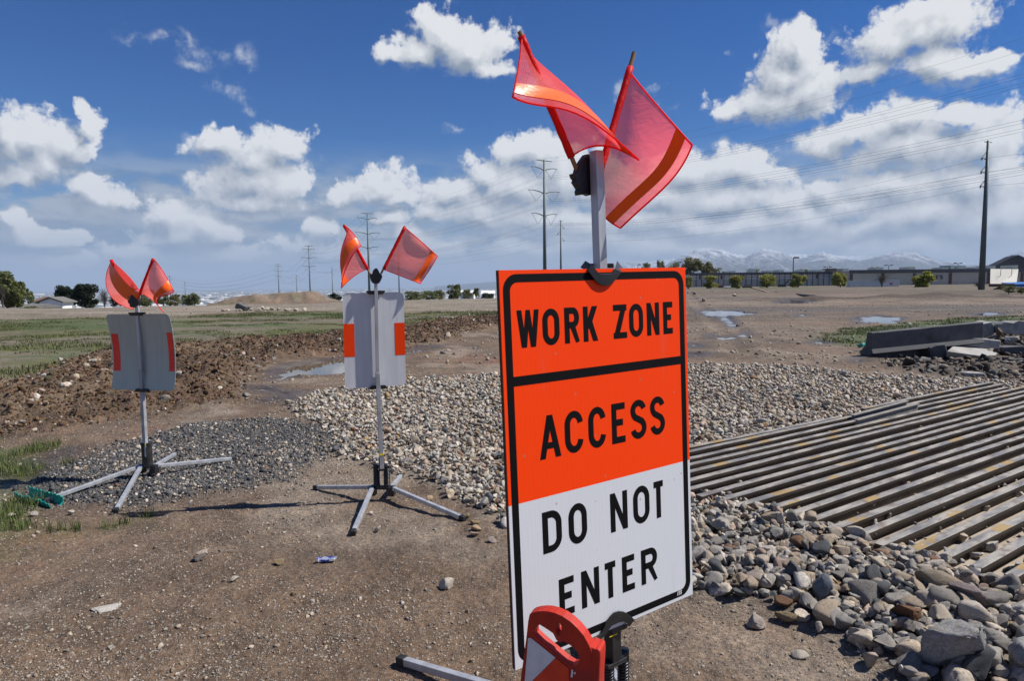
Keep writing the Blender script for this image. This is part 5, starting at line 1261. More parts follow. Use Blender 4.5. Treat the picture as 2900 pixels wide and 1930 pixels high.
x, y = sample(60000, 4.8, 11, -46, -18); q = zones(x, y); k = (q['green'] > .3) & (fbm(x * 1.9, y * 1.9, 3, 241) + .18 * (fbm(x * .5, y * .5, 2, 245)) > .075) & (q['pool'] > -.15); x, y = x[k], y[k]
blades(x, y, RNG.uniform(.03, .13, len(x)), np.full(len(x), .0032), gcol(len(x)), 'grass', 'short grass and moss in the damp hollow')
x, y = sample(210000, 15, 60, -44, 3, .8); q = zones(x, y); cl = fbm(x * .22, y * .42, 4, 251); k = (q['mead'] > .4) & (cl + .5 * fbm(x * 1.3, y * 1.3, 2, 255) > .07); x, y, cl = x[k], y[k], cl[k]
print('meadow', len(x)); blades(x, y, RNG.uniform(.02, .085, len(x)) * (1 + 1.3 * sstep(.12, .24, cl)), np.full(len(x), .012), gcol(len(x), (.048, .082, .012), (.135, .125, .04)), 'meadow_grass', 'rough green grass on the field behind the soil ridge')
x, y = sample(60000, 17, 48, 22, 46); q = zones(x, y); k = (q['rgrass'] > .4) & (fbm(x * .8, y * .8, 3, 261) > -.05); x, y = x[k], y[k]
blades(x, y, RNG.uniform(.02, .11, len(x)), np.full(len(x), .012), gcol(len(x), (.07, .10, .02), (.17, .16, .05)), 'verge_grass', 'green grass strip behind the concrete barrier')

# ================================================================ concrete rubble on the right
m_conc = pbr('concrete', (.27, .26, .245), (.36, .35, .33), 5, .85, bump=.35, bscale=30, c3=(.20, .19, .175))
m_concd = pbr('weathered_shaded_concrete', (.060, .062, .068), (.095, .095, .098), 4, .8, bump=.3, bscale=24, c3=(.045, .043, .043))  # weathered grey, taken darker still for the shade on the barrier
A0 = G(2467, 1011); A1 = atY(2783, 985, A0[1] + .25); A1[2] = 0; d = A1 - A0; L = np.linalg.norm(d); d /= L; nv = np.array([d[1], -d[0], 0.0])       # nv towards the camera
if nv[1] > 0: nv = -nv
zb0 = gz(*A0[:2]) - .01; zb1 = zb0 + .23; hb = .63
bprof = [(-.10, -.25), (-.06, .04), (.07, .10), (.0, .21), (-.01, hb - .02), (-.03, hb), (-.17, hb), (-.20, hb - .02), (-.26, .3), (-.46, .12), (-.46, -.25)]
k = MB(); NS = 24; rings = []
for i in range(NS + 1):
    t = i / NS; rings.append([k.b.verts.new(A0 + d * L * t + nv * p[0] + np.array([0, 0, zb0 + (zb1 - zb0) * t + p[1] + (.018 * (vnoise(np.array([t * 9.0]), np.array([j * 1.0]), 5)[0] - .5) if p[1] > .5 else 0)])) for j, p in enumerate(bprof)])
m_ = len(bprof)
for i in range(NS):
    for j in range(m_): k.b.faces.new((rings[i][j], rings[i][(j + 1) % m_], rings[i + 1][(j + 1) % m_], rings[i + 1][j]))
k.b.faces.new(rings[0]); k.b.faces.new(rings[-1][::-1])
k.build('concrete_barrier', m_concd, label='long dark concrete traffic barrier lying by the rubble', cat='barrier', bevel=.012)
B5 = lambda x, y: (2350 + x / 4.2836, 850 + y / 4.2836)
def chunk(name, pts, Yd, thick, label, mat, seed, cat='concrete slab', lift=0.0):
    """a broken slab: its seen face (survey points) at distance Yd, pushed back by thick"""
    P_ = [atY(*B5(*p[:2]), Yd + (p[2] if len(p) > 2 else 0)) for p in [tuple(q) for q in pts]]
    k = MB(); k.prism(P_, np.array(thick)); o = k.build(name, mat, label=label, cat=cat, bevel=.02); return o
YR = 16.6
chunk('curb_section', [(1420, 622, -.25), (1500, 552, .35), (2060, 606, .35), (1985, 700, -.25)], YR, (0.05, .10, -.16), 'pale broken kerb and gutter piece tilted before the barrier', m_conc, 1, 'kerb piece')
k = MB(); k.prism([atY(*B5(*p), YR + .36) for p in ((1500, 552), (1522, 450), (1540, 436), (1560, 436), (2085, 492), (2080, 520), (2060, 606))], (0.02, .14, .0)); o = k.build('kerb_lip', m_conc, bevel=.03); o.parent = bpy.data.objects['curb_section']
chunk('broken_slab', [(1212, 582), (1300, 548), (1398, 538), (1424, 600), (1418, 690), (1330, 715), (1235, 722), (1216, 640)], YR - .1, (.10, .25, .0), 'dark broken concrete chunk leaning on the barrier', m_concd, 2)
chunk('broken_slab', [(1845, 292), (1965, 266), (2005, 330), (1990, 420), (1870, 460)], YR + 3.4, (.3, .9, 0), 'jagged concrete end behind the right end of the barrier', m_conc, 3)
chunk('broken_slab', [(2075, 300), (2120, 262), (2235, 278), (2300, 250), (2420, 262), (2480, 330), (2460, 430), (2080, 405)], YR + 3.0, (.3, 1.0, -.05), 'big pale topped slab at the top of the rubble pile', m_conc, 4)
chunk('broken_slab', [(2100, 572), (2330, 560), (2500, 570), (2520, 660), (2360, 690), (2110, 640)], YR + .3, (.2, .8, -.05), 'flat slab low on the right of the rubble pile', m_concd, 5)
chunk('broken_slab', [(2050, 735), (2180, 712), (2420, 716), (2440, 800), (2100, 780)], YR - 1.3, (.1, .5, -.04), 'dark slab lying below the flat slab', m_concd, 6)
chunk('broken_slab', [(1640, 905), (1665, 880), (1880, 888), (1915, 935), (1850, 975), (1650, 955)], 13.2, (.1, .35, -.02), 'small whitish flat slab alone near the rails', m_conc, 7)
for n_, (bx0, by0, bx1, by1, Yd, c, key, lb) in enumerate([(1080, 690, 1262, 792, YR - .7, (.17, .17, .165), 'grey_chunk', 'grey pointed boulder before the barrier'), (2085, 428, 2360, 560, YR + 1.2, (.30, .29, .27), 'pale_chunk', 'rough grey boulder on the right of the kerb piece'),
    (1260, 720, 1480, 800, YR - .6, (.12, .09, .07), 'soil_lump', 'brown soil lump under the kerb piece'), (1480, 700, 1700, 790, YR - .6, (.13, .10, .08), 'soil_lump', 'second brown soil lump under the kerb piece'), (2260, 740, 2440, 830, 14.8, (.15, .15, .15), 'grey_chunk', 'dark boulder at the right edge near the rails'),
    (2000, 330, 2120, 470, YR + 2.2, (.16, .14, .12), 'soil_lump', 'dirt covered rock behind the kerb piece'), (2030, 740, 2110, 790, YR - 1.2, (.42, .40, .37), 'pale_chunk', 'small pale rock by the dark lower slab'), (2140, 1010, 2200, 1045, 12.2, (.25, .24, .23), 'grey_chunk', 'small grey rock at the far rail ends'), (2215, 1005, 2330, 1055, 12.4, (.21, .20, .18), 'grey_chunk', 'grey flat rock by the far rail ends'),
    (1930, 580, 2060, 720, YR + .2, (.13, .105, .08), 'soil_lump', 'soil clump at the right end of the kerb piece')]):
    p0, p1 = atY(*B5(bx0, by1), Yd), atY(*B5(bx1, by0), Yd); w, h = abs(p1[0] - p0[0]), abs(p1[2] - p0[2]); add_rock(rock_mesh(820 + n_ * 5, 3, .9), rock_material(c, key), ((p0 + p1) / 2 + np.array([0, w * .2, 0])), (w / 2, w * .4, h / 2), .2 * n_, (0, 0), lb)
x = RNG.uniform(8, 22, 9000); y = RNG.uniform(12, 26, 9000); q = zones(x, y); k = q['rub'] > RNG.uniform(.2, .9, 9000); x, y = x[k], y[k]; s = np.clip(.02 + RNG.exponential(.028, len(x)), .02, .17); c, _ = stone_colors(len(x), RNG); c = np.where(RNG.random((len(x), 1)) < .6, np.array([.06, .048, .038]), c * .5)
link('rubble', merge([(1, np.stack([x, y, ground_z(x, y) + s * .3], 1), s, c)], 'rubble'), m_stone, kind='stuff', label='small rubble and dirt round the concrete pieces')
# ================================================================ power lines
m_gal = pbr('galvanised_steel', (.085, .115, .125), (.11, .14, .15), 3, .6, .3)
m_wireb = pbr('conductor', (.10, .11, .12), rough=.6)
m_ins = pbr('insulator', (.16, .17, .18), rough=.5)
def catenary(a, b, sag, n=22): return [lerp(a, b, i / n) - np.array([0, 0, 4 * sag * (i / n) * (1 - i / n)]) for i in range(n + 1)]
TOW = [(1541, 452, 200.0, 'nearest big steel transmission pole with three arms right of centre'), (1040, 603, 314.0, 'big steel transmission pole behind the coil spring sign stand'), (874, 696, 520.0, 'big steel transmission pole left of the coil spring sign stand'),
       (787, 748, 900.0, 'small looking three arm transmission pole above the left end of the spoil heap'), (480, 781, 1500.0, 'farthest transmission pole, just right of the bowed sign flags')]
tops = [atY(x, y, Y) for x, y, Y, _ in TOW]; tops = [np.array([87.0, 86.0, tops[0][2]])] + tops
hang = []
for i, tpt in enumerate(tops):
    prev, nxt = tops[max(i - 1, 0)], tops[min(i + 1, len(tops) - 1)]; dd = (nxt - prev)[:2]; dd /= np.linalg.norm(dd); side = np.array([dd[1], -dd[0], 0.0])
    pts = {}
    for t_, (dz, half) in enumerate(((.3, 3.0), (2.4, 4.7), (9.1, 5.8), (15.7, 4.7))):
        for s in (-1, 1): pts[t_, s] = tpt + side * s * (half if t_ == 0 else half * .52) + np.array([0, 0, -dz if t_ == 0 else -dz - 3.1])
    hang.append(pts)
    if i == 0: continue
    zg = gz(tpt[0], tpt[1]) - 1.0; th = thing('transmission_pole', TOW[i - 1][3], 'power pole', 'transmission poles of the long line', (0, 0, 0)); fat = 1 + TOW[i - 1][2] / 1600
    k = MB(); k.tube([(tpt[0], tpt[1], zg), (tpt[0], tpt[1], tpt[2])], [.62 * fat, .24 * fat], 12); k.build('shaft', m_gal, th, smooth=True)
    for t_, (dz, half) in enumerate(((.3, 3.0), (2.4, 4.7), (9.1, 5.8), (15.7, 4.7))):
        for s in (-1, 1):
            k = MB(); o_ = tpt + np.array([0, 0, -dz]); k.tube([o_ - np.array([0, 0, .7 if t_ else .05]), o_ + side * s * half * .35 + np.array([0, 0, -.15 if t_ else 0]), o_ + side * s * half * .7 + np.array([0, 0, .12 if t_ else 0]), o_ + side * s * half], [.17 * fat, .15 * fat, .12 * fat, .09 * fat], 6); am = k.build('arm', m_gal, th)
            if t_:
                e = pts[t_, s]; k = MB(); k.tube([o_ + side * s * half * .97, e, o_ + side * s * half * .08 - np.array([0, 0, .5])], .05 * fat, 5); k.build('insulator', m_ins, am)
nm = ['top shield wire', 'upper conductor pair', 'middle conductor pair', 'lower conductor pair']
for t_ in range(4):
    for s in (-1, 1):
        k = MB()
        for off in ((0,) if t_ == 0 else (-.24, .24)):
            path = []
            for i in range(len(hang) - 1):
                a, c = hang[i][t_, s] + np.array([0, 0, off]), hang[i + 1][t_, s] + np.array([0, 0, off]); span = np.linalg.norm(a - c); path += catenary(a, c, span * .022)[(1 if i else 0):]
            rad = [(.012 if t_ == 0 else .015) * (1 + .0010 * np.linalg.norm(p_[:2])) for p_ in path]; k.tube(path, rad, 4)
        k.build('power_line', m_wireb, label=f'{nm[t_]} on the {"far" if s < 0 else "near"} side of the big transmission poles', cat='power line', group='transmission line wires')
SUB = [(2799, 398, 112.0, 'tall slim steel pole with three side arms before the store'), (1588, 624, 249.0, 'slim pole with three side arms just right of the nearest big transmission pole'), (1128, 710, 409.0, 'slim pole between the flags of the coil spring sign stand'),
       (940, 758, 700.0, 'thin pole between two big transmission poles left of centre'), (839, 779, 950.0, 'thin pole over the spoil heap'), (523, 798, 1200.0, 'thin dark pole right of the bowed sign flags')]
st_ = [atY(x, y, Y) for x, y, Y, _ in SUB]; st_ = [2 * st_[0] - st_[1] + np.array([0, 0, 5.0])] + st_; at3 = []
for i, tpt in enumerate(st_):
    prev, nxt = st_[max(i - 1, 0)], st_[min(i + 1, len(st_) - 1)]; dd = (nxt - prev)[:2]; dd /= np.linalg.norm(dd); side = np.array([dd[1], -dd[0], 0.0]); P3 = []
    for j, (dz, s) in enumerate(((2.9, 1), (5.1, -1), (7.4, 1))):
        s = -1 if i == 1 else s; P3.append(tpt + side * s * 1.45 + np.array([0, 0, -dz - .1]))
    at3.append(P3)
    if i == 0: continue
    zg = gz(tpt[0], tpt[1]) - .8; th = thing('utility_pole', SUB[i - 1][3], 'utility pole', 'slim poles of the lower line'); fat = 1 + SUB[i - 1][2] / 1300
    k = MB(); k.tube([(tpt[0], tpt[1], zg), tuple(tpt)], [.46 * fat, .20 * fat], 12); k.build('shaft', m_gal, th, smooth=True)
    k = MB(); k.tube([tpt - side * .9 - np.array([0, 0, .25]), tpt + side * .9 - np.array([0, 0, .25])], .07 * fat, 6); k.build('top_crossarm', m_gal, th)
    for j, (dz, s) in enumerate(((2.9, 1), (5.1, -1), (7.4, 1))):
        s = -1 if i == 1 else s; e = P3[j]; o_ = tpt - np.array([0, 0, dz]); k = MB(); k.tube([o_ - np.array([0, 0, .2]), e + np.array([0, 0, .12]), o_ + np.array([0, 0, 1.3])], [.09 * fat, .10 * fat, .045 * fat], 6); am = k.build('side_arm', m_gal, th)
        k = MB(); k.tube([e + np.array([0, 0, .15]), e - np.array([0, 0, .25])], .11 * fat, 7); k.build('insulator', m_ins, am)
for j in range(3):
    path = []
    for i in range(len(at3) - 1): path += catenary(at3[i][j], at3[i + 1][j], np.linalg.norm(at3[i][j] - at3[i + 1][j]) * .02)[(1 if i else 0):]
    k = MB(); k.tube(path, [.013 * (1 + .0011 * np.linalg.norm(p_[:2])) for p_ in path], 4); k.build('power_line', m_wireb, label=f'{["upper", "middle", "lowest"][j]} of the three single wires on the slim poles', cat='power line', group='wires of the slim pole line')

# ================================================================ trees and bushes
LEAFM = {}
def leaf_mat(key, c1, c2):
    if key not in LEAFM:
        m, T, b = new_mat('leaves_' + key); v = T.n.new('ShaderNodeTexCoord').outputs['Object']; ri = T.n.new('ShaderNodeNewGeometry').outputs['Random Per Island']
        n = T.noise(v, .9, 3, .6); T.l.new(T.mix(T.math('MULTIPLY_ADD', ri, .6, T.math('MULTIPLY', n, .45), clamp=True), c1, c2), b.inputs['Base Color'])
        b.inputs['Roughness'].default_value = .65; b.inputs['Subsurface Weight'].default_value = 0
        tr = T.n.new('ShaderNodeBsdfTranslucent'); T.l.new(T.mix(.5, c1, c2), tr.inputs[0]); mx = T.n.new('ShaderNodeMixShader'); mx.inputs[0].default_value = .3
        T.l.new(b.outputs[0], mx.inputs[1]); T.l.new(tr.outputs[0], mx.inputs[2]); T.l.new(mx.outputs[0], T.n['Material Output'].inputs[0]); LEAFM[key] = m
    return LEAFM[key]
m_bark = pbr('bark', (.085, .066, .05), (.05, .04, .03), 6, .9, bump=.4)
leaf_mat('willow', (.20, .21, .04), (.33, .32, .07)); leaf_mat('spring', (.11, .115, .035), (.21, .20, .085)); leaf_mat('dark', (.012, .024, .012), (.03, .05, .022)); leaf_mat('mid', (.075, .10, .028), (.155, .165, .05)); leaf_mat('bright', (.20, .22, .02), (.34, .33, .04)); leaf_mat('bare', (.10, .075, .055), (.16, .12, .09))
def tree(x0, y0, x1, y1, Y, mat, label, name='tree', n=1100, dens=1.0, seed=0, cat='tree', trunk=.18, group=None, twigs=False):
    """fills the survey box x0..x1, y0 (top) .. y1 (bottom) at distance Y"""
    rn = np.random.default_rng(9000 + seed); tp = atY((x0 + x1) / 2, y0, Y); bt = atY((x0 + x1) / 2, y1, Y); W = (x1 - x0) / FPX * Y / 2; zg = gz(tp[0], Y)
    zb_ = min(bt[2], zg) if bt[2] < zg + 1.5 else zg; Hh = tp[2] - bt[2]; th = thing(name, label, cat, group)
    cz = bt[2] + Hh * (trunk + (1 - trunk) / 2); rz = Hh * (1 - trunk) / 2; nc = 26 if not twigs else 10
    cl = rn.normal(size=(nc, 3)); cl /= np.linalg.norm(cl, axis=1, keepdims=True); cl[:, 2] = rn.uniform(-.82, .80, nc); h2 = np.sqrt(np.maximum(.05, 1 - np.abs(cl[:, 2]) ** 3.2)); aa = rn.uniform(0, 6.28, nc); rr_ = rn.random(nc) ** .5 * .74 * h2; cl[:, 0] = rr_ * np.cos(aa); cl[:, 1] = rr_ * np.sin(aa)
    rad = rn.uniform(.20, .40, nc)
    k = MB(); k.tube([(tp[0], Y, zb_ - .3), (tp[0] + W * .03, Y, bt[2] + Hh * trunk), (tp[0], Y, cz + rz * .2)], [max(.05, Hh * .028), max(.04, Hh * .02), .03], 7)
    for c_ in cl[:9]: k.tube([(tp[0] + W * .03, Y, bt[2] + Hh * trunk * rn.uniform(.6, 1.1)), (tp[0] + c_[0] * W * .55, Y + c_[1] * W * .55, cz + (c_[2] - .25) * rz * .6), (tp[0] + c_[0] * W, Y + c_[1] * W, cz + c_[2] * rz)], [max(.03, Hh * .012), max(.02, Hh * .008), .012], 5)
    if twigs:
        for _ in range(120):
            c_ = cl[rn.integers(nc)]; s_ = np.array([tp[0] + c_[0] * W * .5, Y + c_[1] * W * .5, cz + (c_[2] - .2) * rz * .6]); e = np.array([tp[0] + W * rn.normal() * .55, Y + W * rn.normal() * .5, cz + rz * rn.uniform(-.5, 1)])
            k.tube([s_, lerp(s_, e, .5) + np.array([0, 0, .1]), e], [.03, .022, .012], 3)
    k.build('trunk', m_bark, th)
    if twigs: return th
    n = int(n * dens * 2.4); i = rn.integers(0, nc, n); d = rn.normal(size=(n, 3)); d /= np.linalg.norm(d, axis=1, keepdims=True); d *= (rn.random((n, 1)) ** .4) * rad[i][:, None]
    p = cl[i] + d; p = p[np.abs(p[:, 2]) < 1.02]; n = len(p); C_ = p * np.array([W, W, rz]) + np.array([tp[0], Y, cz]); ls = (W * Hh) ** .5 * rn.uniform(.038, .080, n)
    a = rn.normal(size=(n, 3)); a /= np.linalg.norm(a, axis=1, keepdims=True); b_ = np.cross(a, rn.normal(size=(n, 3))); b_ /= np.linalg.norm(b_, axis=1, keepdims=True)
    V = np.stack([C_ - a * ls[:, None], C_ + b_ * ls[:, None] * .55, C_ + a * ls[:, None], C_ - b_ * ls[:, None] * .55], 1).reshape(-1, 3)
    link('crown', fast_mesh('crown', V, np.arange(4 * n).reshape(n, 4)), LEAFM[mat], th); return th
c6 = lambda x, y: (1900 + x / 4.2836, 690 + y / 4.2836)
c7 = lambda x, y: (2400 + x / 4.712, 690 + y / 4.712)
def boxc(f, a, b_, c, d): p, q_ = f(a, b_), f(c, d); return p[0], p[1], q_[0], q_[1]
for i, (a, b_, c, d, lb) in enumerate([(165, 395, 265, 548, 'half hidden willow bush touching the right edge of the big sign'), (385, 388, 580, 552, 'first willow bush right of the big sign before the grey fence'), (685, 388, 905, 556, 'dense willow bush with green grass at its foot'), (1050, 368, 1285, 548, 'loose thin willow bush left of the tall lamp post'),
                                       (1440, 366, 1650, 545, 'willow bush beside the tall lamp post'), (1945, 338, 2170, 545, 'tall willow bush at the right end of the grey fence')]):
    tree(*boxc(c6, a, b_, c, d), 205, 'willow', lb, 'willow_bush', 1500, (1, 1, 1.3, .75, 1.1, 1.0)[i], 20 + i, 'bush', .06, 'willow bushes before the store')
tree(*boxc(c7, 890, 372, 1195, 616), 190, 'bright', 'round bright yellow-green bush hiding part of the store name', 'willow_bush', 2600, 1, 31, 'bush', .05, 'willow bushes before the store')
tree(*boxc(c7, 335, 385, 590, 596), 195, 'bare', 'bare leafless tree before the white trailer', 'bare_tree', 0, 1, 33, 'tree', .05, None, True)
tree(*boxc(c7, 1690, 500, 1790, 615), 170, 'bare', 'small bare shrub left of the slim steel pole', 'bare_tree', 0, 1, 34, 'shrub', .05, None, True)
for i, (a, b_, c, d) in enumerate([(2045, 555, 2260, 660), (2240, 580, 2420, 665), (830, 580, 960, 612)]):
    tree(*boxc(c7, a, b_, c, d), 84 if i < 2 else 180, 'mid', ('dark green shrub at the foot of the white wing wall', 'low green shrub at the right edge under the blue tarp', 'tiny green shrub left of the round bright bush')[i], 'shrub', 700, 1, 40 + i, 'shrub', .02)
for i, (x0, y0, x1, y1, n) in enumerate([(1880, 742, 1932, 790, 900), (1925, 731, 1992, 790, 1500), (1975, 741, 2030, 790, 1100), (2015, 757, 2058, 790, 700), (1858, 736, 1885, 775, 500), (1812, 742, 1850, 775, 500)]):
    tree(x0, y0, x1, y1 + 18, 420, 'spring', ('spring tree right above the corner of the big sign', 'tallest spring tree behind the grey end of the store', 'spring tree right of the tallest one behind the store', 'lowest spring tree at the right of the group behind the store', 'slim spring tree peeping over the top edge of the big sign', 'leftmost spring tree over the top edge of the big sign')[i], 'tree', n, 1, 50 + i, 'tree', .12, 'trees behind the store')
for i, (a, b_, c, d) in enumerate([(900, 308, 1115, 362), (1470, 310, 1730, 365)]): tree(*boxc(c6, a, b_, c, d + 70), 420, 'spring', ('small treetop over the store roof between rooftop boxes', 'flat treetop over the store roof right of the tall lamp post')[i], 'tree', 800, 1, 60 + i, 'tree', .3, 'trees behind the store')
# left side
c3 = lambda x, y: (x / 2.6178, 740 + y / 2.6178)
for i, (bx, Y, mt, lb, n) in enumerate([((-110, 78, 172, 352), 120, 'mid', 'large green tree cut by the left edge of the picture', 2600), ((-30, 150, 45, 345), 112, 'bare', 'brown bare tree before the large green tree at the left edge', 0), ((188, 218, 248, 320), 150, 'mid', 'small green tree behind the grey roofed house', 700),
    ((395, 172, 565, 350), 150, 'dark', 'left one of the two dark evergreens beside the white house', 2400), ((520, 170, 725, 352), 148, 'dark', 'right one of the two dark evergreens beside the white house', 2600), ((715, 190, 815, 335), 170, 'bare', 'bare tree just right of the dark evergreens', 0), ((805, 245, 960, 335), 160, 'dark', 'low dark bush behind the bowed sign flags', 900),
    ((1010, 205, 1160, 335), 170, 'mid', 'dark green tree between the two flags of the bowed sign', 900), ((1150, 235, 1260, 335), 175, 'mid', 'green tree under the right flag of the bowed sign', 900), ((1235, 243, 1345, 332), 180, 'spring', 'yellow-green tree right of the bowed sign flags', 900), ((1330, 235, 1490, 330), 185, 'mid', 'green treetop nearest the spoil heap', 900)]):
    tree(*boxc(c3, *bx), Y, mt, lb, 'tree' if mt != 'bare' else 'bare_tree', n, 1.3, 70 + i, 'tree', .0, None, mt == 'bare')
for i, (a, b_, c, d, mt) in enumerate([(695, 462, 850, 545, 'dark'), (1380, 456, 1590, 530, 'mid'), (1520, 452, 1720, 528, 'mid'), (1640, 440, 1780, 525, 'spring'), (1755, 398, 1910, 525, 'mid'), (1840, 392, 1905, 520, 'mid'), (1900, 440, 2010, 520, 'spring'), (2005, 428, 2075, 515, 'mid'), (2060, 470, 2210, 520, 'dark')]):
    tree(*boxc(k4, a, b_, c, d + 12), 150 + 4 * i, mt, ('dark bush right of the spoil heap', 'hedge bush just right of the bare sign back', 'second hedge bush right of the bare sign back', 'yellow-green bush left of the tall pair of trees', 'broad green tree of the tall pair left of the big sign', 'slim upright tree of the tall pair left of the big sign', 'pale bush right of the tall pair of trees', 'small round green tree between two white roofs', 'dark low bush touching the left edge of the big sign')[i], 'tree' if i in (4, 5, 7) else 'bush', 900, 1, 90 + i, 'tree' if i in (4, 5, 7) else 'bush', .06)

# ================================================================ the long store and what stands round it
m_wall = pbr('store_wall', (.54, .49, .41), (.60, .55, .46), .12, .85); m_band = pbr('store_parapet', (.12, .115, .115), rough=.7); m_pil = pbr('store_pilaster', (.16, .095, .075), rough=.8)
m_unit = pbr('rooftop_unit', (.20, .26, .29), (.25, .30, .33), .6, .6); m_dkunit = pbr('dark_unit', (.05, .045, .04), rough=.7); m_grey = pbr('grey_block_wall', (.52, .51, .48), (.57, .56, .53), .2, .85); m_navy = pbr('navy_letters', (.012, .03, .085), rough=.5)
m_whitew = pbr('white_wall', (.72, .69, .63), (.76, .73, .67), .3, .8); m_roofd = pbr('dark_roof', (.012, .016, .026), (.02, .025, .036), .8, .6); m_slat = pbr('fence_mesh', (.32, .33, .33), (.37, .375, .375), 1.2, .8)
def P_(f, x, y, Y): return atY(*f(x, y), Y)
store = thing('store_building', 'long low tan store with dark parapet and rooftop boxes', 'store')
YS, YG = 290.0, 305.0
pl, pr_ = P_(c7, 28, 400, YS), P_(c7, 3300, 400, YS); ztop, zbot = P_(c7, 900, 372, YS)[2], -3.0
k = MB(); k.box(((pl[0] + pr_[0]) / 2, YS + 30, (ztop + zbot) / 2), ((pr_[0] - pl[0]) / 2, 0, 0), (0, 30, 0), (0, 0, (ztop - zbot) / 2)); k.build('wall', m_wall, store)
k = MB(); k.box(((pl[0] + pr_[0]) / 2, YS - .12, ztop + .1), ((pr_[0] - pl[0]) / 2 + .2, 0, 0), (0, .25, 0), (0, 0, .75)); k.build('parapet', m_band, store)
for xx in (50, 470, 893, 1372, 1885, 2330):
    p = P_(c7, xx, 400, YS); k = MB(); k.box((p[0], YS - .2, (ztop - .8 + zbot) / 2), (.55, 0, 0), (0, .19, 0), (0, 0, (ztop - .8 - zbot) / 2)); k.build('pilaster', m_pil, store)
g0, g1 = P_(c6, 215, 370, YG), P_(c7, 28, 400, YG); zt2 = P_(c6, 900, 372, YG)[2]
k = MB(); k.box(((g0[0] + g1[0]) / 2, YG + 20, (zt2 - 3) / 2), ((g1[0] - g0[0]) / 2 - .05, 0, 0), (0, 20, 0), (0, 0, (zt2 + 3) / 2)); k.build('garden_wing', m_grey, store)
k = MB(); k.box(((g0[0] + g1[0]) / 2, YG - .2, zt2 + .2), ((g1[0] - g0[0]) / 2 - .1, 0, 0), (0, .3, 0), (0, 0, .55)); k.build('wing_parapet', m_band, store)
for xx in (352, 615, 880, 1770): p = P_(c6, xx, 400, YG); k = MB(); k.box((p[0], YG - .15, (zt2 - .4 - 3) / 2), (.4, 0, 0), (0, .14, 0), (0, 0, (zt2 - .4 + 3) / 2)); k.build('pilaster', m_pil, store)
k = MB()
for ch_, l, r_ in (('L', 935, 975), ('O', 985, 1032), ('W', 1040, 1105), ('E', 1118, 1165)): pass
for ch_, l, r_, y0_, y1_ in (('E', 1183, 1216, 475, 422), ("'", 1218, 1228, 475, 422), ('S', 1231, 1279, 475, 422)):
    a, c = P_(c7, l, y0_, YS - .3), P_(c7, r_, y1_, YS - .3); glyph(k, ch_, a[0], c[0], a[2], c[2], (c[2] - a[2]) * .19, lambda u, v, o: (u, YS - .3 - o, v))
k.build('lettering', m_navy, store)
for f, lst, Yq, zq in ((c6, ((730, 333, 782), (990, 315, 1032), (1170, 328, 1224), (1310, 320, 1370), (1575, 322, 1622), (1755, 318, 1870), (1930, 303, 2012), (2090, 305, 2156)), YG + 12, zt2), (c7, ((395, 320, 478), (825, 312, 907), (1275, 318, 1357), (1378, 293, 1427), (1475, 298, 1580), (1680, 315, 1758), (1880, 298, 1978), (2215, 290, 2278)), YS + 12, ztop)):
    for j, (x0, y0_, x1) in enumerate(lst):
        a, c = P_(f, x0, y0_, Yq), P_(f, x1, y0_, Yq); dark = f is c6 and j == 6
        k = MB(); zl = zq - .6; k.box(((a[0] + c[0]) / 2, Yq + 4, (a[2] + zl) / 2), ((c[0] - a[0]) / 2, 0, 0), (0, 4, 0), (0, 0, (a[2] - zl) / 2)); k.build('rooftop_unit', m_dkunit if dark else m_unit, store)
# dark gable of the store entrance on the far right
gb = thing('gable_roof', 'dark blue gable roof rising over the right end of the store', 'roof')
k = MB(); Yq = YS + 40; k.prism([P_(c7, *p, Yq) for p in ((1940, 310), (2215, 172), (2262, 165), (2285, 152), (2420, 215), (2700, 330), (2700, 420), (1940, 420))], (0, 5, 0)); k.build('gable', m_roofd, gb)
# white wing wall of the loading dock
k = MB(); a, b_, c, d = P_(c7, 1910, 338, 250), P_(c7, 2282, 342, 275), P_(c7, 2225, 525, 275), P_(c7, 1900, 640, 250); k.prism([a, b_, c, (c[0] - 3, c[1] - 5, -2.5), (d[0], d[1], -2.5), d], (.25, .35, 0)); dock = k.build('dock_wall', m_whitew, label='sunlit white sloping wing wall of the loading dock', cat='wall')
m_dark = pbr('dark_metal', (.03, .03, .032), rough=.6)
for xx in (2040, 2185):
    k = MB(); p = P_(c7, xx, 345, 256); q_ = np.array([0, -.5, 0]); k.tube([p + q_ + np.array([.4, 0, .2]), p + q_ + np.array([-.1, 0, 0]), p + q_ + np.array([-.2, 0, -2.4]), p + q_ + np.array([-1.2, 0, -3.2])], .09, 5); k.build('gooseneck_lamp', m_dark, dock)
# garden fence: posts and rails with mesh panels behind
fence = thing('garden_fence', 'tall dark mesh fence with many posts along the grey store wing', 'fence'); YF = 292.0
f0, f1 = P_(c6, 240, 405, YF), P_(c6, 1990, 392, YF)
k = MB(); k.box(((f0[0] + f1[0]) / 2, YF + .15, .6), ((f1[0] - f0[0]) / 2, 0, 0), (0, .02, 0), (0, 0, 2.6)); k.build('mesh_panel', m_slat, fence)
for i in range(27):
    xx = f0[0] + (f1[0] - f0[0]) * i / 26; k = MB(); k.box((xx, YF, 1.7), (.10, 0, 0), (0, .10, 0), (0, 0, 4.4)); k.build('post', m_dark, fence)
k = MB(); k.box(((f0[0] + f1[0]) / 2, YF - .02, 4.0), ((f1[0] - f0[0]) / 2, 0, 0), (0, .05, 0), (0, 0, .07)); k.build('rail', m_dark, fence)
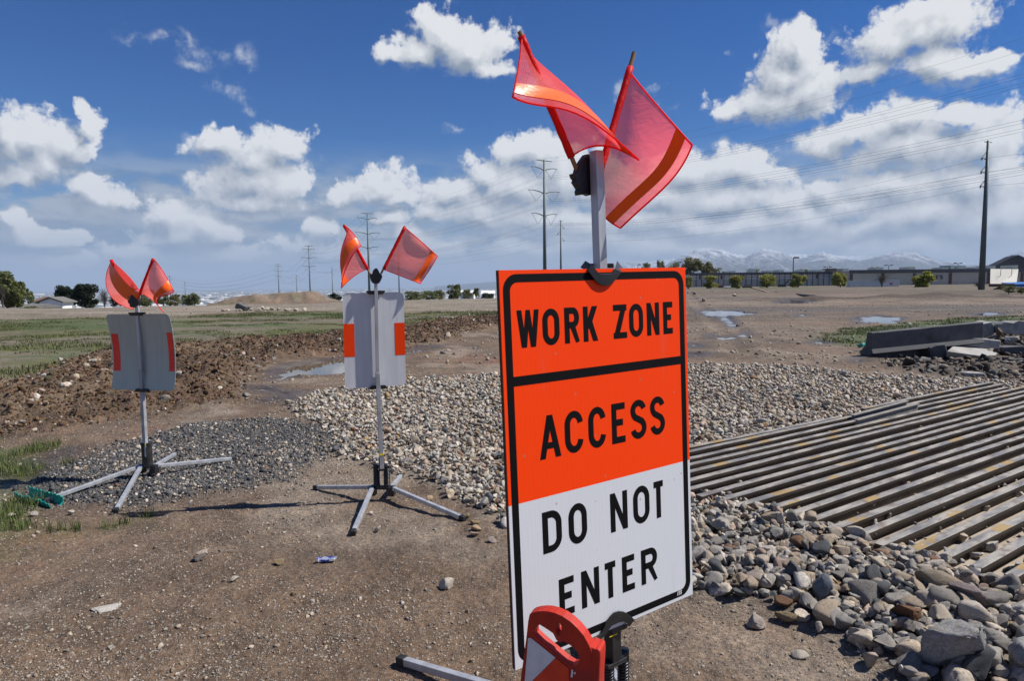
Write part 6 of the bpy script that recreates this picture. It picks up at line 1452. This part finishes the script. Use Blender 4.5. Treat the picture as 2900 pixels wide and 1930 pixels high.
# lamp posts
for f, x, y0_, Yq, dbl, lb in ((c6, 1487, 172, 235, 0, 'tall black lamp post before the grey fence'), (c6, 90, 230, 380, 0, 'lamp post head above the top right corner of the big sign'), (c6, 1900, 285, 400, 1, 'short twin lamp post behind the dark rooftop box'), (c7, 365, 322, 400, 1, 'twin lamp post over the roof behind the bare tree'), (c7, 551, 290, 400, 1, 'twin lamp post over the roof right of the bare tree'), (c7, 1476, 262, 400, 1, 'twin lamp post over the roof left of the slim steel pole'),
                               (lambda x, y: (x, y), 1806, 750, 400, 0, 'lamp post head over the top edge of the big sign')):
    lp = thing('lamp_post', lb, 'lamp post', 'lamp posts of the store car park'); p = P_(f, x, y0_, Yq); k = MB(); k.tube([(p[0], Yq, min(gz(p[0], Yq), -.2) - .5), tuple(p)], [.20, .13], 8); k.build('pole', m_dark, lp)
    for s in ((-1, 1) if dbl else (.6,)):
        k = MB(); k.tube([tuple(p), tuple(p + np.array([s * 1.2, 0, .05]))], .09, 6); k.box(p + np.array([s * 1.7, 0, .0]), (.75 if not dbl else .6, 0, 0), (0, .45, 0), (0, 0, .24)); k.build('lamp_head', m_dark, lp)
# white box trailer
tr = thing('box_trailer', 'long white box trailer parked before the store', 'trailer'); m_tr = pbr('trailer_white', (.52, .53, .56), (.58, .59, .61), .5, .45); m_roofw = pbr('trailer_roof', (.8, .8, .8), rough=.5); m_redp = pbr('red_print', (.30, .03, .03), rough=.5)
Yt = 215.0; a, c = P_(c7, 38, 500, Yt), P_(c7, 690, 500, Yt); zt_ = a[2]; k = MB(); k.box(((a[0] + c[0]) / 2, Yt + 1.3, zt_ - 1.35), ((c[0] - a[0]) / 2, 0, 0), (0, 1.3, 0), (0, 0, 1.35)); k.build('body', m_tr, tr, bevel=.04)
k = MB(); k.box(((a[0] + c[0]) / 2, Yt + 1.3, zt_ + .06), ((c[0] - a[0]) / 2 + .05, 0, 0), (0, 1.33, 0), (0, 0, .055)); k.build('roof', m_roofw, tr)
k = MB(); k.box((c[0] + .06, Yt + 1.3, zt_ - 1.35), (.05, 0, 0), (0, 1.28, 0), (0, 0, 1.3)); k.build('rear_door', m_roofw, tr)
for xx in (c[0] - 1.6, c[0] - 2.9, a[0] + 3):
    k = MB(); k.tube([(xx, Yt - .02, zt_ - 3.0), (xx, Yt + .35, zt_ - 3.0)], .5, 16); k.build('wheel', m_rubber, tr)
p = P_(c7, 583, 538, Yt - .02); k = MB(); k.quad((p[0] - .45, Yt - .01, p[2] - .28), (p[0] + .45, Yt - .01, p[2] - .28), (p[0] + .45, Yt - .01, p[2] + .28), (p[0] - .45, Yt - .01, p[2] + .28)); k.build('red_emblem', m_redp, tr)
# skip, vehicles and stacked goods by the store
m_blue = pbr('blue_paint', (.02, .12, .36), (.03, .15, .42), 1.5, .5)
a, c = P_(c7, 1520, 580, 200), P_(c7, 1642, 640, 200); k = MB(); k.prism([(a[0], 200, a[2]), (c[0], 200, a[2]), (c[0] - .15, 200, c[2] - .4), (a[0] + .15, 200, c[2] - .4)], (0, 2, 0)); sk = k.build('skip', m_blue, label='blue metal skip before the right part of the store', cat='skip', bevel=.05)
for xx in np.linspace(a[0] + .4, c[0] - .4, 5): k = MB(); k.box((xx, 199.95, (a[2] + c[2] - .4) / 2), (.06, 0, 0), (0, .04, 0), (0, 0, (a[2] - c[2] + .4) / 2 - .05)); k.build('rib', m_blue, sk)
def vehicle(x0, y0_, x1, y1_, Yq, mat, lb, f=c6):
    a, c = P_(f, x0, y0_, Yq), P_(f, x1, y1_, Yq); v = thing('parked_car', lb, 'car', 'cars parked by the grey fence'); L = c[0] - a[0]; Hh = a[2] - c[2]; xm, zb_ = (a[0] + c[0]) / 2, c[2]
    k = MB(); k.box((xm, Yq + .9, zb_ + Hh * .42), (L / 2, 0, 0), (0, .9, 0), (0, 0, Hh * .24)); k.build('body', mat, v, bevel=.12)
    k = MB(); k.prism([(xm - L * .36, Yq + .12, zb_ + Hh * .66), (xm + L * .38, Yq + .12, zb_ + Hh * .66), (xm + L * .24, Yq + .2, zb_ + Hh), (xm - L * .2, Yq + .2, zb_ + Hh)], (0, 1.5, 0)); k.build('cabin', m_dkunit, v, bevel=.05)
    for s in (-.3, .3): k = MB(); k.tube([(xm + L * s, Yq - .02, zb_ + Hh * .2), (xm + L * s, Yq + .25, zb_ + Hh * .2)], Hh * .22, 14); k.build('wheel', m_rubber, v)
vehicle(655, 505, 742, 551, 225, m_roofw, 'white car left of the dense willow bush'); vehicle(885, 498, 990, 556, 225, m_dkunit, 'dark car right of the dense willow bush')
vehicle(195, 528, 240, 550, 225, m_roofw, 'white car just right of the big sign')
m_pallet = pbr('stacked_goods', (.10, .06, .045), (.16, .10, .07), 3, .8)
for i, (x0, y0_, x1, y1_, lb) in enumerate([(570, 496, 652, 548, 'brown stack of goods between two willow bushes'), (1315, 486, 1398, 533, 'dark machine with a raised arm left of the tall lamp post')]):
    a, c = P_(c6, x0, y0_, 240), P_(c6, x1, y1_, 240); k = MB(); h_ = (a[2] - c[2]) / 3
    for j in range(3): k.box(((a[0] + c[0]) / 2 + .1 * (j % 2), 241, c[2] - .3 + h_ * (j + .55)), ((c[0] - a[0]) / 2 - .1 * j, 0, 0), (0, 1, 0), (0, 0, h_ * .47))
    if i: k.bar(((a[0] + c[0]) / 2 + 1, 241, a[2] - .4), ((a[0] + c[0]) / 2 + 2.6, 241, a[2] + 1.3), .35)
    k.build('goods_stack' if not i else 'loader', m_pallet if not i else m_dkunit, label=lb, cat='stack' if not i else 'machine', bevel=.03)
k = MB(); a, c = P_(c7, 2000, 522, 112), P_(c7, 2235, 560, 112); k.box(((a[0] + c[0]) / 2, 113, (a[2] + c[2]) / 2 - .2), ((c[0] - a[0]) / 2, 0, 0), (0, 1, 0), (0, 0, (a[2] - c[2]) / 2)); k.bar((a[0] - .9, 112.6, c[2] - 1.2), (a[0] + 1.5, 112.6, c[2] - .2), .5); k.build('timber_stack', m_pallet, label='stack of old timbers behind shrubs at the right edge', cat='timber', bevel=.04)
k = MB(); a = P_(c7, 2230, 540, 118); k.prism([P_(c7, 2210, 545, 118), P_(c7, 2500, 535, 118), P_(c7, 2500, 585, 118), P_(c7, 2240, 580, 118)], (0, 3, .3)); k.build('tarpaulin', m_blue, label='blue tarpaulin at the right edge behind shrubs', cat='tarpaulin')
# beam and plank lying on the site
m_plank = pbr('old_plank', (.19, .13, .09), (.12, .085, .06), 2, .85, bump=.3)
a, c = G(*c6(1280, 600), .15), G(*c6(1730, 655), .1); k = MB(); a[2] = gz(a[0], a[1]) + .1; c[2] = gz(c[0], c[1]) + .1; k.bar(a, c, .4, .3); k.build('timber_beam', m_dark, label='long dark beam lying on the dirt before the store', cat='beam')
a, c = G(*c6(1190, 605), .1), G(*c6(1110, 545), .9); k = MB(); a[2] = gz(a[0], a[1]) + .1; c = a + np.array([-1.6, 3, .75]); k.bar(a, c, .7, .12); k.build('plank', m_plank, label='brown board leaning on a small spoil heap', cat='board')
for n_, (x0, y0_, x1, y1_) in enumerate([(258, 608, 318, 650), (360, 680, 432, 720), (448, 728, 488, 752), (740, 625, 805, 660), (492, 566, 520, 592), (188, 590, 232, 622), (2050, 668, 2090, 690)]):
    g_ = G(*c6((x0 + x1) / 2, y1_)); g_[2] = gz(g_[0], g_[1]); w = (x1 - x0) / 4.28 / 1900 * g_[1]; h = (y1_ - y0_) / 4.28 / 1900 * g_[1]
    add_rock(LIBR[n_], rock_material((.34, .30, .25), 'site_stone'), (g_[0], g_[1], g_[2] + h * .35), (w / 2, w / 2.5, h * .55), n_, (0, .1), ('pair of brown stones beside the wheel ruts', 'dark topped rubble stone right of the wheel ruts', 'small pale stone nearest the puddle', 'pale stone cluster right of the ruts', 'whitish stone far beyond the puddle', 'pale stone by the right edge of the big sign', 'small stone on the dark far gravel')[n_])

# ================================================================ houses on the left
m_hw = pbr('house_white', (.80, .82, .84), (.84, .85, .86), .8, .7); m_hroof = pbr('house_shingle', (.12, .115, .11), (.16, .15, .14), 2, .9); m_hbrown = pbr('brown_shingle', (.13, .085, .06), (.17, .11, .08), 2, .9); m_vinyl2 = pbr('vinyl_fence', (.78, .79, .80), rough=.5)
def house(f, xl, xr, ye, yr, yb, Y, D, roof, wall, lb, gable, xa=None):
    h_ = thing('house', lb, 'house', 'houses beyond the field'); a, c = P_(f, xl, ye, Y), P_(f, xr, ye, Y); zb_ = min(P_(f, xl, yb, Y)[2], gz(a[0], Y)) - .5; ze = a[2]; zr = P_(f, (xl + xr) / 2, yr, Y)[2]; x0, x1 = a[0], c[0]; xm = P_(f, xa or (xl + xr) / 2, yr, Y)[0]
    k = MB()
    if gable:
        k.prism([(x0, Y, zb_), (x1, Y, zb_), (x1, Y, ze), (xm, Y, zr), (x0, Y, ze)], (0, D, 0)); k.build('wall', wall, h_); k = MB()
        for (p, q_) in (((x0 - .5, ze - .25), (xm, zr + .05)), ((x1 + .5, ze - .25), (xm, zr + .05))): k.prism([(p[0], Y - .5, p[1]), (q_[0], Y - .5, q_[1]), (q_[0], Y - .5, q_[1] + .28), (p[0], Y - .5, p[1] + .28)], (0, D + 1, 0))
        k.build('roof', roof, h_); k = MB(); k.quad(*[(xm + dx, Y - .03, ze + dz) for dx, dz in ((-.5, -1.6), (.5, -1.6), (.5, -.5), (-.5, -.5))]); k.build('window', m_dark, h_)
    else:
        k.box(((x0 + x1) / 2, Y + D / 2, (zb_ + ze) / 2), ((x1 - x0) / 2, 0, 0), (0, D / 2, 0), (0, 0, (ze - zb_) / 2)); k.build('wall', wall, h_); k = MB(); k.prism([(x0 - .4, Y - .5, ze), (x0 - .4, Y + D / 2, zr), (x0 - .4, Y + D + .5, ze)], (x1 - x0 + .8, 0, 0)); k.build('roof', roof, h_)
        for t in (.3, .65): k = MB(); k.quad(*[(x0 + (x1 - x0) * t + dx, Y - .03, ze + dz) for dx, dz in ((-.6, -1.5), (.6, -1.5), (.6, -.5), (-.6, -.5))]); k.build('window', m_dark, h_)
    return h_
house(c3, 292, 460, 303, 277, 352, 135, 3.5, m_hroof, m_hw, 'white house with its gable end turned to the field', True, 372)
house(c3, 242, 400, 298, 264, 330, 172, 9, m_hbrown, m_hw, 'brown roofed house behind the white gabled house', False)
house(c3, -60, 220, 352, 322, 372, 125, 9, m_hroof, m_hw, 'low grey roofed house at the left edge', False)
k = MB(); p, q_ = P_(c3, 245, 345, 140), P_(c3, 300, 345, 140); k.box(((p[0] + q_[0]) / 2, 140, p[2] - .2), ((q_[0] - p[0]) / 2, 0, 0), (0, .05, 0), (0, 0, 1.0)); k.build('vinyl_fence', m_vinyl2, label='white vinyl fence left of the white house', cat='fence')
k = MB(); p, q_ = P_(c3, 478, 350, 138), P_(c3, 570, 350, 138); k.box(((p[0] + q_[0]) / 2, 138, p[2] - .4), ((q_[0] - p[0]) / 2, 0, 0), (0, .05, 0), (0, 0, 1.0)); k.build('vinyl_fence', m_vinyl2, label='white vinyl fence right of the white house', cat='fence')
tree(*boxc(c3, 135, 333, 300, 368), 118, 'mid', 'clipped green hedge before the grey roofed house', 'hedge', 900, 1, 120, 'hedge', .02)
house(k4, 1893, 2015, 470, 450, 495, 330, 14, m_roofw, m_hw, 'first white roofed shed right of the tall pair of trees', False); house(k4, 2085, 2195, 478, 452, 490, 320, 14, m_roofw, m_hw, 'second white roofed shed next to the big sign', False)

# ================================================================ city in the valley, mountains, air
n = 5200; az = np.radians(RNG.uniform(-46, 16, n)); r = 5200 + 24000 * RNG.random(n) ** 1.25; x, y = r * np.sin(az), r * np.cos(az); cl = fbm(x * .0006, y * .0006, 3, 301); k_ = cl > -.10; x, y, r = x[k_], y[k_], r[k_]; n = len(x)
z = ground_z(x, y); w = RNG.lognormal(3.4, .75, n).clip(9, 170); d = w * RNG.uniform(.4, 1.2, n); h = RNG.uniform(4, 11, n) + (RNG.random(n) < .03) * RNG.uniform(8, 30, n); a = RNG.uniform(0, .3, n)
sg = np.array([(-1, -1), (1, -1), (1, 1), (-1, 1)]); ca, sa = np.cos(a), np.sin(a)
cx_ = x[:, None] + (sg[:, 0] * w[:, None] * ca[:, None] - sg[:, 1] * d[:, None] * sa[:, None]); cy_ = y[:, None] + (sg[:, 0] * w[:, None] * sa[:, None] + sg[:, 1] * d[:, None] * ca[:, None])
V = np.concatenate([np.stack([cx_, cy_, np.repeat(z[:, None] - 3, 4, 1)], 2), np.stack([cx_, cy_, np.repeat((z + h)[:, None], 4, 1)], 2)], 1).reshape(-1, 3); o = np.arange(n)[:, None] * 8
Fq = np.concatenate([o + [4, 5, 6, 7], o + [0, 1, 5, 4], o + [1, 2, 6, 5], o + [2, 3, 7, 6], o + [3, 0, 4, 7]]); base = RNG.random((n, 1)); c = np.where(base < .5, np.array([.62, .62, .62]), np.where(base < .75, np.array([.30, .30, .31]), np.array([.20, .16, .13]))) * RNG.uniform(.7, 1.15, (n, 1))
m_city, T, b = new_mat('city_walls'); at_ = T.n.new('ShaderNodeAttribute'); at_.attribute_name = 'Col'; T.l.new(at_.outputs['Color'], b.inputs['Base Color']); b.inputs['Roughness'].default_value = .7
link('distant_city', fast_mesh('distant_city', V, Fq, np.repeat(c, 8, 0)), m_city, kind='stuff', label='pale roofs of the city spread over the valley')
def mountains(sky, Yd, name, depth, seed, rough_):
    xs = np.linspace(sky[0][0], sky[-1][0], 620); ys = np.interp(xs, [p[0] for p in sky], [p[1] for p in sky]); nv = 90
    ridge = np.array([atY(a_, b_, Yd) for a_, b_ in zip(xs, ys)]); V = np.zeros((nv + 26, len(xs), 3)); zf = -160.0
    for j in range(nv + 26):
        t = j / (nv - 1); Yj = Yd - depth * (1 - t); px = ridge[:, 0] * (Yj / Yd) * 1.0; f = np.clip(t, 0, 1); hgt = (ridge[:, 2] - zf)
        g1 = fbm(px * .0009, np.full(len(xs), Yj) * .0005, 4, seed); rg = 1 - np.abs(fbm(px * .0016 + g1, np.full(len(xs), Yj) * .0006, 5, seed + 7)) * 3.0; rg2 = 1 - np.abs(fbm(px * .005, np.full(len(xs), Yj) * .0022, 4, seed + 17)) * 2.6
        prof = f ** 1.25 if t <= 1 else 1 - ((t - 1) * 2.4)
        zz = zf + hgt * prof + hgt * (rg - .55) * rough_ * f * (1 - f ** 6) + hgt * (rg2 - .5) * .10 * f
        V[j, :, 0] = px; V[j, :, 1] = Yj; V[j, :, 2] = np.where(zz < zf, zf, zz)
    h_, w_ = V.shape[:2]; idx = np.arange(h_ * w_).reshape(h_, w_); Fq = np.stack([idx[:-1, :-1], idx[:-1, 1:], idx[1:, 1:], idx[1:, :-1]], -1).reshape(-1, 4)
    return link(name, fast_mesh(name, V.reshape(-1, 3), Fq), m_mtn, kind='structure', smooth=True)
m_mtn, T, b = new_mat('snowy_mountain'); pos = T.n.new('ShaderNodeNewGeometry').outputs['Position']; sp = T.n.new('ShaderNodeSeparateXYZ'); T.l.new(pos, sp.inputs[0])
n1 = T.noise(pos, .0011, 8, .68); n2 = T.noise(T.vec('MULTIPLY', pos, (1, .35, .5)), .0038, 7, .7); hh = T.math('MULTIPLY_ADD', sp.outputs[2], .00062, T.math('ADD', T.math('MULTIPLY', n1, 1.0), T.math('MULTIPLY', n2, .75)))
T.l.new(T.mix(T.mapr(hh, 1.14, 1.56), T.mix(n2, (.055, .065, .075), (.12, .115, .10)), (.66, .68, .72)), b.inputs['Base Color']); b.inputs['Roughness'].default_value = .9; b.inputs['Specular IOR Level'].default_value = .1
bp = T.n.new('ShaderNodeBump'); bp.inputs['Strength'].default_value = 1.0; bp.inputs['Distance'].default_value = 260; T.l.new(T.noise(pos, .0022, 9, .7), bp.inputs['Height']); T.l.new(bp.outputs[0], b.inputs['Normal'])
mountains([(1230, 812), (1300, 806), (1380, 800), (1480, 792), (1560, 778), (1640, 765), (1740, 748), (1860, 742), (1960, 728), (2060, 722), (2160, 724), (2300, 722), (2420, 728), (2550, 726), (2680, 742), (2760, 748), (2850, 740), (2950, 730), (3200, 720), (3500, 740)], 30000, 'far_mountains', 7000, 311, .10)
mountains([(1640, 808), (1700, 796), (1760, 790), (1850, 775), (1905, 742), (1950, 716), (1985, 708), (2010, 706), (2045, 712), (2075, 722), (2108, 731), (2140, 716), (2166, 707), (2205, 712), (2238, 726), (2262, 732), (2300, 724), (2335, 716), (2360, 726), (2400, 738), (2440, 738), (2480, 728), (2520, 719), (2556, 715), (2590, 717), (2625, 730), (2680, 745), (2740, 755), (2800, 752), (2840, 733), (2900, 711), (2980, 700), (3100, 715), (3300, 730), (3500, 760)], 21000, 'mountains', 6500, 321, .16)
hz, T, b = new_mat('air'); hz.node_tree.nodes.remove(b); pv = T.n.new('ShaderNodeVolumePrincipled'); pv.inputs['Color'].default_value = (.62, .78, 1.0, 1); pv.inputs['Density'].default_value = HAZE; pv.inputs['Anisotropy'].default_value = 0.0
T.l.new(pv.outputs[0], T.n['Material Output'].inputs['Volume'])
k = MB(); k.box((0, 0, 550), (64000, 0, 0), (0, 64000, 0), (0, 0, 790)); k.build('haze', hz, kind='stuff')
